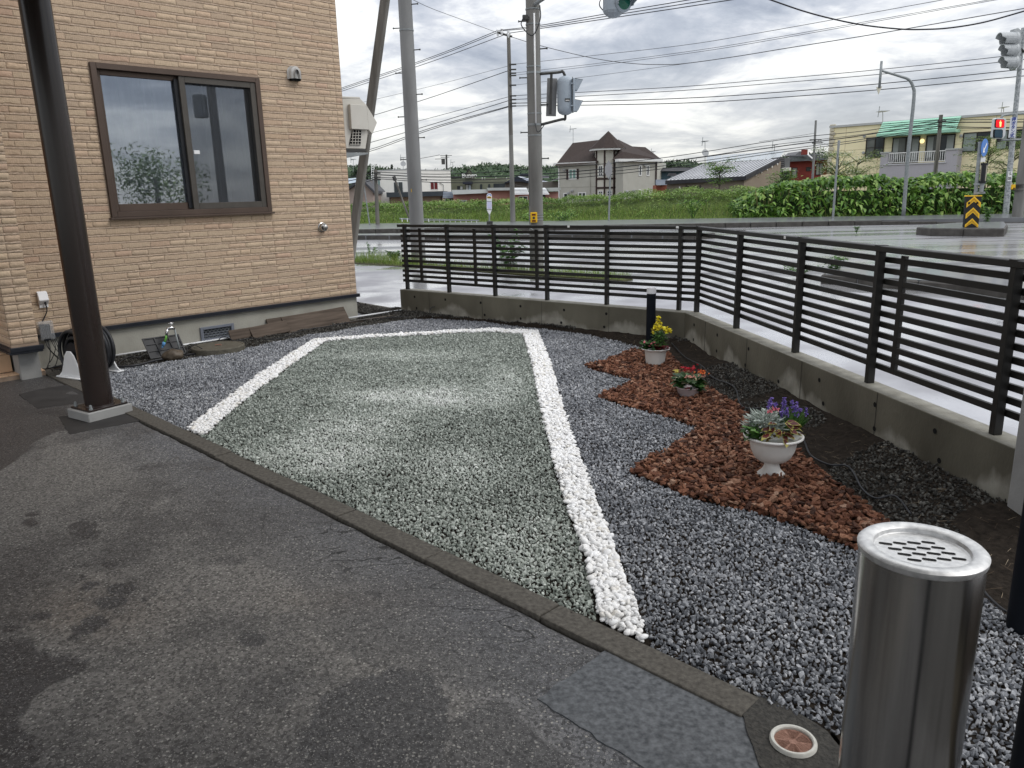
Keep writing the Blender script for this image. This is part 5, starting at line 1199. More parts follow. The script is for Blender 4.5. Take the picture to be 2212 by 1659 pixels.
def weed(px, h, n_, label, cat='weed', name='weed_plant', m=M_lg, spread=.22, L_=.10, flowers=False):
    c = G(*px); c[2] = .0; w = thing(name, label, cat, c); r = np.random.default_rng(int(px[0])); mb = MB(); CS, DS = [], []
    for k in range(n_):
        a = r.uniform(0, 6.28); tip = c+np.array([math.cos(a)*spread*r.uniform(.3, 1), math.sin(a)*spread*r.uniform(.3, 1), h*r.uniform(.55, 1)]); pts = cat_([c, (c+tip)/2+[0, 0, h*.12], tip], 5); mb.tube(pts, .004, 4)
        for p in pts[2:]:
            for _ in range(4): CS.append(p); b = r.uniform(0, 6.28); DS.append([math.cos(b), math.sin(b), r.uniform(-.2, .6)])
    build(mb, 'stem', M_stem, w); leaves('leaf_cluster', w, np.array(CS), np.array(DS), L_, L_*.3, m, int(px[0])); return w
weed((1100, 588), .85, 12, 'tall leafy weed on the grass strip between the two concrete poles', spread=.55, L_=.13)
weed((855, 568), .34, 9, 'short bright weed on the grass strip near the fence end', spread=.2)
weed((800, 562), .45, 6, 'wispy weed on the grass strip beside the house corner', spread=.35, L_=.06)
weed((1806, 600), .40, 7, 'small weed growing on the tip of the near traffic island', spread=.25)
weed((1725, 596), .2, 10, 'low clump of weed on the paving left of the near island', spread=.5, L_=.06)
weed((1850, 505), .35, 5, 'thin weed in the road left of the yellow marker', spread=.1, L_=.06)
weed((2128, 490), .75, 6, 'grassy weed standing right behind the striped marker board', spread=.15, L_=.12)

# ------------------------------------------------------------------ embankment beyond the road
bx_ = np.array([-70, -30, -6, 3, 9, 14, 18, 24, 34, 80.]); by_ = np.array([47, 44.6, 42.6, 41.0, 38.9, 36.9, 35.9, 34.9, 32.5, 24.])
top_ = np.array([.85, .82, .8, .85, 1.15, 1.15, 1.0, 1.0, 1.0, 1.0])
def eb(x): return np.interp(x, bx_, by_)
def et(x): return np.interp(x, bx_, top_)
def eh(x, q):
    """height at distance q behind the toe"""
    s_ = np.clip(q/3.2, 0, 1); s_ = s_*s_*(3-2*s_); bk = np.clip((q-8)/6, 0, 1)
    return .1+(et(x)-.1)*s_*(1-bk)-.4*bk+.12*(tri_noise(x, q, .8, 41)-.5)*s_
ex_, eq_ = np.meshgrid(np.arange(-60, 60, .4), np.concatenate([[-1.2], np.arange(0, 14.1, .4)]), indexing='ij')
ez_ = np.where(eq_ < 0, .075, eh(ex_, eq_)); I = np.arange(ex_.size).reshape(ex_.shape); ff = np.stack([I[:-1, :-1], I[1:, :-1], I[1:, 1:], I[:-1, 1:]], -1).reshape(-1, 4)
M_bank = mat('bank undergrowth', (.03, .05, .012), (.10, .14, .03), .95, scale=1.5, detail=8, bump=1, bscale=8, bdist=.15)
build_np('embankment', np.stack([ex_, eb(ex_)+eq_, ez_], -1).reshape(-1, 3), ff, M_bank, smooth=True, kind='structure')
r = np.random.default_rng(120)
n = 34000; x = r.uniform(-14, 16, n); q = r.uniform(.7, 5.0, n)**1.0; hgt = .6*(tri_noise(x*1.4, q*1.4, 1.0, 43)); z = eh(x, q)+r.uniform(0, .18, n)+hgt*.6*np.clip((q-1.2)/1.5, 0, 1)
sel = (q > 1.5+tri_noise(x, q, .5, 44)) | (r.random(n) < .25); x, q, z = x[sel], q[sel], z[sel]; n = len(x)
leaves('bank_ivy', None, np.stack([x, eb(x)+q, z], -1), rdir(n, r, -.6, .8), r.uniform(.08, .19, n), r.uniform(.05, .11, n), M_ivy, 121, .3, 2, stuff=True, tone=(.55*r.random(n)+.75*(tri_noise(x, q*1.3, .9, 47)-.5)+.28+.12*(z > 1.1)).clip(0, 1))
n = 16000; x = r.uniform(-14, 18, n); q = r.uniform(-.6, 1.5, n)**1; z = np.where(q < 0, .08, eh(x, q)); blades('bank_grass', x, eb(x)+q, z, r.uniform(.08, .42, n)*np.clip(.45+q*.5, .25, 1.2), .028, M_grass, 122)
n = 4000; x = r.uniform(-14, 16, n); q = r.uniform(2.6, 5, n); z = eh(x, q); blades('bank_top_grass', x, eb(x)+q, z, r.uniform(.1, .28, n), .03, M_grass, 123)
n = 3000; x = r.uniform(3.5, 30, n); q = r.uniform(-1.1, -.2, n); blades('verge_grass', x, eb(x)+q, np.full(n, .08), r.uniform(.06, .2, n), .02, M_grass, 124)
# large-leaved hedge on the right
def kleafcloud(x0, x1, n, seed, hmax, qr=(-.2, 3.2), zb=0.):
    r = np.random.default_rng(seed); x = r.uniform(x0, x1, n); q = r.uniform(*qr, n)
    prof = hmax*(.82+.3*tri_noise(x, q*0, .55, 51)+.12*tri_noise(x, q, 2.2, 52))*np.clip((x-x0+.15)/2.4, .12, 1)**.5; rr_ = np.clip((q-qr[0])/1.1, .05, 1)**.5
    z = prof*rr_*r.uniform(.82, 1.03, n); low = r.random(n) < .5; z = np.where(low & (q < .9), prof*rr_*r.uniform(.08, 1, n), z); return x, q, z
x, q, z = kleafcloud(11.2, 32, 9500, 130, 1.78); n = len(x)
d = rdir(n, r, -1.1, .25); d[:, 2] = r.uniform(-1.1, .25, n); d[:, 1] -= .55
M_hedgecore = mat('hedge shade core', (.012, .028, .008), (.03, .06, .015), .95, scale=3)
hd_ = thing('knotweed_hedge', 'dense hedge of large heart-shaped leaves in front of the yellow building', 'hedge', (20, 36, 0))
o = leaves('leaves', hd_, np.stack([x, eb(x)+q-.25, z+.08], -1), d, r.uniform(.20, .36, n), r.uniform(.19, .34, n), M_knot, 131, .25, 2, stuff=True)
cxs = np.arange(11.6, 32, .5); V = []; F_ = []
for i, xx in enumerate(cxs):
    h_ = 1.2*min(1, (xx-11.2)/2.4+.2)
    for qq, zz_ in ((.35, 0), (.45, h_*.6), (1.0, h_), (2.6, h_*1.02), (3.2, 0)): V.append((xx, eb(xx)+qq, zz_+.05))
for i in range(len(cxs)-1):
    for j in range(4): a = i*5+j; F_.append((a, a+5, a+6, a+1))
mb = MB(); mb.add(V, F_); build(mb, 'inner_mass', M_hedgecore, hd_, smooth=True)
mb = MB()
for k in range(120): xx = r.uniform(11.5, 31); mb.tube([(xx, eb(xx)-.05+r.uniform(0, .4), .05), (xx+r.normal()*.1, eb(xx)+.1+r.uniform(0, .4), r.uniform(.8, 1.6))], .012, 4)
build(mb, 'stems', mat('reddish stems', (.12, .10, .04), (.2, .2, .07), .6), hd_)['kind'] = 'stuff'
def shrub(px, Y, n_, wd, ht, label, m=M_knot, L_=.22, seed=1, name='shrub', cat='shrub', zb=.1, stemm=None, fl=None):
    c = AY(px[0], px[1], Y); c[2] = zb; s_ = thing(name, label, cat, c); r = np.random.default_rng(seed); mb = MB(); CS = []
    for k in range(9):
        a = r.uniform(0, 6.28); tip = c+np.array([math.cos(a)*wd*r.uniform(.3, .9), math.sin(a)*wd*.6, ht*r.uniform(.7, 1.02)]); pts = cat_([c, c+(tip-c)*.5+[0, 0, ht*.12], tip], 5); mb.tube(pts, np.linspace(.02, .008, len(pts)), 5)
        for p in pts[3:]: CS += [p+r.normal(size=3)*np.array([.16, .16, .1])*wd for _ in range(max(1, n_//90))]
    build(mb, 'stem', M_stem, s_); CS = np.array(CS); leaves('crown', s_, CS, rdir(len(CS), r, -.7, .6), L_*r.uniform(.7, 1.2, len(CS)), L_*.72, m, seed, .25, 2); return s_
shrub((1497, 470), 38.5, 260, .75, 1.15, 'single clump of big-leaved plant in the long grass below the metal roof', seed=201, L_=.2)
shrub((1585, 468), 37.8, 160, .4, .95, 'small big-leaved sprout left of the large hedge', seed=202, L_=.2)
shrub((1150, 470), 39.5, 300, .9, .45, 'low pale green plant at the foot of the signal pole', seed=203, L_=.16)
shrub((1215, 472), 39.3, 340, 1.1, .5, 'low sprawling plant right of the signal pole below the bank', seed=204, L_=.16)
def ytree(px, Y, zb, ht, wd, n_, label, seed, m, L_=.12, fl=False, lean=0):
    c = AY(px[0], px[1], Y); c[2] = zb; t_ = thing('young_tree', label, 'tree', c); r = np.random.default_rng(seed); mb = MB(); CS = []
    tr_ = cat_([c, c+[lean*.3, 0, ht*.3], c+[lean, 0, ht*.75]], 5); mb.tube(tr_, np.linspace(.06, .02, len(tr_)), 6)
    for k in range(16):
        b = c+np.array([lean*.5, 0, 0])+np.array([0, 0, ht*r.uniform(.25, .8)]); a = r.uniform(0, 6.28); tip = b+np.array([math.cos(a)*wd*r.uniform(.5, 1), math.sin(a)*wd*.5, ht*r.uniform(.02, .28)])
        pts = cat_([b, (b+tip)/2+[0, 0, .15], tip], 4); mb.tube(pts, np.linspace(.022, .008, len(pts)), 4)
        for p in pts[2:]:
            k2 = max(1, n_//45); CS += [p+r.normal(size=3)*np.array([.2, .15, .06]) for _ in range(k2)]
    build(mb, 'trunk', mat('sapling bark', (.06, .05, .04), (.1, .09, .07), .9), t_); CS = np.array(CS); d = rdir(len(CS), r, -.3, .4)
    leaves('crown', t_, CS, d, L_*r.uniform(.7, 1.3, len(CS)), L_*.55, m, seed, .3, 2)
    if fl: k = r.choice(len(CS), len(CS)//7); leaves('white_blossom', t_, CS[k]+[0, -.05, .05], rdir(len(k), r, .2, 1), .11, .1, leafmat('white blossom', [(0, (.5, .52, .4)), (1, (.7, .72, .6))]), seed+1, .1, 2)
M_yt = leafmat('sapling leaves', [(0, (.07, .12, .025)), (.5, (.14, .22, .045)), (1, (.25, .35, .09))])
ytree((1805, 440), 43, .8, 3.0, 1.5, 950, 'small flowering tree above the hedge at the yellow building corner', 211, M_yt, fl=True)
ytree((1845, 440), 44, .8, 2.5, 1.6, 800, 'spreading small tree before the yellow wall left of the lamp post', 212, M_yt)
ytree((2125, 420), 42, .8, 3.3, 1.7, 1000, 'airy young tree behind the blue arrow sign', 213, M_yt)
ytree((2175, 420), 43, .8, 3.4, 1.8, 900, 'airy young tree behind the signal pole at the right', 214, M_yt)
ytree((1553, 425), 46, .9, 2.3, .9, 520, 'leafy sapling poking above the bank before the metal roof', 215, M_knot, L_=.16)
ytree((1672, 420), 46, .9, 1.7, .9, 420, 'slanting sapling at the right gable of the metal-roofed building', 216, M_knot, L_=.16, lean=.8)

# a tree and a lattice-armed pole across the side road, mirrored in the window
tr0 = thing('leafy_tree', 'broad leafy roadside tree standing off to the right of the forecourt', 'tree', (15.5, .4, 0)); r = np.random.default_rng(500); n = 2600
cc = np.stack([r.uniform(-1.1, 1.1, 12), r.uniform(-1.5, 1.5, 12), r.uniform(1.4, 2.9, 12)], -1); P_ = np.array([15.5, .4, 0])+cc[r.integers(0, 12, n)]+rdir(n, r, -1, 1)*(r.random(n)**.4)[:, None]*.75
leaves('crown', tr0, P_, rdir(n, r, -.7, .7), r.uniform(.1, .2, n), r.uniform(.08, .13, n), M_ivy, 501, .3, 2); build(MB().tube([(15.5, .4, 0), (15.5, .4, 2.4)], [.12, .05], 8), 'trunk', MT['gwood'], tr0)
pD = np.array([14.5, 3.0, 0]); poleD = thing('utility_pole', 'concrete pole with a crossarm standing off to the right of the forecourt', 'pole', pD); build(MB().lathe([(.16, 0), (.12, 8)], 20, pD), 'shaft', MT['poleconcB'], poleD, smooth='auto')
build(MB().obox((14.4, 2.2, 5.4), (.1, 0, 0), (0, 1.6, 0), (0, 0, .1)), 'crossarm', MT['darksteel'], poleD); build(MB().lathe([(.2, 4.2), (.22, 4.25), (.22, 4.85), (.2, 4.9)], 16, pD+[0, -.4, 0]), 'transformer', MT['galv'], poleD)

# ------------------------------------------------------------------ poles
def cyl(c, r0, r1, z0, z1, n=28): return MB().lathe([(r0, z0), (r1, z1)], n, (c[0], c[1], 0))
def bolts(parent, c, z0, z1, stp, rad, ang=(0.0, math.pi), L_=.13):
    k = 0; z = z0
    while z < z1:
        a = ang[k % 2]; d = np.array([math.cos(a), math.sin(a), 0]); p = np.array([c[0], c[1], z])+d*rad
        build(MB().tube([p-d*.03, p+d*L_], .012, 6).tube([p+d*L_, p+d*(L_+.02)], .02, 6), 'step_bolt', MT['darksteel'], parent); z += stp; k += 1
def bandp(parent, c, z, rad, h=.03, m='galv'): build(MB().lathe([(rad+.004, z), (rad+.012, z+.002), (rad+.012, z+h), (rad+.004, z+h+.002)], 28, (c[0], c[1], 0)), 'band', MT[m], parent, smooth='auto')
pA = G(905, 570); poleA = thing('utility_pole', 'smooth pale concrete pole with step bolts rising left of the signal pole', 'pole', pA)
build(cyl(pA, .168, .125, -.1, 13), 'shaft', MT['poleconc'], poleA, smooth='auto'); bolts(poleA, pA, 1.9, 7, .46, .15, (R(-15), R(175)))
for z in (5.05,): bandp(poleA, pA, z, .148)
bl = AY(888, 415, pA[1]-.15); build(MB().obox(bl, (.09, 0, 0), (0, .004, 0), (0, 0, .07)), 'yellow_tag', mat('yellow plate', (.65, .42, .02), None, .5), poleA)
pB = G(1160, 586); poleB = thing('signal_pole', 'weathered concrete pole carrying the pedestrian signal and yellow push box', 'pole', pB)
rB = .142
build(cyl(pB, rB, .115, -.1, 12), 'shaft', MT['poleconcB'], poleB, smooth='auto'); bolts(poleB, pB, 2.2, 6.5, .50, .13, (R(-20), R(180)))
def zat(px, c):   # height on the vertical line through c that shows at photo row px[1]
    lo, hi = -1., 30.
    for _ in range(50):
        m_ = (lo+hi)/2
        if PX((c[0], c[1], m_))[1] > px[1]: lo = m_
        else: hi = m_
    return lo
for yy in (22, 55, 146, 160, 247, 272, 294): bandp(poleB, pB, zat((0, yy), pB), .128, .04 if yy in (160, 272) else .025)
cf = np.array([.02, -.14, 0]); build(MB().tube([pB+cf+[0, 0, zat((0, 268), pB)], pB+cf+[0, 0, zat((0, 32), pB)]], .016, 8), 'conduit', MT['white'], poleB, smooth=True)
cf = np.array([-.115, -.06, 0]); build(MB().tube([pB+cf+[0, 0, 1.3], pB+cf*.9+[0, 0, zat((0, 40), pB)]], .012, 8), 'conduit', MT['darksteel'], poleB, smooth=True)
z1_ = zat((0, 40), pB); build(MB().obox(pB+[-.2, -.16, z1_-.05], (.11, 0, 0), (0, .12, 0), (0, 0, .09)), 'junction_box', MT['darksteel'], poleB, bevel=.01)
build(MB().tube(cat_([pB+[-.18, -.17, z1_], pB+[-.22, -.2, z1_-.16], pB+[-.02, -.19, z1_-.33], pB+[.13, -.15, z1_-.05], pB+[.13, -.12, z1_+.2]]), .011, 6), 'cable_loop', MT['rubber'], poleB, smooth=True)
build(MB().tube(cat_([pB+[.0, -.16, zat((0, 268), pB)], pB+[.06, -.2, zat((0, 278), pB)-.08], pB+[.22, -.15, zat((0, 266), pB)]]), .009, 6), 'cable_loop', MT['rubber'], poleB, smooth=True)
ybx = AY(1146, 481, pB[1]-.17); zt_ = zat((0, 458), pB)
yb = thing('push_button_box', 'yellow pedestrian push button box strapped to the signal pole', 'push button', ybx)
M_ybox = mat('yellow enamel', (.68, .40, .012), (.75, .46, .02), .4)
hgt_ = zt_-ybx[2]; wd_ = .135
build(MB().obox(ybx, (wd_, 0, 0), (0, .06, 0), (0, 0, hgt_)), 'box', M_ybox, yb, bevel=.008)
for zf in (.68, .08): build(MB().obox(ybx+[.03, -.004, hgt_*zf], (wd_-.06, 0, 0), (0, .004, 0), (0, 0, hgt_*.17)), 'slot', mat('dark red slot', (.12, .02, .01)) if zf > .5 else bpy.data.materials['dark red slot'], yb)
build(MB().lathe([(.026, 0), (.022, .012), (0, .012)], 16, ybx+[wd_/2, -.0, hgt_*.46], (0, -1, 0)), 'button', MT['darksteel'], yb)
build(MB().tube(cat_([ybx+[.0, .03, 0], ybx+[-.01, .03, -.1], ybx+[.05, .03, -.14]]), .01, 6), 'conduit', MT['galv'], yb)
for k in range(3): bandp(poleB, pB, ybx[2]+.05+k*.05, rB-.006, .012)
# pedestrian signal seen from the side, its arms and the back of a sign
sg = thing('pedestrian_signal', 'grey pedestrian signal head seen from behind on two arms of the near pole', 'traffic signal', AY(1222, 205, pB[1]))
YS = pB[1]-.05; zt_, zb_ = AY(1222, 164, YS)[2], AY(1222, 249, YS)[2]; cxs_ = AY(1221, 205, YS); M_sig = mat('grey signal paint', (.30, .35, .40), (.35, .40, .45), .4)
H_ = zt_-zb_; prof = [(0, 0), (.06, .005), (.12, .035), (.15, .08), (.155, .13), (.155, H_-.13), (.15, H_-.08), (.12, H_-.035), (.06, H_-.005), (0, H_)]
mb = MB().lathe(prof, 36, (cxs_[0], cxs_[1], zb_))
mb.v = [(x, cxs_[1]+(y-cxs_[1])*.95, z) for x, y, z in mb.v]; build(mb, 'housing', M_sig, sg, smooth='auto')
fx = cxs_[0]+.125; build(MB().obox((fx, cxs_[1]-.15, zb_+.05), (.05, 0, 0), (0, .3, 0), (0, 0, H_-.1)), 'door', M_sig, sg, bevel=.02, seg=2)
mb = MB().tube([(fx+.0, cxs_[1]-.156, zb_+.04), (fx, cxs_[1]-.156, zt_-.04)], .006, 6); build(mb, 'seam', MT['darksteel'], sg)
for zf in (.18, .74): build(MB().obox((fx-.03, cxs_[1]-.165, zb_+H_*(zf+.03)), (.06, 0, 0), (0, .02, 0), (0, 0, .018)), 'hinge', M_sig, sg)
for zc_ in (zb_+H_*.77, zb_+H_*.24):
    hh = .105; P0 = np.array([fx+.05, cxs_[1]-.13, zc_+hh]); mb = MB()
    pr = [(0, hh), (.155, hh*.72), (.06, -hh), (0, -hh)]
    for sy in (-.13, .125): mb.prism([(fx+.05+a, cxs_[1]+sy, zc_+b) for a, b in pr], (0, .006, 0))
    mb.obox((fx+.05, cxs_[1]-.13, zc_+hh-.006), (.155, 0, -hh*.28), (0, .26, 0), (0, 0, .006)); build(mb, 'visor', M_sig, sg)
build(MB().obox((cxs_[0]-.02, cxs_[1]-.152, zb_+H_*.33), (.1, 0, 0), (0, .004, 0), (0, 0, .055)), 'name_plate', MT['darksteel'], sg)
build(MB().obox((cxs_[0]-.008, cxs_[1]-.154, zb_+H_*.35), (.075, 0, 0), (0, .002, 0), (0, 0, .012)), 'plate_print', MT['paint'], sg)
up_, lo2 = AY(1163, 160, YS), AY(1163, 270, YS); ue, le = AY(1214, 156, YS), AY(1218, 258, YS)
build(MB().tube(cat_([pB+[.1, -.05, up_[2]], ue-[.06, 0, 0], ue+[.01, 0, .015], (cxs_[0], cxs_[1], zt_+.0)], 5), .026, 10), 'arm', MT['darksteel'], sg, smooth=True)
build(MB().tube(cat_([pB+[.1, -.05, lo2[2]], le-[.05, 0, 0], le+[.02, 0, .0], (cxs_[0]+.0, cxs_[1], zb_)], 5), .026, 10), 'arm', MT['darksteel'], sg, smooth=True)
sb_ = thing('hanging_sign', 'narrow upright sign seen from the back hanging beside the signal head', 'sign', AY(1190, 210, YS))
s0, s1 = AY(1181, 250, YS-.03), AY(1195, 167, YS-.03); up3 = np.array([.035, 0, s1[2]-s0[2]])
build(MB().obox(AY(1179, 251, YS-.0), (.20, .10, 0), (.005, -.012, 0), up3), 'plate', mat('back of sign', (.22, .22, .22), (.28, .28, .28), .5), sb_, bevel=.004)
build(MB().obox(AY(1186, 247, YS-.06), (.05, 0, 0), (0, .03, 0), np.array([.03, 0, AY(0, 160, YS)[2]-AY(0, 247, YS)[2]])), 'stay', MT['darksteel'], sb_)
# vehicle signal hanging in at the top
ts = thing('traffic_signal', 'underside of a grey traffic signal with green lens at the top edge', 'traffic signal', AY(1335, 20, 12.5)); YT = 12.5
b0 = AY(1332, 33, YT); ht = AY(1332, -75, YT)[2]-b0[2]
ang = R(-28); ux = np.array([math.cos(ang), math.sin(ang), 0]); uy = np.array([-ux[1], ux[0], 0])
build(MB().lathe([(.07, -.03), (.14, .02), (.16, .06), (.16, ht)], 8, b0+[-.05, 0, 0]), 'housing', M_sig, ts, bevel=.01)
lc = b0+np.array([-.05, 0, .17])+ux*.12-uy*.0
build(MB().lathe([(.155, 0), (.155, .06), (.13, .07)], 32, lc, ux*.8-uy*.5), 'lens_ring', M_sig, ts, smooth='auto')
ax3 = ux*.8-uy*.5; ax3 /= np.linalg.norm(ax3)
build(MB().lathe([(.135, .05), (.12, .07), (.0, .085)], 28, lc, ax3), 'green_lens', mat('green lens', (.01, .09, .06), (.02, .14, .10), .15), ts, smooth='auto')
# half-tube visor
V = []; F_ = []; t_ = np.array([0, 0, 1.]); A_ = np.cross(t_, ax3); A_ /= np.linalg.norm(A_); n = 20
for k in range(n+1):
    th = math.pi*(k/n*1.25-.125); rad = .155*(math.cos(th)*A_+math.sin(th)*t_); ln_ = .30 if .2 < k/n < .8 else .30*max(.25, min(1, min(k, n-k)/n*4.5))
    V += [lc+rad+ax3*.05, lc+rad+ax3*(.05+ln_)]
for k in range(n): F_.append((2*k, 2*k+2, 2*k+3, 2*k+1))
mb = MB(); mb.add(V, F_); vo = build(mb, 'visor', M_sig, ts); sm = vo.modifiers.new('solid', 'SOLIDIFY'); sm.thickness = .008
build(MB().tube(cat_([b0+[-.2, 0, .3], b0+[-.26, 0, .15], b0+[-.15, 0, .02]]), .008, 6), 'cable', MT['rubber'], ts)
build(MB().tube([pB+[0, 0, b0[2]+.85], b0+[-.05, 0, .85]], .035, 10), 'arm', MT['galv'], ts)

pC = G(1108, 480, .15); hC = zat((0, 72), pC); poleC = thing('utility_pole', 'slender far utility pole with a crossarm of insulators', 'pole', pC)
build(cyl(pC, .135, .10, -.1, hC-4.6, 16), 'shaft', MT['poleconcB'], poleC, smooth='auto'); build(cyl(pC, .105, .085, hC-4.6, hC, 16), 'timber_top', MT['gwood'], poleC, smooth='auto')
ca0, ca1 = AY(1074, 70, pC[1]-.3), AY(1106, 79, pC[1]); build(MB().tube([ca0, ca1], .05, 6), 'crossarm', MT['darksteel'], poleC)
for px in ((1075, 66), (1084, 64), (1098, 69)): p = AY(*px, pC[1]-.25); build(MB().lathe([(.03, -.25), (.07, -.12), (.05, -.05), (.07, .02), (.03, .08), (0, .1)], 10, p), 'insulator', MT['white'], poleC)
for k, yy in enumerate((139, 150, 158, 163, 184, 207, 215, 223, 229)): p = AY(1108, yy, pC[1]-.12); build(MB().obox(p-[.16, .02, .03], (.32, 0, 0), (0, .08, 0), (0, 0, .06)), 'bracket', MT['darksteel'], poleC)

def spole(name, label, cat, base, top, Y, r0, r1, m, zb=.1, extra=None):
    b = AY(*base, Y); t = AY(*top, Y); b[2] = zb-.05; p = thing(name, label, cat, b); build(MB().tube([b, t], [r0, r1], 14), 'shaft', m, p, smooth='auto'); return p, b, t
def baseY(px, z=.1): return G(px[0], px[1], z)[1]
# street light style arrow marker
YL = baseY((1951, 469)); lp = thing('snow_marker_post', 'tall bent grey steel post holding a downward arrow over the road', 'marker post', G(1951, 469, .1))
pts = cat_([AY(*p, YL) for p in ((1951, 470), (1962, 330), (1974, 215), (1972.5, 188), (1963, 172), (1945, 165), (1905, 153))], 6)
build(MB().tube(pts, np.linspace(.085, .045, len(pts)), 10), 'post', MT['galv'], lp, smooth=True)
build(MB().tube([AY(1904.5, 132, YL), AY(1899.5, 190, YL)], .055, 8), 'arrow_stem', MT['galv'], lp, smooth=True)
a, b = AY(1899.5, 188, YL), AY(1898, 204, YL); build(MB().prism([a+[-.12, 0, 0], a+[.12, 0, .03], b], (0, .03, 0)), 'arrow_head', mat('arrow paint', (.55, .53, .42), (.62, .6, .5), .5), lp)
Y2 = baseY((1799, 474)); p2, _, _ = spole('sign_post', 'galvanised post with an edge-on sign at the left part of the big hedge', 'sign post', (1799, 474), (1812, 303), Y2, .05, .045, MT['galv'])
build(MB().obox(AY(1808, 333, Y2-.07), (.17, .25, 0), (.012, -.008, 0), np.array([.03, 0, AY(0, 303, Y2)[2]-AY(0, 333, Y2)[2]])), 'sign', mat('edge-on sign', (.3, .3, .3)), p2)
Y1 = baseY((1315, 480)); p1, _, _ = spole('sign_post', 'galvanised post with the back of a diamond sign before the turreted house', 'sign post', (1315, 480), (1319, 352), Y1, .045, .04, MT['galv'])
c = AY(1314.5, 366, Y1-.06); zz_ = (385-346)/2/FL*Y1; mb = MB(); mb.prism([c+[0, 0, zz_], c+[.17, 0, zz_*.25], c+[.17, 0, -zz_*.3], c+[0, 0, -zz_], c+[-.17, 0, -zz_*.35], c+[-.17, 0, zz_*.3]], (0, -.01, 0)); build(mb, 'sign', mat('grey sign back', (.26, .26, .27), (.32, .32, .33), .5), p1)
# bus stop sign
YB = baseY((1057, 489)); bs = thing('bus_stop_sign', 'white bus stop sign with a rounded blue top and a yellow band', 'bus stop sign', G(1058, 488, .1))
f_ = lambda x, y, dy=0: AY(x, y, YB+dy)
arc = [f_(1056.8+5.6*math.cos(t), 422.5-5.2*math.sin(t)) for t in np.linspace(0, math.pi, 12)]
out_ = arc+[f_(1051.3, 453), f_(1056.4, 463), f_(1058.6, 463), f_(1062.5, 453)]
build(MB().prism(out_, (0, .1, 0)), 'plate', MT['white'], bs)
mb = MB(); hb_ = [f_(1056.8+4.6*math.cos(t), 423-4.4*math.sin(t), -.012) for t in np.linspace(0, math.pi, 12)]; build(mb.prism(hb_, (0, .01, 0)), 'blue_top', mat('bus blue', (.08, .18, .5), None, .4), bs)
build(MB().prism([f_(x, y, -.016) for x, y in ((1053.5, 423.2), (1060, 423.2), (1058.4, 420.3), (1055.2, 420.3))], (0, .01, 0)), 'bus_symbol', MT['white'], bs)
build(MB().prism([f_(x, y, -.012) for x, y in ((1052.5, 424.5), (1061.2, 425), (1061.3, 428.8), (1052.6, 428.2))], (0, .01, 0)), 'yellow_band', M_ybox, bs)
for k, (x0, x1) in enumerate(((1053.4, 1055.6), (1056.2, 1058), (1058.6, 1060.4))): build(MB().prism([f_(x, y, -.018) for x, y in ((x0, 425.6), (x1, 425.7), (x1, 427.5), (x0, 427.4))], (0, .005, 0)), 'lettering', mat('dark print', (.05, .03, .02)) if k == 0 else bpy.data.materials['dark print'], bs)
for yy in (434, 451.5): build(MB().prism([f_(x, y, -.014) for x, y in ((1051.5, yy), (1062, yy+.6), (1062, yy+1.8), (1051.5, yy+1.2))], (0, .01, 0)), 'divider', MT['galv'], bs)
build(MB().prism([f_(x, y, -.012) for x, y in ((1052.5, 435.8), (1061.5, 436), (1061.7, 450.5), (1052.8, 450))], (0, .008, 0)), 'timetable', mat('lavender sheet', (.55, .55, .75), None, .4), bs)
build(MB().tube([f_(1057.3, 462, .04), f_(1057, 481, .04)], .035, 8), 'stem', MT['galv'], bs); build(MB().obox(f_(1051.5, 489.5), (.28, 0, 0), (0, .3, 0), (0, 0, .24)), 'block', MT['darksteel'], bs, bevel=.01)

# striped marker board with keep-left sign and lamp on the island
YM = baseY((2100, 492), .21); mk = thing('marker_board', 'black and yellow chevron marker board on the traffic island', 'marker board', G(2102, 492, .21))
def quadF(pts, dy, th=.012): return MB().prism([AY(x, y, YM+dy) for x, y in pts], (0, th, 0))
TL, TR, BL, BRr = (2089, 423), (2121.5, 422.5), (2083.5, 491.5), (2113.5, 491.5)
build(quadF([TL, TR, BRr, BL], 0, .12), 'board', mat('black rubber board', (.012, .012, .013), (.02, .02, .02), .5), mk, bevel=.01)
def bil(a, b): x0 = TL[0]+(BL[0]-TL[0])*b; x1 = TR[0]+(BRr[0]-TR[0])*b; y0 = TL[1]+(BL[1]-TL[1])*b; y1 = TR[1]+(BRr[1]-TR[1])*b; return (x0+(x1-x0)*a, y0+(y1-y0)*a)
M_chev = mat('yellow reflective', (.72, .42, .02), (.8, .5, .04), .4); M_chev2 = mat('amber reflective', (.42, .22, .01), (.5, .28, .02), .4)
for k, b0_ in enumerate((.02, .37, .71)):
    th_ = .155
    for sd_ in (0, 1):
        e = .02 if sd_ == 0 else .98; e2 = .5
        lo_b = b0_+.20; 
        pts = [bil(e2, b0_), bil(e, min(lo_b, .97)), bil(e, min(lo_b+th_, .995)), bil(e2, min(b0_+th_, .995))]
        build(quadF(pts, -.006, .004), 'chevron', M_chev, mk)
        pts = [bil(e2, b0_+.045), bil(e+(.1 if sd_ == 0 else -.1), min(lo_b+.012, .97)), bil(e+(.1 if sd_ == 0 else -.1), min(lo_b+th_-.055, .99)), bil(e2, b0_+th_-.04)]
        build(quadF(pts, -.010, .003), 'chevron_core', M_chev2, mk)
build(quadF([(2088, 424.5), (2121.8, 424), (2121.8, 421.8), (2089, 422)], -.005, .13), 'cap', M_chev, mk)
for xx in (2093.5, 2111): build(MB().lathe([(.035, 0), (.02, .01), (0, .01)], 12, AY(xx, 438.5, YM-.012), (0, -1, 0)), 'reflector', MT['hole'], mk)
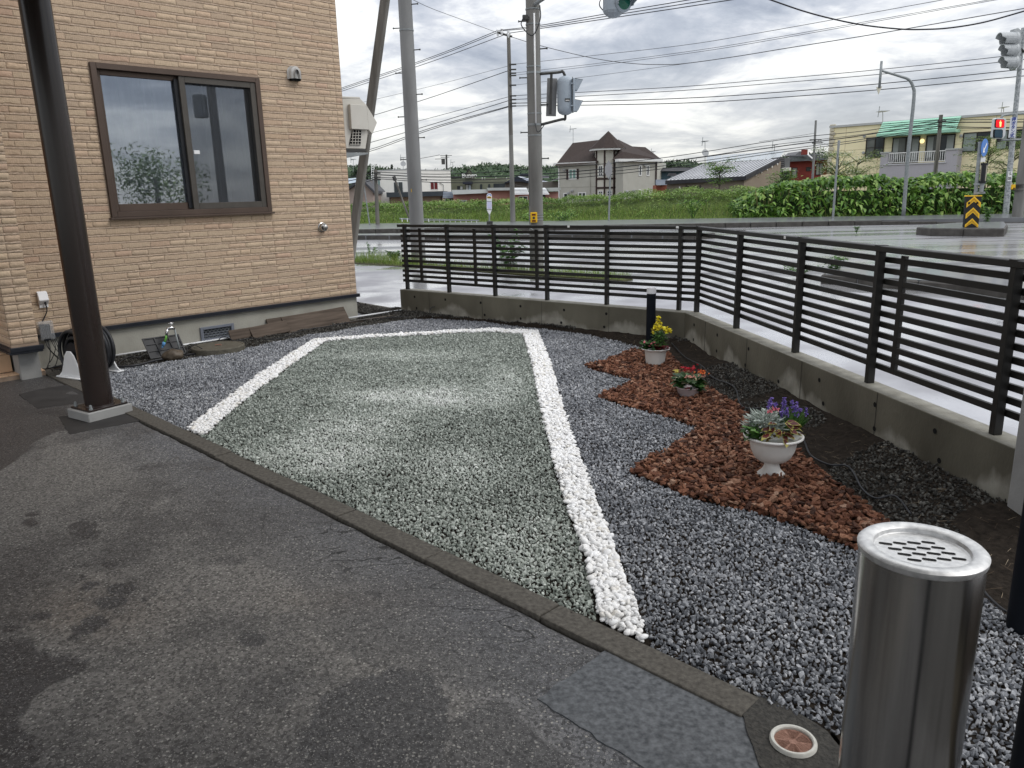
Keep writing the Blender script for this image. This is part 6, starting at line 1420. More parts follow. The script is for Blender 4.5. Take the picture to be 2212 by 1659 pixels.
ks = thing('keep_left_sign', 'round blue sign with a white arrow on a post behind the marker board', 'sign', AY(2110, 422, YM+.2)); YK = YM+.2
build(MB().tube([AY(2103, 470, YK), AY(2117.5, 307, YK)], [.055, .05], 12), 'post', MT['galv'], ks, smooth='auto')
build(MB().tube([AY(2117.4, 309, YK), AY(2117.7, 306, YK)], .06, 12), 'cap', MT['galv'], ks)
dc = AY(2127, 319, YK-.12); axs = np.array([.92, -.38, 0]); axs /= np.linalg.norm(axs); axs = np.array([-.955, -.30, 0]); axs /= np.linalg.norm(axs); rd = 17.8/FL*YK
M_blue = mat('sign blue', (.04, .16, .48), (.05, .18, .52), .35)
axs = np.array([.64, -.768, 0])
build(MB().lathe([(0, -.008), (rd, -.008), (rd, .004), (0, .004)], 36, dc, axs), 'disc', M_blue, ks); 
sx_ = np.array([.768, .64, 0]); zz3 = np.array([0, 0, 1.])
def onp(a, b, off=.008): return dc+sx_*a*rd+zz3*b*rd+axs*off
build(MB().prism([onp(.38, .55), onp(.52, .40), onp(-.12, -.36), onp(-.27, -.20)], axs*.003), 'arrow', MT['paint'], ks); build(MB().prism([onp(-.45, -.58), onp(.16, -.50), onp(-.10, -.05-.2), onp(-.40, .08)], axs*.003), 'arrow', MT['paint'], ks)
build(MB().obox(AY(2118, 350, YK-.05), (.14, 0, 0), (0, .02, 0), (0, 0, .13)), 'small_plate', MT['paint'], ks)
ml = thing('marker_lamp', 'black cylindrical solar lamp beside the keep-left post', 'lamp', AY(2125, 400, YK-.1)); 
build(MB().tube([AY(2119, 415, YK-.08), AY(2122, 394, YK-.08)], .06, 12), 'stem', MT['galv'], ml, smooth='auto'); build(MB().tube([AY(2122.3, 394, YK-.08), AY(2126.8, 353, YK-.08)], .085, 14), 'frame', mat('lamp frame', (.3, .28, .22), (.36, .34, .27), .4), ml, smooth='auto')
build(MB().tube([AY(2122.6, 391, YK-.13), AY(2126.3, 357, YK-.13)], .06, 12), 'lens', MT['black'], ml, smooth='auto')
for a_, b_ in ((396, 391), (357, 352)): t_ = lambda y: 2122+(394-y)*.115; build(MB().tube([AY(t_(a_), a_, YK-.08), AY(t_(b_), b_, YK-.08)], .095, 14), 'end_cap', MT['black'], ml, smooth='auto')
for yy in (397, 416): build(MB().obox(AY(2104, yy+3, YK-.1), (AY(2128, yy, YK)-AY(2104, yy, YK))*[1, 0, 0], (0, .03, 0), (0, 0, .06)), 'strap', MT['galv'], ml)

# right-hand signal pole
YR = baseY((2172, 464)); pr_, b_, t_ = spole('signal_pole', 'speckled steel pole with the push-button sign at the right', 'pole', (2172, 464), (2211, 60), YR, .125, .08, mat('speckled galvanised steel', (.22, .24, .25), (.42, .44, .45), .55, scale=14, contrast=2))
build(MB().prism([AY(x, y, YR-.14) for x, y in ((2163, 466), (2181, 466), (2174, 456))], (0, .06, 0)), 'base_gusset', MT['galv'], pr_)
# L 25 plate
def text(body, loc, size, m, parent, xdir=(1, 0, 0), updir=(0, 0, 1), bold=.0, space=1.0, name='lettering', align='CENTER'):
    cu = bpy.data.curves.new(name, 'FONT'); cu.body = body; cu.size = size; cu.align_x = align; cu.align_y = 'CENTER'; cu.offset = bold; cu.extrude = .001; cu.space_line = space; cu.materials.append(m)
    o = bpy.data.objects.new(name, cu); link(o, parent); X_ = Vector(xdir).normalized(); U_ = Vector(updir); U_ = (U_-X_*U_.dot(X_)).normalized(); N_ = X_.cross(U_)
    bpy.context.view_layer.update(); me = bpy.data.meshes.new_from_object(o.evaluated_get(bpy.context.evaluated_depsgraph_get())); bpy.data.objects.remove(o); bpy.data.curves.remove(cu); o = bpy.data.objects.new(name, me); link(o, parent)
    p = np.array(loc)-np.array(ORG[parent.name]); o.matrix_local = Matrix(((X_[0], U_[0], N_[0], p[0]), (X_[1], U_[1], N_[1], p[1]), (X_[2], U_[2], N_[2], p[2]), (0, 0, 0, 1))); return o
q = [AY(x, y, YR-.16) for x, y in ((2176.5, 391.5), (2185.3, 391.5), (2187, 370), (2178.2, 370))]
build(MB().prism(q, (0, .01, 0)), 'number_plate', MT['paint'], pr_); M_ink = mat('black print', (.015, .015, .02), None, .6)
up_ = q[3]-q[0]
text('L', AY(2183, 374.5, YR-.18), .17, M_ink, pr_, (1, 0, 0), up_, .004); text('25', AY(2181.2, 385.5, YR-.18), .15, M_ink, pr_, (1, 0, 0), up_, .004)
ps = thing('push_button_sign', 'white vertical sign with blue Japanese lettering on the right signal pole', 'sign', AY(2188, 276, YR-.2))
q = [AY(x, y, YR-.19) for x, y in ((2178.4, 297.3), (2192.3, 297.8), (2197.3, 254), (2183.4, 253.6))]
build(MB().prism(q, (0, .02, 0)), 'plate', mat('white sign plate', (.66, .68, .72), None, .45), ps, bevel=.004); M_bink = mat('blue print', (.02, .05, .28), None, .5)
up_ = q[3]-q[0]
for k, ch in enumerate('押ボタン式'):
    t_ = .1+.2*k; p = q[3]*(1-t_)*.5+q[0]*t_*.5+q[2]*(1-t_)*.5+q[1]*t_*.5; text(ch, p+[0, -.02, 0], .185, M_bink, ps, (1, 0, 0), up_, .004)
# pedestrian signal facing us
pg = thing('pedestrian_signal', 'pedestrian signal showing a lit red standing figure at the right', 'traffic signal', AY(2158, 278, YR-.3)); YG = YR-.25
c_ = lambda x, y, dy=0: AY(x, y, YG+dy)
build(MB().prism([c_(*p) for p in ((2149, 257), (2153, 254.5), (2171, 255), (2174.5, 259), (2172, 292), (2167, 299), (2150, 299.5), (2145, 296), (2146.5, 280))], (0, .2, 0)), 'housing', mat('pale signal paint', (.55, .57, .58), (.62, .64, .65), .4), pg, bevel=.012, seg=2)
M_redl2 = mat('lit red lamp', (.5, .0, .0), None, .4, emit=(1, .01, .02), estr=1.0); 
def rr(x0, y0, x1, y1, k=2.2): return [(x0+k, y0), (x1-k, y0), (x1, y0+k), (x1-.4, y1-k), (x1-k, y1), (x0+k-.5, y1), (x0-.5, y1-k), (x0, y0+k)]
build(MB().prism([c_(*p, -.012) for p in rr(2149.5, 257.6, 2170, 276)], (0, .01, 0)), 'lamp_surround', MT['hole'], pg); build(MB().prism([c_(*p, -.02) for p in rr(2152, 258.8, 2169.5, 275)], (0, .008, 0)), 'red_lamp', M_redl2, pg)
M_fig = mat('lit figure', (.8, .4, .1), None, .4, emit=(1, .72, .25), estr=1.1)
build(MB().lathe([(.022, 0), (0, .004)], 12, c_(2161.3, 261.6, -.026), (0, -1, 0)), 'figure', M_fig, pg); build(MB().prism([c_(*p, -.028) for p in ((2159, 263.3), (2163.8, 263.3), (2163.2, 268), (2162.6, 273.6), (2159.6, 273.6), (2159.6, 268))], (0, .006, 0)), 'figure', M_fig, pg)
build(MB().prism([c_(*p, -.012) for p in rr(2145.6, 279.5, 2166.5, 298)], (0, .01, 0)), 'lamp_surround', MT['hole'], pg); build(MB().prism([c_(*p, -.02) for p in rr(2149, 280.7, 2166, 297.2)], (0, .008, 0)), 'green_lamp_off', mat('unlit lamp', (.02, .05, .08), (.03, .07, .10), .12), pg)
for (y0, y1, dx) in ((257.5, 277, 0), (279.5, 299, -3.4)):
    build(MB().prism([c_(2149.8+dx, y0, 0), c_(2152.4+dx, y0+1, -.16), c_(2150.9+dx, y1-3, -.16), c_(2149+dx, y1-1, 0)], (-.008, 0, 0)), 'hood', MT['hole'], pg)
build(MB().tube(cat_([AY(2163, 255, YG+.1), AY(2166, 250, YG+.12), AY(2180, 247.5, YG+.2), AY(2215, 244.8, YG+.25)], 5), .05, 8), 'arm', MT['galv'], pg, smooth=True); build(MB().tube([AY(2158, 303, YG+.1), AY(2215, 301, YG+.2)], .04, 8), 'arm', MT['galv'], pg, smooth=True)
build(MB().lathe([(.07, -.1), (.09, 0), (.07, .06)], 12, AY(2158, 301.5, YG+.1)), 'socket', MT['darksteel'], pg)
# three-lamp head seen from the side
tv = thing('traffic_signal', 'three-lamp vehicle signal seen from the side at the top right', 'traffic signal', AY(2198, 105, YR-.2)); YV = YR-.3
vq = lambda x, y, dy=0: AY(1974.8+x/7.562, 27.4+y/7.562, YV+dy)
M_sig2 = mat('pale grey signal', (.36, .38, .39), (.44, .46, .47), .45)
build(MB().prism([vq(*p) for p in ((1640, 262), (1700, 245), (1750, 285), (1757, 450), (1740, 480), (1753, 520), (1750, 660), (1730, 690), (1747, 720), (1742, 840), (1700, 905), (1625, 920), (1628, 700))], (0, .3, 0)), 'housing', M_sig2, tv, bevel=.012)
for k, (x0, y0, x1, y1) in enumerate(((1380, 365, 1620, 470), (1422, 550, 1612, 660), (1416, 750, 1606, 860))):
    # hood tube axis runs to the photo's left and slightly toward us
    a = vq(x1+10, (y0+y1)/2+15, .1); b = vq(x0, (y0+y1)/2-5+20, .1); d = b-a; L3 = np.linalg.norm(d); d /= L3
    A2 = np.cross(d, [0, 0, 1]); A2 /= np.linalg.norm(A2); T2 = np.cross(A2, d); V = []; F_ = []; nn = 18; rr0 = .26
    for q_ in range(nn+1):
        th = math.pi*(q_/nn*1.5-.25); cut = 1 if .18 < q_/nn < .82 else .72
        V += [a+(A2*math.cos(th)+T2*math.sin(th))*rr0, a+d*L3*cut+(A2*math.cos(th)+T2*math.sin(th))*rr0*.92]
    for q_ in range(nn): F_.append((2*q_, 2*q_+2, 2*q_+3, 2*q_+1))
    mb = MB(); mb.add(V, F_); o = build(mb, 'visor', M_sig2, tv); sm = o.modifiers.new('s', 'SOLIDIFY'); sm.thickness = .02
    build(MB().lathe([(.29, -.08), (.29, .02), (.25, .05)], 24, a, d), 'lamp_ring', M_sig2, tv, smooth='auto'); build(MB().lathe([(.03, 0), (0, .004)], 8, vq(1682, (395, 597, 798)[k], -.005), (0, -1, 0)), 'bolt', MT['hole'], tv)
build(MB().tube([vq(1740, 590, .1), vq(1800, 640, .2)], .05, 8), 'bracket', MT['darksteel'], tv)
# thick concrete pole at the right edge
YC = baseY((2197, 472)); pr2, _, _ = spole('utility_pole', 'thick banded concrete pole at the right edge beside the steel signal pole', 'pole', (2197, 473), (2243, 100), YC, .20, .17, MT['poleconcB'])
yb2 = thing('push_button_box', 'small yellow box on the thick pole at the right edge', 'push button', AY(2186, 408, YC-.1)); build(MB().obox(AY(2185.5, 409, YC-.2), (.14, 0, 0), (0, .08, 0), (0, 0, .18)), 'box', M_ybox, yb2, bevel=.01)
build(MB().obox(AY(2188.5, 408.3, YC-.204), (.07, 0, 0), (0, .003, 0), (0, 0, .05)), 'print', M_ink, yb2)
for yy in (399, 402, 405, 412): c = AY(2200+(409-yy)*.12+.5, yy, YC); bandp(pr2, (c[0]+.0, c[1]), c[2], .195, .012, 'darksteel')

# wooden and small poles, stakes
def wpole(base, top, Y, r0, r1, label, m='gwood', arms=(), zb=0.1, name='utility_pole'):
    p, b, t = spole(name, label, 'pole', base, top, Y, r0, r1, MT[m], zb)
    for (yy, w0, w1) in arms: c = AY(top[0]+(base[0]-top[0])*(yy-top[1])/(base[1]-top[1]), yy, Y-.1); build(MB().obox(c+[w0, -.04, -.04], (w1-w0, 0, 0), (0, .08, 0), (0, 0, .08)), 'crossarm', MT['darksteel'], p)
    return p
wpole((816, 487), (811, 366), 40.5, .11, .08, 'short dark timber pole with cables left of the concrete pole', arms=((374, -.1, .25), (383, -.1, .25), (388, -.1, .25)))
wpole((2021, 372), (2033, 248), 45, .12, .10, 'dark timber pole in front of the balcony of the yellow building', arms=((262, -.15, .3), (272, -.15, .3)), zb=.5)
wpole((1756, 386), (1762.5, 260), 62, .10, .08, 'thin pale far pole left of the yellow building', m='poleconc', arms=((302, -.4, .5), (309, -.2, .6)), zb=.1)
pt = wpole((963, 370), (964.3, 334), 128, .16, .14, 'distant pole with a transformer above the olive building', m='darksteel', arms=((336, -1.0, .9), (343, -1.8, .1), (339.5, -.9, .5)), zb=0)
build(MB().lathe([(.28, -.4), (.3, .4)], 12, AY(957.5, 349.5, 127)), 'transformer', MT['darksteel'], pt)
wpole((798.5, 479), (785.5, 394), 40, .035, .03, 'thin leaning grey stake beside the short timber pole', m='galv', name='stake')
wpole((889, 472), (851.5, 383), 40, .05, .045, 'leaning weathered stake left behind the big concrete pole', name='stake')
build(MB().tube([AY(850.5, 381, 39.9), AY(854, 390, 39.9)], .1, 6), 'stake_head', MT['darksteel'], [o for o in bpy.data.objects if o.name.startswith('stake') and o.type == 'EMPTY'][-1])
sf = thing('snow_rail', 'low white wire rail with small posts on the grassy bank', 'rail', AY(940, 475, 39)); mb = MB()
for dy in (0, 3.2): mb.tube([AY(863, 472+dy*.3, 39.2), AY(930, 473.5+dy, 39), AY(1035, 476+dy*.2, 38.8)], .022, 5)
build(mb, 'rails', MT['galv'], sf)
for x in np.arange(868, 1034, 11.5): build(MB().tube([AY(x, 471.5+(x-863)*.02, 39), AY(x+1, 479+(x-863)*.01, 39)], .02, 5), 'post', MT['white'], sf)

# leaning timber stay behind the house corner
t0, t1 = AY(834, -20, 13.5), AY(764, 500, 13.5); d = (t1-t0); t1 = t0+d*(t0[2]+.1)/(-d[2]); ls = thing('timber_stay', 'leaning weathered timber stay behind the house corner', 'timber', t1)
build(MB().tube([t1, t0], .088, 5), 'beam', MT['gwood'], ls, bevel=.01)

# exhaust hood on the gable wall
eh_ = thing('exhaust_hood', 'beige metal exhaust hood with a grille on the far side of the house', 'vent hood', hw(3.2, 2.5, -.3))
def hp_(x, y, n_): # pixel onto the plane facing HN at offset n_
    d = ray(x, y); p0 = hw(0, 0, n_); t = ((p0-CP)@HN)/(d@HN); return CP+d*t
E_ = lambda x, y: (713.1+x/2.892, 192+y/2.892)
def hpoly(name, pts, n0, dep, m): 
    P_ = [hp_(*E_(*p), n0) for p in pts]; return build(MB().prism(P_, -HN*dep), name, m, eh_, bevel=.004)
hpoly('body', [(68, 60), (190, 62), (228, 100), (240, 255), (222, 375), (100, 372)], -.30, .45, MT['beige'])
hpoly('front_cover', [(125, 95), (228, 100), (242, 255), (135, 250)], -.24, .055, MT['beige']); hpoly('side_cowl', [(228, 102), (294, 210), (264, 284), (240, 255)], -.27, .3, MT['beige'])
hpoly('inlet', [(140, 256), (196, 258), (192, 352), (120, 350)], -.285, .01, MT['hole'])
for k in range(5): hpoly('grille_bar', [(140-k*4, 272+k*18), (195, 272+k*18), (195, 276+k*18), (139-k*4, 276+k*18)], -.275, .008, MT['beige'])
for k in range(3): hpoly('grille_bar', [(146+k*16-(4 if k == 0 else 0), 256), (150+k*16-(4 if k == 0 else 0), 256), (143+k*17, 352), (139+k*17, 352)], -.272, .008, MT['beige'])
hpoly('tray', [(98, 374), (225, 378), (225, 392), (98, 390)], -.28, .4, MT['darksteel']); hpoly('bracket', [(98, 398), (240, 398), (240, 408), (98, 432)], -.26, .01, MT['galv']); hpoly('top_flange', [(68, 46), (185, 50), (190, 62), (70, 58)], -.3, .3, MT['beige'])

# ------------------------------------------------------------------ overhead wires
M_wire = mat('cable sheath', (.02, .02, .025), None, .6); M_wire2 = mat('weathered thin wire', (.10, .10, .105), None, .6)
def wire(pts, Y, rad, label, grp=None, m=None, n=10):
    """pts: photo positions along the wire; Y: (start, end) depths"""
    Ys = np.linspace(Y[0], Y[1], len(pts)) if len(Y) == 2 else Y
    P_ = cat_([AY(x, y, yy) for (x, y), yy in zip(pts, Ys)], n) if len(pts) > 2 else None
    if P_ is None:
        a, b = AY(*pts[0], Y[0]), AY(*pts[1], Y[1]); L3 = np.linalg.norm(b-a); P_ = [a+(b-a)*t+np.array([0, 0, -4*.0035*L3*t*(1-t)]) for t in np.linspace(0, 1, n+3)]
    o = build(MB().tube(P_, rad, 5), 'overhead_wire', m or M_wire, loc=P_[0], smooth=True); props(o, label, 'wire', grp); return o
YP = pC[1]
gC = 'power lines at the far slender pole'
for k, (y0, y1, yl) in enumerate(((66, 1, 191), (66.5, 8, 194), (72, 15, 198))):
    nm_ = ('upper', 'middle', 'lower')[k]; x0 = (1075, 1084, 1098)[k]
    xe = (1490, 1545, 1590)[k]
    wire([(x0, y0), (1165, (55, 58.5, 62)[k]), (1320, (28, 33.5, 39)[k]), (1481, (1, 8, 15)[k]), (1700, (-38, -28, -19)[k])], (YP, 26), .016, nm_+' of three wires rising right from the crossarm behind the top signal', gC)
    wire([(x0, y0), (932, (123, 126.5, 133)[k]), (735, yl)], (YP, 48), .016, nm_+' of three wires falling left from the crossarm towards the house', gC)
    p = AY((1004, 1010, 1031)[k], (98, 100, 98)[k], YP+1)
wire([(1073, 70), (1005, 45), (932, 18), (885, -4)], (YP, 30), .010, 'thin wire climbing left from the crossarm to the top of the frame', m=M_wire2)
wire([(1106, 80), (1165, 98), (1278, 125), (1364, 137), (1430, 139.5), (1481, 137), (1590, 122), (1700, 104), (1900, 72), (2260, 10)], (YP, 24), .014, 'sagging wire dipping in mid sky right of the signal pole', m=M_wire2, n=6)
wire([(1640, -8), (1665, 0), (1735, 24), (1803, 42), (1870, 55), (1947, 63), (2000, 63.5), (2054, 60), (2130, 47), (2240, 16)], (14, 14), .013, 'thick black cable sagging across the top right corner', n=6)
wire([(1108, 141), (1100, 142), (932, 186), (735, 232)], (YP, 55), .010, 'faint upper wire falling left from the far pole', m=M_wire2)
wire([(1110, 139), (1290, 119), (1481, 97), (1646, 70), (2035, 0), (2200, -30)], (YP, 22), .010, 'faint thin wire rising to the top right from the far pole', m=M_wire2)
wire([(1100, 152), (932, 210), (810, 248), (735, 268)], (YP, 55), .017, 'dark wire falling left from the far pole midway up')
for k, y in enumerate((0, 5)): wire([(1110, 157.7+y), (1290, 137+y*.9), (1481, 112+y*.8), (1646, 86+y*.8), (2136+k*14, 0), (2250, -18)], (YP, 22), .009, ('upper', 'lower')[k]+' line of the faint parallel pair rising right', 'faint parallel pair of wires', m=M_wire2)
wire([(1110, 184), (1290, 163), (1481, 137.5)], (YP, 34), .008, 'faint short wire meeting the sagging wire from the left', m=M_wire2)
for k, (a, b, c, d, e) in enumerate(((206.5, 186.6, 173, 118, 108), (215, 195, 182, 130, 121), (223, 212, 202, 151, 146), (229, 222.5, 213, 165.6, 161))):
    wire([(1110, a), (1290, (a+b)/2+1), (1481, b), (1646, c), (1900, c+(d-c)*.47+3), (2206, d-1), (2300, e-8)], (YP, 34), .018 if k > 1 else .014, ('top', 'second', 'third', 'lowest')[k]+' of four wires running right between the far pole and the signal pole', 'four wires spanning to the right signal pole')
for k, (a, b, c) in enumerate(((208.6, 254, 285), (217, 269, 305), (229, 276, 319.5), (230.5, 279.5, 323.6))):
    wire([(1100, a), (932, b), (810, c), (735, c+19)], (YP, 52), .017 if k else .012, ('top', 'second', 'third', 'lowest')[k]+' of four low wires falling left from the far pole', 'four low wires at the left')
    if k > 1: pass
for k, (y0, y1, y2, y3, y4, y5) in enumerate(((372, 376, 364, 342.5, 300, 259), (377.5, 382.4, 376, 352, 314, 264), (382.7, 389, 382, 360, 322, 272.5), (386, 394.5, 389.5, 366, 327, 276))):
    wire([(813, y0), (965, y1), (1171, y2), (1419, y3), (1700, y4), (1860, (y4+y5)/2+4), (2031, y5)], (40.5, 45), .026 if k == 1 else .018, ('top', 'second thick', 'third', 'lowest')[k]+' cable of the low bundle crossing before the houses', 'low cable bundle before the houses')
    wire([(2031, y5), (2120, (258.5, 264, 275, 277)[k]), (2260, (257, 263, 276, 276)[k])], (45, 40), .026 if k == 1 else .018, ('top', 'second thick', 'third', 'lowest')[k]+' cable leading right from the dark timber pole', 'cables right of the dark timber pole')
    wire([(813, y0), (735, y0+14+k*3)], (40.5, 42), .02, ('top', 'second', 'third', 'lowest')[k]+' cable leaving the short timber pole to the left', 'cables left of the short timber pole')
wire([(1419, 352), (1560, 332), (1646, 316), (1850, 292), (2031, 268)], (43, 45), .014, 'slack extra strand twisting along the low bundle at the right')
wire([(1640, 306), (1758, 288)], (60, 62), .012, 'short wire reaching the thin pale far pole')
wire([(1765, 302), (1800, 318)], (62, 66), .012, 'service wire dropping from the thin pale pole to the yellow building')
wire([(904, 343), (950, 334.5)], (128, 128), .04, 'distant wire at the transformer pole', m=M_wire2)
wire([(1110, 399), (1200, 414)], (90, 95), .02, 'low distant wire over the white awnings', m=M_wire2)

# ------------------------------------------------------------------ buildings beyond the bank
_mc = {}
def cm(key, c1, c2=None, **k):
    if key not in _mc: _mc[key] = mat(key, c1, c2, **{'rough': .75, 'scale': 1.2, **k})
    return _mc[key]
GL = cm('dark window glass', (.02, .026, .03), (.05, .06, .065), rough=.12, scale=.8); WF = cm('white window frame', (.7, .71, .7)); 
class Fac:
    def __init__(s, xa, ya, Ya, xb, yb, Yb):
        s.a = AY(xa, ya, Ya); s.b = AY(xb, yb, Yb); s.zt = (s.a[2]+s.b[2])/2; s.A = np.array([s.a[0], s.a[1], 0]); B = np.array([s.b[0], s.b[1], 0]); s.L = np.linalg.norm(B-s.A); s.d = (B-s.A)/s.L
        s.n = np.array([s.d[1], -s.d[0], 0]); s.n = s.n if s.n@(CP-s.A) > 0 else -s.n
    def uz(s, x, y, off=0):
        dr = ray(x, y); t = ((s.A+s.n*off-CP)@s.n)/(dr@s.n); p = CP+dr*t; return (p-s.A)@s.d, p[2]
    def P(s, u, z, n=0): return s.A+s.d*u+s.n*n+np.array([0, 0, z])
    def rect(s, mb, x0, y0, x1, y1, n0, n1, off=0):
        u0, z1 = s.uz(x0, y0, off); u1, z0 = s.uz(x1, y1, off); return mb.obox(s.P(u0, z0, n0), s.d*(u1-u0), s.n*(n1-n0), (0, 0, z1-z0))
    def box(s, mb, u0, z0, u1, z1, n0, n1): return mb.obox(s.P(u0, z0, n0), s.d*(u1-u0), s.n*(n1-n0), (0, 0, z1-z0))
    def r(s, name, par, x0, y0, x1, y1, n0, n1, m, off=0): return build(s.rect(MB(), x0, y0, x1, y1, n0, n1, off), name, m, par)
def window(fc, par, x0, y0, x1, y1, panes=2, m=None, w_=.07, glass=None, off=0, bars=0, arch=False):
    m = m or WF; u0, z1 = fc.uz(x0, y0, off); u1, z0 = fc.uz(x1, y1, off); n0 = off
    mb = MB(); fc.box(mb, u0, z0, u0+w_, z1, n0-.02, n0+.06); fc.box(mb, u1-w_, z0, u1, z1, n0-.02, n0+.06); fc.box(mb, u0+w_, z0, u1-w_, z0+w_, n0-.02, n0+.06); fc.box(mb, u0+w_, z1-w_, u1-w_, z1, n0-.02, n0+.06)
    for k in range(1, panes): c = u0+(u1-u0)*k/panes; fc.box(mb, c-w_*.5, z0+w_, c+w_*.5, z1-w_, n0-.02, n0+.055)
    for k in range(bars): z = z0+(z1-z0)*(k+1)/(bars+1); fc.box(mb, u0+w_, z-.02, u1-w_, z+.02, n0-.02, n0+.05)
    w_o = build(mb, 'window', m, par)
    g = glass if isinstance(glass, (list, tuple)) else [glass or GL]*panes
    for k in range(panes): build(fc.box(MB(), u0+(u1-u0)*k/panes+w_*.4, z0+w_*.5, u0+(u1-u0)*(k+1)/panes-w_*.4, z1-w_*.5, n0+.004, n0+.02), 'pane', g[k], w_o)
    return w_o
ZB = -.33
def body(name, par, fcs, depth, m, zt=None):
    """closed flat-topped body from a chain of facades"""
    pts = [fcs[0].A]+[f.A+f.d*f.L for f in fcs]; zt = zt if zt is not None else np.mean([f.zt for f in fcs]); back = -(fcs[0].n+fcs[-1].n)/np.linalg.norm(fcs[0].n+fcs[-1].n)*depth; back[2] = 0
    lo = [(p[0], p[1], ZB) for p in pts]+[((pts[-1]+back)[0], (pts[-1]+back)[1], ZB), ((pts[0]+back)[0], (pts[0]+back)[1], ZB)]
    return build(MB().prism(lo, (0, 0, zt-ZB)), name, m, par)
def antenna(x, y0, y1, Y, label, w_=9, dish=False):
    b = AY(x, y1, Y); t = AY(x, y0, Y); a = thing('tv_antenna', label, 'antenna', b); k = Y/FL; m = MT['galv']
    build(MB().tube([b, t], .03, 5), 'mast', m, a); build(MB().tube([t+[-w_*k*.75, 0, -.08], t+[w_*k*.75, 0, .02]], .03, 5), 'boom', m, a)
    mb = MB()
    for q in np.linspace(-.7, .7, 7): mb.tube([t+[q*w_*k, -.5, 0], t+[q*w_*k, .5, 0]], .02, 4)
    mb.tube([t+[-w_*k*.75, 0, -.45], t+[-w_*k*.6, 0, .4]], .03, 4); build(mb, 'elements', m, a)
    if dish: build(MB().lathe([(0, 0), (.2, .02), (.38, .09)], 20, AY(x, y0+(y1-y0)*.55, Y-.2), (.2, -1, .4)), 'dish', cm('grey dish', (.35, .36, .37)), a, smooth='auto')
def bld(name, label, p, cat='building'): return thing(name, label, cat, (p[0], p[1], 0))
# white flat-roofed house
M_w1 = cm('off white render', (.72, .71, .67), (.78, .77, .73), bump=.2, bscale=10)
Fa, Fb = Fac(806, 371, 116, 882, 365.5, 112), Fac(882, 365.5, 112, 973, 370.5, 119)
W1_ = bld('white_house', 'white flat-roofed house with a roof ladder behind the left concrete pole', Fa.A, 'house'); body('wall', W1_, [Fa, Fb], 9, M_w1)
for f_2 in (Fa, Fb): build(f_2.box(MB(), 0, f_2.zt-.02, f_2.L, f_2.zt+.12, -.3, .06), 'parapet', cm('parapet trim', (.45, .46, .46)), W1_)
window(Fa, W1_, 811, 387, 823, 411, 2, glass=[GL, cm('teal glass', (.05, .16, .17), (.2, .25, .22), rough=.2, scale=2)]); window(Fa, W1_, 850, 393, 872, 419, 2)
window(Fb, W1_, 928.5, 392, 946, 410, 2, glass=[cm('dark red curtain', (.10, .012, .014), (.14, .02, .02))]*2)
Fa.r('flashing', W1_, 874.5, 366, 876, 418, -.1, .05, cm('parapet trim', ()), 0) if False else None
build(MB().tube([Fb.P(*Fb.uz(949, 394), .1), Fb.P(*Fb.uz(957, 400), .1), Fb.P(*Fb.uz(957, 418), .1)], .05, 5), 'downpipe', cm('grey pipe', (.35, .36, .36)), W1_)
mb = MB(); YLd = 115
for x in (803, 808.5): mb.tube(cat_([AY(x, 416, YLd), AY(x-.5, 362, YLd), AY(x+1, 358, YLd), AY(x+3, 359, YLd)], 4), .05, 5)
for y in range(362, 412, 4): mb.tube([AY(803, y, YLd), AY(808.5, y, YLd)], .04, 4)
build(mb, 'roof_ladder', MT['white'], W1_)
# low wall and garage in front of it
Fg = Fac(775, 416, 107, 840, 414.5, 107); gg = bld('low_annex', 'low white annex wall between the gabled house and the dark-edged garage', Fg.A); body('wall', gg, [Fg], 5, M_w1)
Fh = Fac(837, 416, 104, 956.5, 412.5, 104); g2 = bld('garage', 'long low garage with a dark fascia and tan walls before the white house', Fh.A, 'garage')
M_tan = cm('tan siding', (.44, .33, .25), (.50, .38, .29)); M_fas = cm('blue black fascia', (.04, .05, .06), (.06, .07, .08)); Fh2 = Fac(843, 424, 105, 955, 418, 105); body('wall', g2, [Fh2], 6, M_tan)
build(Fh.box(MB(), -.1, Fh.zt-.62, Fh.L+.1, Fh.zt, -7, .35), 'fascia', M_fas, g2); build(Fh.box(MB(), Fh.L*.4, Fh.zt-3, Fh.L*.4+.1, Fh.zt-.62, 0, .03) if False else Fh2.box(MB(), Fh2.L*.965, ZB, Fh2.L+.02, Fh2.zt-.3, -.1, .05), 'post', cm('brown post', (.10, .07, .05)), g2)
Fi = Fac(957, 426, 100, 979, 426, 100); g3 = bld('porch', 'small porch with a blue grey ribbed roof between garage and salmon building', Fi.A); body('wall', g3, [Fi], 4, cm('dull pink wall', (.30, .22, .19)))
mb = MB()
for k in range(4): a, b = AY(958-.4*k, 414+3.3*k, 99.6-.3*k), AY(979.5, 414+3.3*k, 99.6-.3*k); mb.obox(a, b-a, (0, -.35, -.16), (0, 0, -.06)); 
mb.prism([AY(957.5, 414, 100), AY(979.5, 414, 100), AY(980, 427.5, 98.5), AY(957, 427.5, 98.5)], (0, .15, 0)); build(mb, 'ribbed_roof', cm('blue grey tile', (.10, .12, .15), (.15, .17, .20)), g3); window(Fi, g3, 961, 428, 977, 436, 2)
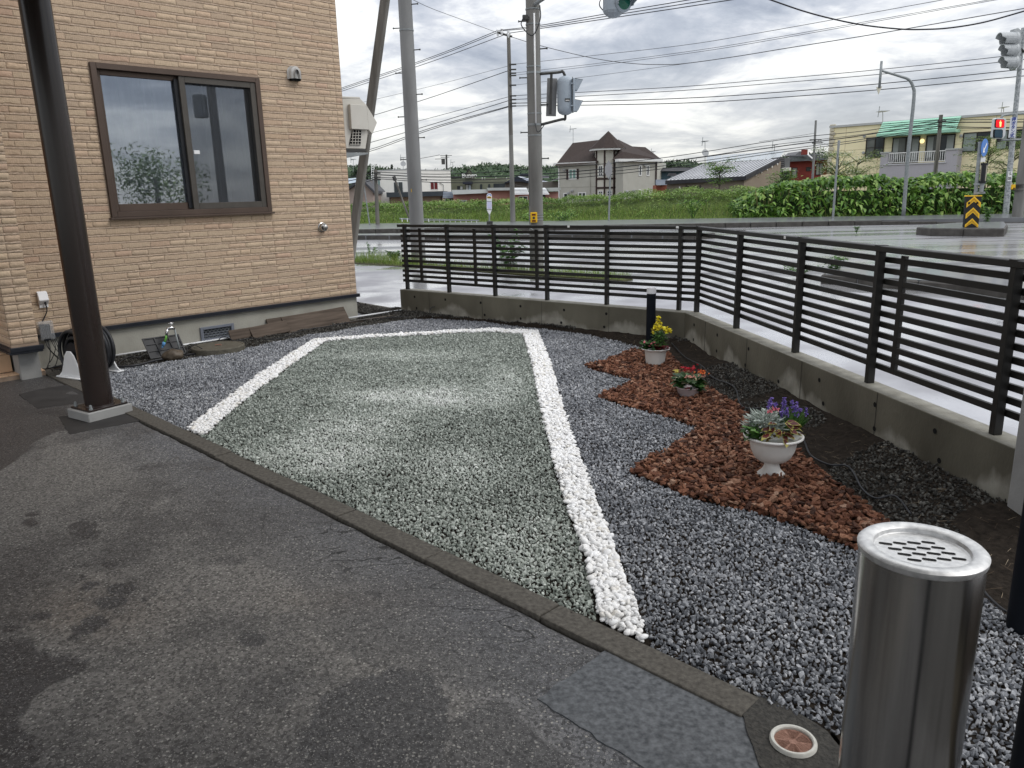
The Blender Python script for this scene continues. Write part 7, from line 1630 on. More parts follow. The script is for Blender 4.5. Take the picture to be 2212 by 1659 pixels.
# gabled house at far left
g4 = bld('gabled_house', 'dark-roofed gabled house with a pinkish wall seen past the house corner', AY(780, 420, 100), 'house'); YG4 = 101
z_ = lambda x, y, Y: AY(x, y, Y)
wl_ = [z_(740, 440, YG4), z_(806, 440, YG4), z_(806, 411, YG4), z_(783, 391, YG4), z_(740, 428-8, YG4)]; wl_[0][2] = wl_[1][2] = ZB
build(MB().prism(wl_, (0, 8, 0)), 'wall', cm('pinkish wall', (.36, .29, .26), (.42, .34, .30)), g4)
mb = MB(); A0, A1, A2_ = z_(782, 386.5, YG4-.6), z_(808.5, 412.5, YG4-.6), z_(730, 414, YG4-.6)
mb.prism([A0, A1, A1+[0, 0, -.35], A0+[0, 0, -.35]], (0, 9, 0)); mb.prism([A0, A2_, A2_+[0, 0, -.35], A0+[0, 0, -.35]], (0, 9, 0)); build(mb, 'roof', cm('dark slate tile', (.05, .052, .06), (.085, .088, .095), bump=.5, bscale=6), g4)
mb = MB(); mb.prism([z_(785, 387, 106), z_(803.5, 388, 106), z_(806, 409, 103), z_(790, 396, 103)], (0, .2, 0)); build(mb, 'rear_roof', cm('brown black tile', (.06, .055, .05), (.10, .095, .09), bump=.5, bscale=6), g4)
F4 = Fac(740, 420, YG4, 806, 420, YG4); window(F4, g4, 776, 408, 782.5, 434, 1, m=cm('dark frame', (.03, .03, .03))); build(MB().lathe([(0, 0), (.18, .02), (.32, .08)], 18, AY(780, 420, YG4-.4), (.2, -1, .3)), 'satellite_dish', cm('grey dish', (.35, .36, .37)), g4, smooth='auto')
build(MB().prism([z_(745, 386, 96), z_(772, 384, 96), z_(779, 392, 94.5), z_(745, 398, 94.5)], (0, .15, 0)), 'porch_roof', cm('pale blue roof', (.30, .36, .42), (.42, .47, .52)), g4)
# salmon building
Fs, Ft = Fac(976, 412.5, 96, 1050, 409.5, 95), Fac(1050.5, 406, 93.5, 1107, 405.5, 93.5)
sl_ = bld('salmon_building', 'long low salmon-pink building with pale grey fascias', Fs.A); M_sal = cm('salmon wall', (.40, .20, .165), (.46, .24, .20)); M_gf = cm('grey fascia', (.40, .42, .41), (.46, .48, .47))
body('wall', sl_, [Fac(979, 418, 96.3, 1056, 416, 95.3)], 7, cm('dusty rose wall', (.34, .17, .145), (.38, .20, .17))); body('wall', sl_, [Fac(1054, 411, 93.9, 1108, 410.5, 93.9)], 7, M_sal)
build(MB().prism([AY(975.5, 410.3, 95.5), AY(1050.3, 409, 94.5), AY(1056, 416.8, 94.3), AY(978.5, 420.2, 95.3)], (0, 7, 0)), 'fascia', M_gf, sl_); build(MB().prism([AY(1050.5, 405.8, 93), AY(1107, 405.2, 93), AY(1107, 411, 93), AY(1055.5, 411.7, 93)], (0, 7, 0)), 'fascia', M_gf, sl_)
Fs2 = Fac(979, 418, 96.3, 1056, 416, 95.3); window(Fs2, sl_, 991, 432.5, 1009, 437, 2)
Fu = Fac(1108, 418, 92.5, 1206, 412, 92.5); body('wall', sl_, [Fu], 6, cm('dusty rose wall', ()))
build(Fac(1108, 410.5, 92.6, 1206, 408, 92.6).box(MB(), 0, AY(1140, 412, 92.6)[2], 5.6, AY(1140, 407, 92.6)[2], -6, .3), 'fascia', M_gf, sl_)
window(Fu, sl_, 1120, 424, 1140, 435, 2); window(Fu, sl_, 1171, 420, 1178, 434, 1, m=cm('dark frame', ())); Fu.r('fascia', sl_, 1184, 406.5, 1205.5, 413, -.5, .5, M_gf)
for (xa, xb, xc, xd, nm2) in ((1107, 1137, 1104, 1144, 'left'), (1160, 1177.5, 1160, 1187, 'right')):
    aw = bld('ribbed_awning', nm2+' white ribbed metal awning of the pair around the signal pole', AY((xa+xb)/2, 412, 92), 'awning')
    for k in range(5):
        t0_, t1_ = k/5, (k+1)/5; p = [AY(xa+(xc-xa)*t0_, 405.7+15*t0_, 92-.9*t0_), AY(xb+(xd-xb)*t0_, 405.7+14.6*t0_, 92-.9*t0_), AY(xb+(xd-xb)*t1_, 405.7+14.6*t1_-.7, 92-.9*t1_-.1), AY(xa+(xc-xa)*t1_, 405.7+15*t1_-.7, 92-.9*t1_-.1)]
        build(MB().prism(p, (0, .12, 0)), 'rib_panel', cm('white ribbed metal', (.62, .63, .64), (.70, .71, .72), rough=.4), aw)
# olive building
Fo = Fac(974, 385, 126, 1095, 385, 124); ob_ = bld('olive_building', 'olive green building with a peaked front and white script sign', Fo.A); M_ol = cm('olive render', (.165, .175, .125), (.20, .21, .155), bump=.15, bscale=6); body('wall', ob_, [Fo], 10, M_ol)
build(MB().prism([AY(1003.5, 385, 125), AY(1012.7, 365.3, 125), AY(1025.5, 385, 125)], (0, 2.5, 0)), 'peak', M_ol, ob_); build(MB().tube([AY(974, 384.6, 124.8), AY(1002.3, 383.8, 124.8), AY(1012.7, 364.6, 124.8)], .12, 5).tube([AY(1012.7, 364.6, 124.8), AY(1026, 383.5, 124.8)], .06, 4), 'peak_trim', cm('dark frame', ()), ob_)
text('Bungo', AY(1013.8, 379.3, 124.5), .95, MT['paint'], ob_, (1, 0, .02), (.3, 0, 1), .02); build(MB().tube([AY(1008, 383.6, 124.6), AY(1018, 382.6, 124.6)], .06, 4), 'underline', MT['paint'], ob_)
Fo2 = Fac(974, 385, 125.9, 1095, 385, 123.9)
window(Fo, ob_, 987.5, 402, 1000.5, 410, 2, m=cm('dark frame', ()), glass=[GL, cm('pale blind', (.5, .52, .52))]); window(Fo, ob_, 1005.5, 398.5, 1018.5, 410.5, 2, m=cm('dark frame', ()), glass=[cm('pale blind', ()), cm('pale blue glass', (.45, .52, .58))])
Fo.r('door_awning', ob_, 1003.5, 392.5, 1021, 397.5, 0, 1.1, cm('navy awning', (.03, .035, .055)))
for x in (1039.5, 1057):
    c0_ = [Fo.P(*Fo.uz(x+2.4*math.cos(t), 400.5-3*math.sin(t)), .03) for t in np.linspace(0, math.pi, 8)]+[Fo.P(*Fo.uz(x-2.4, 410), .03), Fo.P(*Fo.uz(x+2.4, 410), .03)]; build(MB().prism(c0_, Fo.n*.06), 'arched_window', GL, ob_)
Fo.r('wide_window', ob_, 1066, 396.5, 1095, 405.5, 0, .06, GL)
for x in (1042, 1047.5, 1071.5, 1094.5):
    for y in (384, 386.5): Fo.r('wall_lamp', ob_, x-.8, y-.5, x+.5, y+.8, 0, .15, MT['paint'])
for k, (x0, x1) in enumerate(((1008.4, 1011.0),)): pass
# dark blue roofs right of it
nb = bld('blue_roofed_house', 'house with a dark blue gable roof behind the salmon building', AY(1118, 395, 112), 'house')
build(MB().prism([AY(1089, 408, 112), AY(1206, 408, 112), AY(1206, 391, 112), AY(1145, 394, 112), AY(1116, 381.5, 112), AY(1093, 394.5, 112)], (0, 6, 0)), 'wall', cm('grey brown siding', (.16, .145, .13), (.19, .175, .16)), nb)
build(MB().prism([AY(1088, 396.5, 111), AY(1093, 393, 111), AY(1116.3, 380, 111), AY(1143, 393, 111), AY(1143, 395.5, 111), AY(1116, 391, 111)][::1], (0, 5, 0)), 'roof', cm('navy roof', (.018, .024, .04), (.03, .037, .055)), nb)
build(MB().prism([AY(1118, 380.5, 113), AY(1146, 384.5, 115), AY(1187, 392.5, 113), AY(1186, 394.6, 112.5), AY(1143, 393, 112)], (0, .3, 0)), 'bright_roof', cm('patchy bright roof', (.20, .22, .27), (.62, .64, .70), scale=1.1, contrast=4), nb)
build(MB().prism([AY(1150, 379, 135), AY(1186, 379.5, 135), AY(1186, 385, 132), AY(1150, 384, 132)], (0, .3, 0)), 'far_roof', cm('dark slate tile', ()), nb); build(MB().prism([AY(1188, 392, 111), AY(1206, 384, 113), AY(1206, 388, 111)], (0, .3, 0)), 'grey_roof', cm('grey roof', (.13, .13, .135), (.17, .17, .175)), nb)
build(MB().prism([AY(1124, 375, 140), AY(1143, 374.5, 140), AY(1143, 381, 140), AY(1122, 381, 140)], (0, 4, 0)), 'rear_roof', cm('navy roof', ()), nb)

# turreted house
th_ = bld('turreted_house', 'grey two-storey house with a brown hipped roof and pointed turret', AY(1310, 425, 104), 'house')
M_gw = cm('warm grey render', (.40, .395, .35), (.45, .445, .40), bump=.1, bscale=8); M_tw = cm('cream turret render', (.50, .49, .43), (.55, .54, .48)); M_tb = cm('dark brown timber', (.035, .022, .02), (.05, .032, .03)); M_tr = cm('white trim', (.68, .69, .68))
M_rf = cm('brown shingles', (.028, .02, .018), (.06, .046, .041), spec=.12, scale=9, detail=8, bump=.6, bscale=14)
F1 = Fac(1206.6, 357.5, 106, 1289, 353.5, 104); F2 = Fac(1330, 350, 102.5, 1346.5, 349.5, 100.5); F3 = Fac(1346.5, 349.5, 100.5, 1417.8, 347.5, 103.5)
body('wall', th_, [F1], 9, M_gw); body('wall', th_, [F2, F3], 9, M_gw, zt=F3.zt)
for f_2 in (F1, F3): build(f_2.box(MB(), -.5 if f_2 is F1 else -1.2, f_2.zt-.05, f_2.L+(.0 if f_2 is F1 else .6), f_2.zt+.28, -.2, .55), 'eave', M_tr, th_)
f_2 = F3; build(F1.box(MB(), 0, .9+1.2, F1.L, .9+1.32, -.05, .02), 'belt', cm('belt grey', (.36, .355, .31)), th_)
cT = AY(1311, 425, 104.6); rT = 1.62; angs = [R(-90+a) for a in (-67.5+4, -22.5+4, 22.5+4, 67.5+4)]
def oc(z, r_, n=8, sh=4): return [(cT[0]+r_*math.cos(R(-90+22.5+sh+45*k)), cT[1]+r_*math.sin(R(-90+22.5+sh+45*k)), z) for k in range(n)]
zTe = AY(1311, 324, 103.4)[2]; build(MB().prism(oc(ZB, rT), (0, 0, zTe-ZB)), 'turret', M_tw, th_); ov = oc(zTe-.02, rT+.75); build(MB().prism(ov, (0, 0, .22)), 'turret_eave', M_tr, th_)
zAp = AY(1317.5, 282.5, 104.6)[2]; ov = oc(zTe+.2, rT+.85); rfm = MB(); rfm.add(ov+[(cT[0]+.15, cT[1], zAp)], [(k, (k+1) % 8, 8) for k in range(8)]+[tuple(range(8))[::-1]]); build(rfm, 'turret_roof', M_rf, th_)
for k in range(8):
    p = oc(0, rT+.02)[k]
    if p[1] < cT[1]+.3: build(MB().tube([(p[0], p[1], ZB), (p[0], p[1], zTe)], .12, 4), 'timber_post', M_tb, th_)
oo = oc(0, rT)
def fac_from(a, b, zt):
    f = Fac.__new__(Fac); f.A = np.array([a[0], a[1], 0]); B = np.array([b[0], b[1], 0]); f.L = np.linalg.norm(B-f.A); f.d = (B-f.A)/f.L; f.n = np.array([f.d[1], -f.d[0], 0]); f.n = f.n if f.n@(CP-f.A) > 0 else -f.n; f.zt = zt; return f
vis = sorted([(oo[k], oo[(k+1) % 8]) for k in range(8)], key=lambda e_: e_[0][1]+e_[1][1])[:3]; vis = [sorted(v, key=lambda p: p[0]) for v in vis]; vis.sort(key=lambda v: v[0][0]+v[1][0])
tf = [fac_from(a, b, zTe) for a, b in vis]
for f_2 in tf:
    for yy in (386, 405.5): z = AY(1311, yy, 103)[2]; build(f_2.box(MB(), 0, z-.12, f_2.L, z+.12, -.05, .07), 'timber_band', M_tb, th_)
for f_2 in tf[:2]:
    u0, u1 = f_2.L*.26, f_2.L*.80
    for (y0, y1, br_) in ((357, 381, 2), (412, 424, 1)):
        z1_, z0_ = AY(1311, y0, 103)[2], AY(1311, y1, 103)[2]; mb = MB(); w_ = .09
        f_2.box(mb, u0, z0_, u0+w_, z1_, 0, .08); f_2.box(mb, u1-w_, z0_, u1, z1_, 0, .08); f_2.box(mb, u0+w_, z0_, u1-w_, z0_+w_, 0, .08); f_2.box(mb, u0+w_, z1_-w_, u1-w_, z1_, 0, .08); f_2.box(mb, (u0+u1)/2-.03, z0_, (u0+u1)/2+.03, z1_-w_, 0, .07)
        for q in range(br_): z = z0_+(z1_-z0_)*(q+1)/(br_+1); f_2.box(mb, u0+w_, z-.03, u1-w_, z+.03, 0, .065)
        wo = build(mb, 'window', WF, th_); build(f_2.box(MB(), u0+.05, z0_+.05, u1-.05, z1_-.05, .01, .03), 'pane', GL, wo)
def pface(mb, *P_): mb.add(P_, [tuple(range(len(P_)))])
mb = MB(); E0, E1 = AY(1199, 357.5, 105.2), AY(1291, 351.5, 103.2); R0, R1 = AY(1237, 308.8, 110), AY(1309, 300.5, 109.5); bk = np.array([1.5, 10, 0])
pface(mb, E0, E1, R1, R0); pface(mb, E0, R0, E0+bk); pface(mb, E0+bk, R0, R1, E1+bk); pface(mb, E1, E1+bk, R1); build(mb, 'main_roof', M_rf, th_)
mb = MB(); e0, e1 = AY(1322, 346, 100.2), AY(1429, 344.2, 103.4); r0, r1 = AY(1366, 316.2, 107), AY(1394, 317.7, 107); t0_ = AY(1335, 301, 109.5); a0 = AY(1343.5, 327, 101.2); ek = AY(1326, 340, 103)
pface(mb, e0, AY(1347, 345.3, 100.1), a0); pface(mb, AY(1347, 345.3, 100.1), e1, r1, r0, a0); pface(mb, a0, r0, t0_); pface(mb, a0, t0_, ek); pface(mb, e1, e1+[0, 9, 0], r1); pface(mb, r1, e1+[0, 9, 0], e0+[0, 9, 0], t0_, r0); pface(mb, ek, t0_, e0+[0, 9, 0]); pface(mb, e0, a0, ek)
build(mb, 'wing_roof', M_rf, th_)
M_teal = cm('teal blind', (.17, .30, .27), (.24, .38, .34))
window(F1, th_, 1228.3, 365, 1245.5, 387.5, 2, glass=[M_teal]*2, w_=.12); F1.r('shutter', th_, 1223.5, 366, 1227.9, 388, 0, .08, M_tb); F1.r('shutter', th_, 1246, 364.5, 1250.2, 386.5, 0, .08, M_tb)
window(F1, th_, 1217, 417, 1226.8, 429, 1, w_=.12); window(F1, th_, 1249, 415.5, 1266, 429, 2, w_=.12)
for x0, x1 in ((1379.6, 1385.6), (1396.5, 1402.2)):
    window(F3, th_, x0, 357, x1, 380, 1, w_=.12); window(F3, th_, x0-1, 409.5, x1, 422, 1, w_=.1)
build(MB().tube([F1.P(*F1.uz(1275.3, 361), .08), F1.P(*F1.uz(1275.3, 425), .08)], .05, 5), 'downpipe', cm('belt grey', ()), th_); build(MB().tube([F3.P(F3.L-.05, F3.zt, .05), F3.P(F3.L-.05, ZB, .05)], .12, 4), 'corner_board', M_tb, th_)
build(MB().tube([F1.P(.05, F1.zt, .05), F1.P(.05, ZB, .05)], .10, 4), 'corner_board', M_tr, th_)
for (f_2, x, y) in ((F1, 1236, 412), (F1, 1228, 417), (F3, 1353, 414), (F3, 1368.5, 412.5), (F1, 1219, 367), (F3, 1392.5, 357.5)): build(MB().lathe([(.18, 0), (.18, .2), (0, .25)], 10, f_2.P(*f_2.uz(x, y), 0), f_2.n), 'vent_cap', cm('grey pipe', ()), th_)

# blue house slice
bh = bld('blue_house', 'blue house with a dark roof between the turreted house and the metal roof', AY(1455, 380, 98), 'house'); Fq = Fac(1416, 366, 108, 1500, 366, 108)
body('wall', bh, [Fq], 6, cm('steel blue wall', (.065, .115, .15), (.09, .15, .19))); build(MB().prism([AY(1419, 370, 107), AY(1419, 362.5, 109), AY(1480, 361, 109), AY(1502, 362, 109), AY(1500, 369, 107)], (0, .4, 0)), 'roof', cm('near black roof', (.025, .025, .03), (.05, .05, .055)), bh)
window(Fq, bh, 1416, 382.5, 1428, 388.5, 1, w_=.12); build(MB().prism([AY(1444, 380, 96.8), AY(1448, 374, 97), AY(1460, 374, 97), AY(1464, 380, 96.8)], (0, 1, 0)), 'dormer_roof', cm('near black roof', ()), bh); Fq.r('dormer_wall', bh, 1448, 380, 1462, 384, 0, .5, cm('pale blue render', (.3, .37, .4)))
build(MB().prism([AY(1417, 388, 94), AY(1440, 388, 94), AY(1443, 399.5, 93), AY(1417, 399.5, 93)], (0, .3, 0)), 'lower_roof', cm('blue grey tile', ()), bh); build(Fac(1417, 400, 94, 1444, 400, 94).box(MB(), 0, ZB, 1.6, AY(1430, 400, 94)[2], -2, 0), 'porch_wall', cm('brick red porch', (.25, .08, .05), (.32, .11, .07)), bh)

# metal-roofed building
mr = bld('metal_roof_building', 'low brown building with a wide silver standing-seam roof', AY(1540, 400, 74))
M_mr = cm('silver metal roof', (.40, .41, .43), (.50, .51, .53), rough=.35, spec=.5, scale=.5); M_bw = cm('brown grey wall', (.17, .145, .115), (.20, .17, .14), bump=.15, bscale=12); M_bw2 = cm('warm brown gable wall', (.23, .19, .15), (.27, .225, .18), bump=.15, bscale=12)
e0, e1, rr1, rr0 = AY(1438.3, 389.5, 72), AY(1608.5, 380, 70), AY(1681.7, 342.7, 78), AY(1517, 355, 80)
mb = MB(); nrm_ = np.cross(e1-e0, rr0-e0); nrm_ /= np.linalg.norm(nrm_); nrm_ = nrm_ if nrm_[2] > 0 else -nrm_
build(MB().prism([e0, e1, rr1, rr0], -nrm_*.12), 'roof', M_mr, mr)
NS = 20
for k in range(NS+1):
    t = k/NS; a, b = e0+(e1-e0)*t, rr0+(rr1-rr0)*t; sd_ = (e1-e0)/np.linalg.norm(e1-e0)*.045; build(MB().obox(a+nrm_*.002, sd_, b-a, nrm_*.05), 'roof_seam', cm('dark roof seam', (.13, .133, .145)), mr)
build(MB().obox(e0+[-.05, -.06, -.36], e1-e0+[.1, 0, 0], (0, .08, 0), (0, 0, .34)), 'eave_fascia', cm('near black roof', ()), mr); build(MB().obox(e1+[.0, 0, -.38], (rr1-e1), (.1, -.08, 0), (0, 0, .36)), 'gable_fascia', cm('near black roof', ()), mr)
F5 = Fac(1440.5, 393, 72.3, 1607.5, 385, 70.3); body('wall', mr, [F5], 8, M_bw, zt=F5.zt-.05)
g0_, g1_ = AY(1607.5, 385, 70.3), AY(1687, 349, 78.3); build(MB().prism([(g0_[0], g0_[1], ZB), (g1_[0], g1_[1], ZB), g1_+[0, 0, 0], g0_], (-.6, 2.5, 0)), 'gable_wall', M_bw2, mr)
F6 = Fac(1607.5, 385, 70.3, 1687, 349, 78.3)
for (x, y) in ((1632, 377.5), (1643.5, 372), (1655.5, 366), (1666, 360.5), (1678, 355)): build(MB().lathe([(.09, 0), (.1, .1), (0, .12)], 8, F6.P(*F6.uz(x, y), 0), F6.n), 'vent_cap', MT['paint'], mr)
mb = MB()
for x in (1482.5, 1513): mb.tube([F5.P(*F5.uz(x, 399), .06), F5.P(*F5.uz(x, 412), .06)], .04, 4)
mb.tube([F5.P(*F5.uz(1482.5, 404), .06), F5.P(*F5.uz(1513, 404), .06)], .04, 4); build(mb, 'wall_rail', MT['darksteel'], mr)
F5.r('wall_light', mr, 1467, 403, 1469.5, 407.5, 0, .1, MT['paint'])
# solar panels beyond the ridge
so = bld('solar_array', 'row of tilted solar panels on the roof beyond the metal-roofed building', AY(1600, 345, 82), 'solar panels'); M_sp = cm('panel glass', (.30, .33, .35), (.40, .43, .45), rough=.25, scale=.4)
for k in range(10):
    t0_, t1_ = k/10+.004, (k+1)/10-.004; A_ = lambda t, up: AY(1525+(1683-1525)*t+(2.5+10*t if up else 0), (351.5-8.5*t) if not up else (337.5-12.5*t), 81+(2.6 if up else 0)); build(MB().prism([A_(t0_, 0), A_(t1_, 0), A_(t1_, 1), A_(t0_, 1)], (0, .1, 0)), 'solar_panel', M_sp, so)
build(MB().prism([AY(1682, 362, 79), AY(1695, 362, 79), AY(1694.5, 339.5, 79), AY(1682, 339.5, 79)], (0, 3, 0)), 'end_wall', cm('dark grey cladding', (.06, .06, .065)), so)
for k in range(5): build(MB().obox(AY(1684.5, 360-k*4, 78.8), (.42, 0, 0), (0, .1, 0), (0, 0, .07)), 'slat', cm('mid grey slat', (.16, .16, .17)), so)
sb2 = bld('grey_shed', 'grey corrugated wall between the metal-roofed building and the red house', AY(1700, 380, 84)); Fz = Fac(1684, 340, 84, 1707, 341, 84); body('wall', sb2, [Fz], 3, cm('grey corrugated', (.14, .145, .15), (.19, .195, .20))); Fz.r('white_band', sb2, 1688, 362.5, 1706, 370, 0, .3, cm('off white render', ())); Fz.r('window', sb2, 1690, 372, 1705, 383, 0, .05, GL)
# red house
rh = bld('red_house', 'dark red house with a black ribbed mansard roof and red chimney', AY(1745, 370, 85), 'house'); Fr = Fac(1705.5, 347, 85, 1792, 345, 85); M_red3 = cm('dark red wall', (.16, .028, .022), (.21, .04, .03)); body('wall', rh, [Fr], 6, M_red3)
for k in range(5):
    t0_, t1_ = k/5, (k+1)/5; p = [AY(1707.5-6.5*t0_, 335+14.5*t0_, 85.6-1.2*t0_), AY(1792, 332+13.5*t0_, 85.6-1.2*t0_), AY(1792, 332+13.5*t1_-.5, 85.6-1.2*t1_-.12), AY(1707.5-6.5*t1_, 335+14.5*t1_-.5, 85.6-1.2*t1_-.12)]
    build(MB().prism(p, (0, .2, 0)), 'roof_course', cm('black ribbed roof', (.04, .045, .05), (.065, .07, .075)), rh)
build(MB().prism([AY(1734.6, 334, 84.5), AY(1744.5, 334, 84.5), AY(1745, 322.6, 84.5), AY(1735.5, 323, 84.5)], (0, .6, 0)), 'chimney', M_red3, rh); build(MB().tube([AY(1745, 334, 84), AY(1756, 343, 83.5)], .07, 6), 'flue', MT['white'], rh)
DF = cm('dark frame', ()); window(Fr, rh, 1710.4, 362, 1721, 384, 1, m=DF, glass=cm('grey curtain glass', (.18, .19, .185), (.28, .29, .28), rough=.2)); window(Fr, rh, 1741.5, 361, 1751, 369.5, 1, m=DF); window(Fr, rh, 1763, 352.5, 1777, 378, 2, m=DF, glass=cm('grey curtain glass', ()))
ph = bld('distant_house', 'grey roof gable peeping above the red house chimney', AY(1727, 333, 120), 'house'); build(MB().prism([AY(1717, 335, 120), AY(1728, 326.5, 120), AY(1737, 329, 120), AY(1737, 336, 120)], (0, 5, 0)), 'roof', cm('grey roof', ()), ph)
# yellow building
Fy = Fac(1795, 275.5, 68, 2260, 234.5, 57.2); yl = bld('yellow_building', 'pale yellow two-storey building with a green canopy and white-railed balcony', Fy.A); M_y = cm('pale yellow render', (.80, .72, .47), (.86, .78, .53), bump=.08, bscale=10)
body('wall', yl, [Fy], 9, M_y); build(Fy.box(MB(), -.1, Fy.zt-.12, Fy.L, Fy.zt+.05, -.3, .12), 'parapet', cm('parapet trim', ()), yl)
ZS = [Fy.uz(1795, y)[1] for y in (301, 327, 352, 378)]
for z in ZS: build(Fy.box(MB(), 0, z, Fy.L, z+.03, -.01, .006), 'panel_joint', cm('joint ochre', (.48, .41, .24)), yl)
for u in np.arange(1.3, Fy.L, 1.37*2): build(Fy.box(MB(), u, ZB, u+.03, Fy.zt-.13, -.01, .007), 'panel_joint', cm('joint ochre', ()), yl)
M_qn = cm('pale quoin stone', (.50, .46, .36), (.6, .56, .46), bump=.5, bscale=6)
for k in range(22): z = ZB+.1+k*.31; build(Fy.box(MB(), -.06, z, .30+.12*(k % 2), z+.28, -.02, .10), 'quoin', M_qn, yl, bevel=.03)
lw = Fac(1773, 378, 67, 1815, 376, 66); body('low_wing', yl, [lw], 2, M_y)
M_can = cm('mint green metal', (.27, .53, .40), (.33, .60, .46), rough=.45)
cT0, cT1 = Fy.uz(1913, 264), Fy.uz(2078, 249); zc0 = Fy.uz(1908, 287)[1]
uL, uR = cT0[0]-.15, cT1[0]; zT_ = Fy.zt+.02; zBt = Fy.uz(2040, 281, 1.1)[1]
nC = 6
for k in range(nC):
    za, zb2 = zT_+(zBt-zT_)*k/nC, zT_+(zBt-zT_)*(k+1)/nC; na_, nb_ = .15+1.0*k/nC, .15+1.0*(k+1)/nC
    build(MB().prism([Fy.P(uL, za, na_), Fy.P(uR, za, na_), Fy.P(uR, zb2+.03, nb_+.05), Fy.P(uL, zb2+.03, nb_+.05)], -Fy.n*.12), 'canopy_panel', M_can, yl)
build(Fy.box(MB(), uL-.02, zBt-.18, uR+.02, zBt+.04, .0, 1.28), 'canopy_lip', M_can, yl)
YW = dict(m=cm('brown black frame', (.03, .025, .02)), w_=.07)
M_cg = cm('dim curtain glass', (.05, .055, .05), (.14, .15, .14), rough=.12, scale=.9)
window(Fy, yl, 1872, 297.5, 1908, 340, 2, glass=[M_cg, GL], bars=1, **YW); window(Fy, yl, 1929, 297.5, 1983, 351, 2, glass=[M_cg, M_cg], **YW); window(Fy, yl, 2002, 292.5, 2059, 345, 2, glass=[M_cg, GL], **YW)
window(Fy, yl, 2081.5, 287, 2137.5, 326, 2, glass=[cm('pale curtain glass', (.20, .24, .23), (.30, .34, .32), rough=.15, scale=2), GL], **YW); window(Fy, yl, 2155, 282, 2222, 320, 3, glass=[cm('pale curtain glass', ()), GL, GL], **YW)
for (xa, xb, y0, y1) in ((1931, 1938, 301, 345), (1972, 1981, 301, 345), (2005, 2013, 297, 340), (2047, 2057, 293, 338)): Fy.r('curtain', yl, xa, y0, xb, y1, .021, .03, cm('curtain edge', (.26, .28, .27), (.34, .36, .35)))
build(MB().lathe([(.0, .12), (.12, .10), (.17, .03), (.17, 0)][::-1], 16, Fy.P(*Fy.uz(1992, 304.8), .0), Fy.n), 'wall_lamp', mat('lit lamp', (.9, .8, .5), None, .4, emit=(1, .78, .35), estr=1.1), yl)
for (x, y) in ((1866, 330), (1868, 294.5), (2077, 293.5), (2188, 333)): build(MB().lathe([(.10, 0), (.12, .12), (0, .16)], 10, Fy.P(*Fy.uz(x, y), 0), Fy.n), 'vent_cap', cm('grey pipe', ()), yl)
bo = 1.15; u0, z0 = Fy.uz(1903, 331, bo); u1, _ = Fy.uz(2070, 322, bo); zt_ = Fy.uz(1912, 331, bo)[1]; zr = Fy.uz(1920, 357, bo)[1]; uA = Fy.uz(1919.5, 331, bo)[0]; uB = Fy.uz(2044, 322, bo)[0]
M_bal = cm('lilac grey ribbed cladding', (.36, .35, .38), (.42, .41, .44), scale=14, aniso=(6, 6, .1)); bl_ = build(Fy.box(MB(), u0, 1.0, u1, zr, 0, bo), 'balcony', M_bal, yl)
build(Fy.box(MB(), u0, zr, uA, zt_, 0, bo), 'end_pier', M_bal, bl_); build(Fy.box(MB(), uB, zr, u1, zt_, 0, bo), 'end_pier', M_bal, bl_)
for a, b in ((u0, uA), (uB, u1)): build(Fy.box(MB(), a-.05, zt_, b+.05, zt_+.10, -.0, bo+.06), 'pier_cap', cm('grey fascia', ()), bl_)
build(Fy.box(MB(), uA-.3, zr, uB+.1, zr+.09, bo-.12, bo+.06), 'ledge', cm('pale ledge', (.5, .5, .52)), bl_)
build(Fy.box(MB(), uA, zt_-.06, uB, zt_, bo-.06, bo), 'rail', MT['paint'], bl_); build(Fy.box(MB(), uA, zr+.16, uB, zr+.20, bo-.05, bo-.01), 'rail', MT['paint'], bl_)
for u in np.arange(uA+.06, uB, .155): build(Fy.box(MB(), u, zr+.2, u+.035, zt_-.06, bo-.05, bo-.02), 'baluster', MT['paint'], bl_)

# antennas
antenna(1238, 278, 309, 108, 'tv antenna on the left ridge end of the turreted house'); antenna(1523, 305, 352, 82, 'tall tv antenna with a dish left of the solar panels', 8, True); antenna(1907, 240.5, 264, 66, 'tv antenna on the yellow building left of the canopy', 12)
antenna(2168, 232, 242, 62, 'small tv antenna on the yellow building near the signal pole', 5); antenna(871, 340, 366, 112, 'tv antenna with dish on the white flat-roofed house', 8, True); antenna(763, 344, 372, 100, 'faint tv antenna right beside the house corner', 7); antenna(1411, 327.5, 338, 108, 'small tv antenna above the right roof slope of the turreted house', 6); antenna(1673, 313, 327, 84, 'small tv antenna above the solar panels', 6); antenna(978, 350, 372, 122, 'tv antenna right of the distant transformer pole', 6)

# ------------------------------------------------------------------ far wooded hill and trees
hx = np.array([700, 750, 800, 840, 900, 960, 1000, 1030, 1060, 1090, 1120, 1150, 1210, 1300, 1400, 1430, 1460, 1490, 1520, 1600, 1700, 1760, 1800, 1900, 2212, 2700])
hy = np.array([364, 361, 362, 366, 374, 369, 362, 361, 356, 358, 361, 363, 361, 362, 357, 352, 349.5, 351, 357, 352, 342, 334, 334, 330, 325, 310]); YH = 330
W_ = [AY(x, y+1.5, YH) for x, y in zip(hx, hy)]; HXw = np.array([p[0] for p in W_]); HZw = np.array([p[2] for p in W_])
HXw = np.concatenate([[-420], HXw, [460]]); HZw = np.concatenate([[9], HZw, [22]])
gx2, gy2 = np.meshgrid(np.linspace(-420, 460, 240), np.linspace(0, 1, 14), indexing='ij'); hz2 = np.interp(gx2, HXw, HZw)*np.sin(np.clip(gy2*1.35, 0, 1)*math.pi/2)+(1-gy2)*ZB+1.2*(tri_noise(gx2*.1, gy2*9, 1, 71)-.5)*gy2
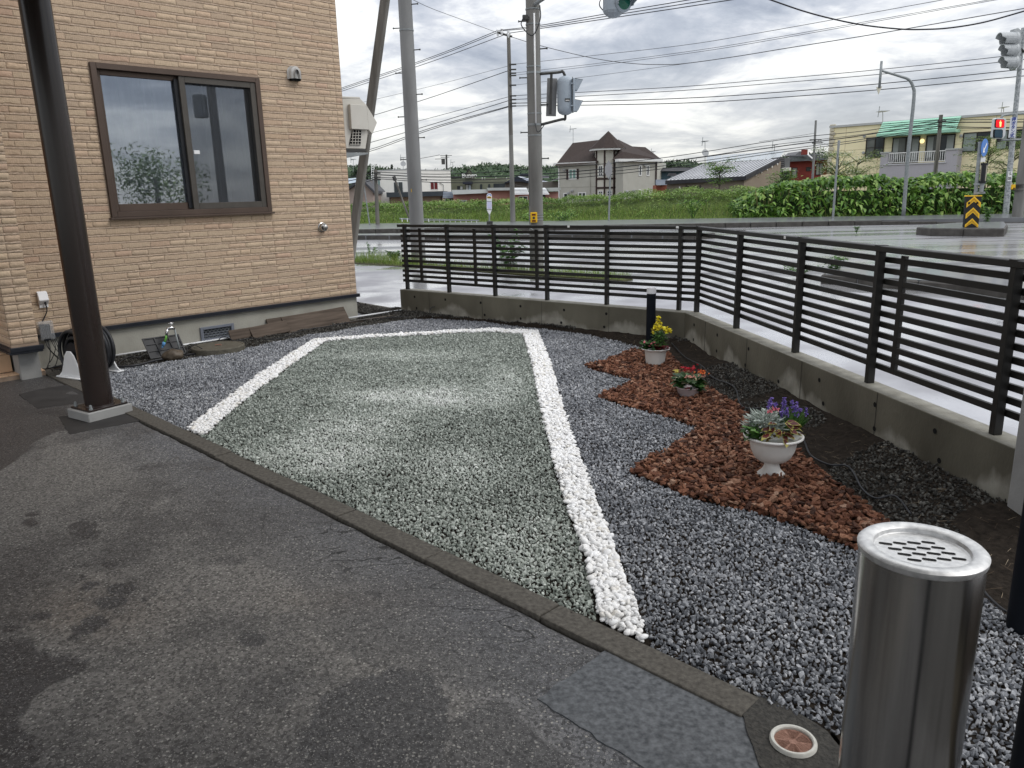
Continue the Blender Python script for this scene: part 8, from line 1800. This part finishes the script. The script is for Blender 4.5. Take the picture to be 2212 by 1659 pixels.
yy2 = YH-70+gy2*95; I = np.arange(gx2.size).reshape(gx2.shape); ff = np.stack([I[:-1, :-1], I[1:, :-1], I[1:, 1:], I[:-1, 1:]], -1).reshape(-1, 4)
M_hill = cm('wooded hillside', (.02, .04, .018), (.045, .08, .033), scale=.12, detail=8, rough=1.0)
build_np('hill', np.stack([gx2, yy2, hz2], -1).reshape(-1, 3), ff, M_hill, smooth=True, kind='structure')
r = np.random.default_rng(300); n = 26000; t = r.uniform(.05, 1, n)**.8; x = r.uniform(-130, 230, n); keepx = (np.abs(x) < 400)
h0 = np.interp(x, HXw, HZw)*np.sin(np.clip(t*1.35, 0, 1)*math.pi/2)+(1-t)*ZB; clump = tri_noise(x*.22, t*16, 1., 73); z = h0+r.uniform(-1.0, .6, n)+1.6*(clump-.5)
M_tree = leafmat('far foliage', [(0, (.035, .06, .038)), (.5, (.065, .10, .058)), (1, (.12, .165, .09))], .8, .1)  # greens greyed so the leaf colour itself carries distance haze
leaves('hill_forest', None, np.stack([x, YH-70+t*95, z], -1), rdir(n, r, -.4, 1), r.uniform(.8, 2.0, n), r.uniform(.7, 1.6, n), M_tree, 301, .3, 2, stuff=True)
def ftree(x, ytop, Y, w_, label, seed, conifer=False, zb=ZB, m=None):
    c = AY(x, ytop, Y); zt = c[2]; b = np.array([c[0], Y, zb]); t_ = thing('conifer_tree' if conifer else 'leafy_tree', label, 'tree', b); r = np.random.default_rng(seed); W = w_/FL*Y/2; H = zt-zb
    build(MB().tube([b, b+[0, 0, H*.85]], [.3, .08], 6), 'trunk', cm('far bark', (.05, .04, .03)), t_)
    n = 1500
    if conifer: k = r.random(n)**.8; rad = W*(1.05-k)*np.sqrt(r.random(n)); z = zb+H*(.25+.75*k)
    else:
        nb_ = 14; cc = np.stack([r.uniform(-.75, .75, nb_)*W, r.uniform(-.6, .6, nb_)*W, r.uniform(.45, .93, nb_)*H], -1); j = r.integers(0, nb_, n); u_ = rdir(n, r, -1, 1)*(r.random(n)**.4)[:, None]*W*.42; P_ = b+cc[j]+u_*[1, 1, .8]; P_[:, 2] = np.minimum(P_[:, 2], zt)
    if conifer: a = r.uniform(0, 6.28, n); P_ = np.stack([b[0]+rad*np.cos(a), b[1]+rad*np.sin(a), z], -1)
    leaves('crown', t_, P_, rdir(n, r, -.6, .8), W*.22+.15, W*.16+.1, m or M_tree, seed, .3, 2)
M_dk = leafmat('dark far foliage', [(0, (.012, .03, .014)), (1, (.04, .075, .03))], .9, .05)
ftree(769, 360, 150, 26, 'round dark green tree just right of the house corner', 401); ftree(793, 362, 160, 30, 'dark leafy tree behind the gabled house', 402); ftree(822, 359.5, 165, 36, 'broad leafy tree behind the roof ladder', 403)
ftree(846, 356, 150, 16, 'pointed dark conifer above the white house roof', 404, True, m=M_dk); ftree(859, 361, 152, 16, 'lower dark tree beside the pointed conifer', 405, m=M_dk); ftree(880, 358.5, 152, 22, 'dark tree behind the antenna dish of the white house', 406, m=M_dk)
ftree(1758, 325, 150, 22, 'dark evergreen above the red house', 407, m=M_dk); ftree(1782, 331, 150, 24, 'lighter leafy tree left of the yellow building corner', 408); ftree(1697, 334, 150, 16, 'reddish green far tree right of the solar panels', 409)
ftree(1440, 349, 190, 34, 'pale green far tree right of the turreted house', 410); ftree(1478, 351, 190, 40, 'rounded far tree above the metal roof eave', 411); ftree(1420, 353, 190, 24, 'small far tree touching the turreted house roof', 412)
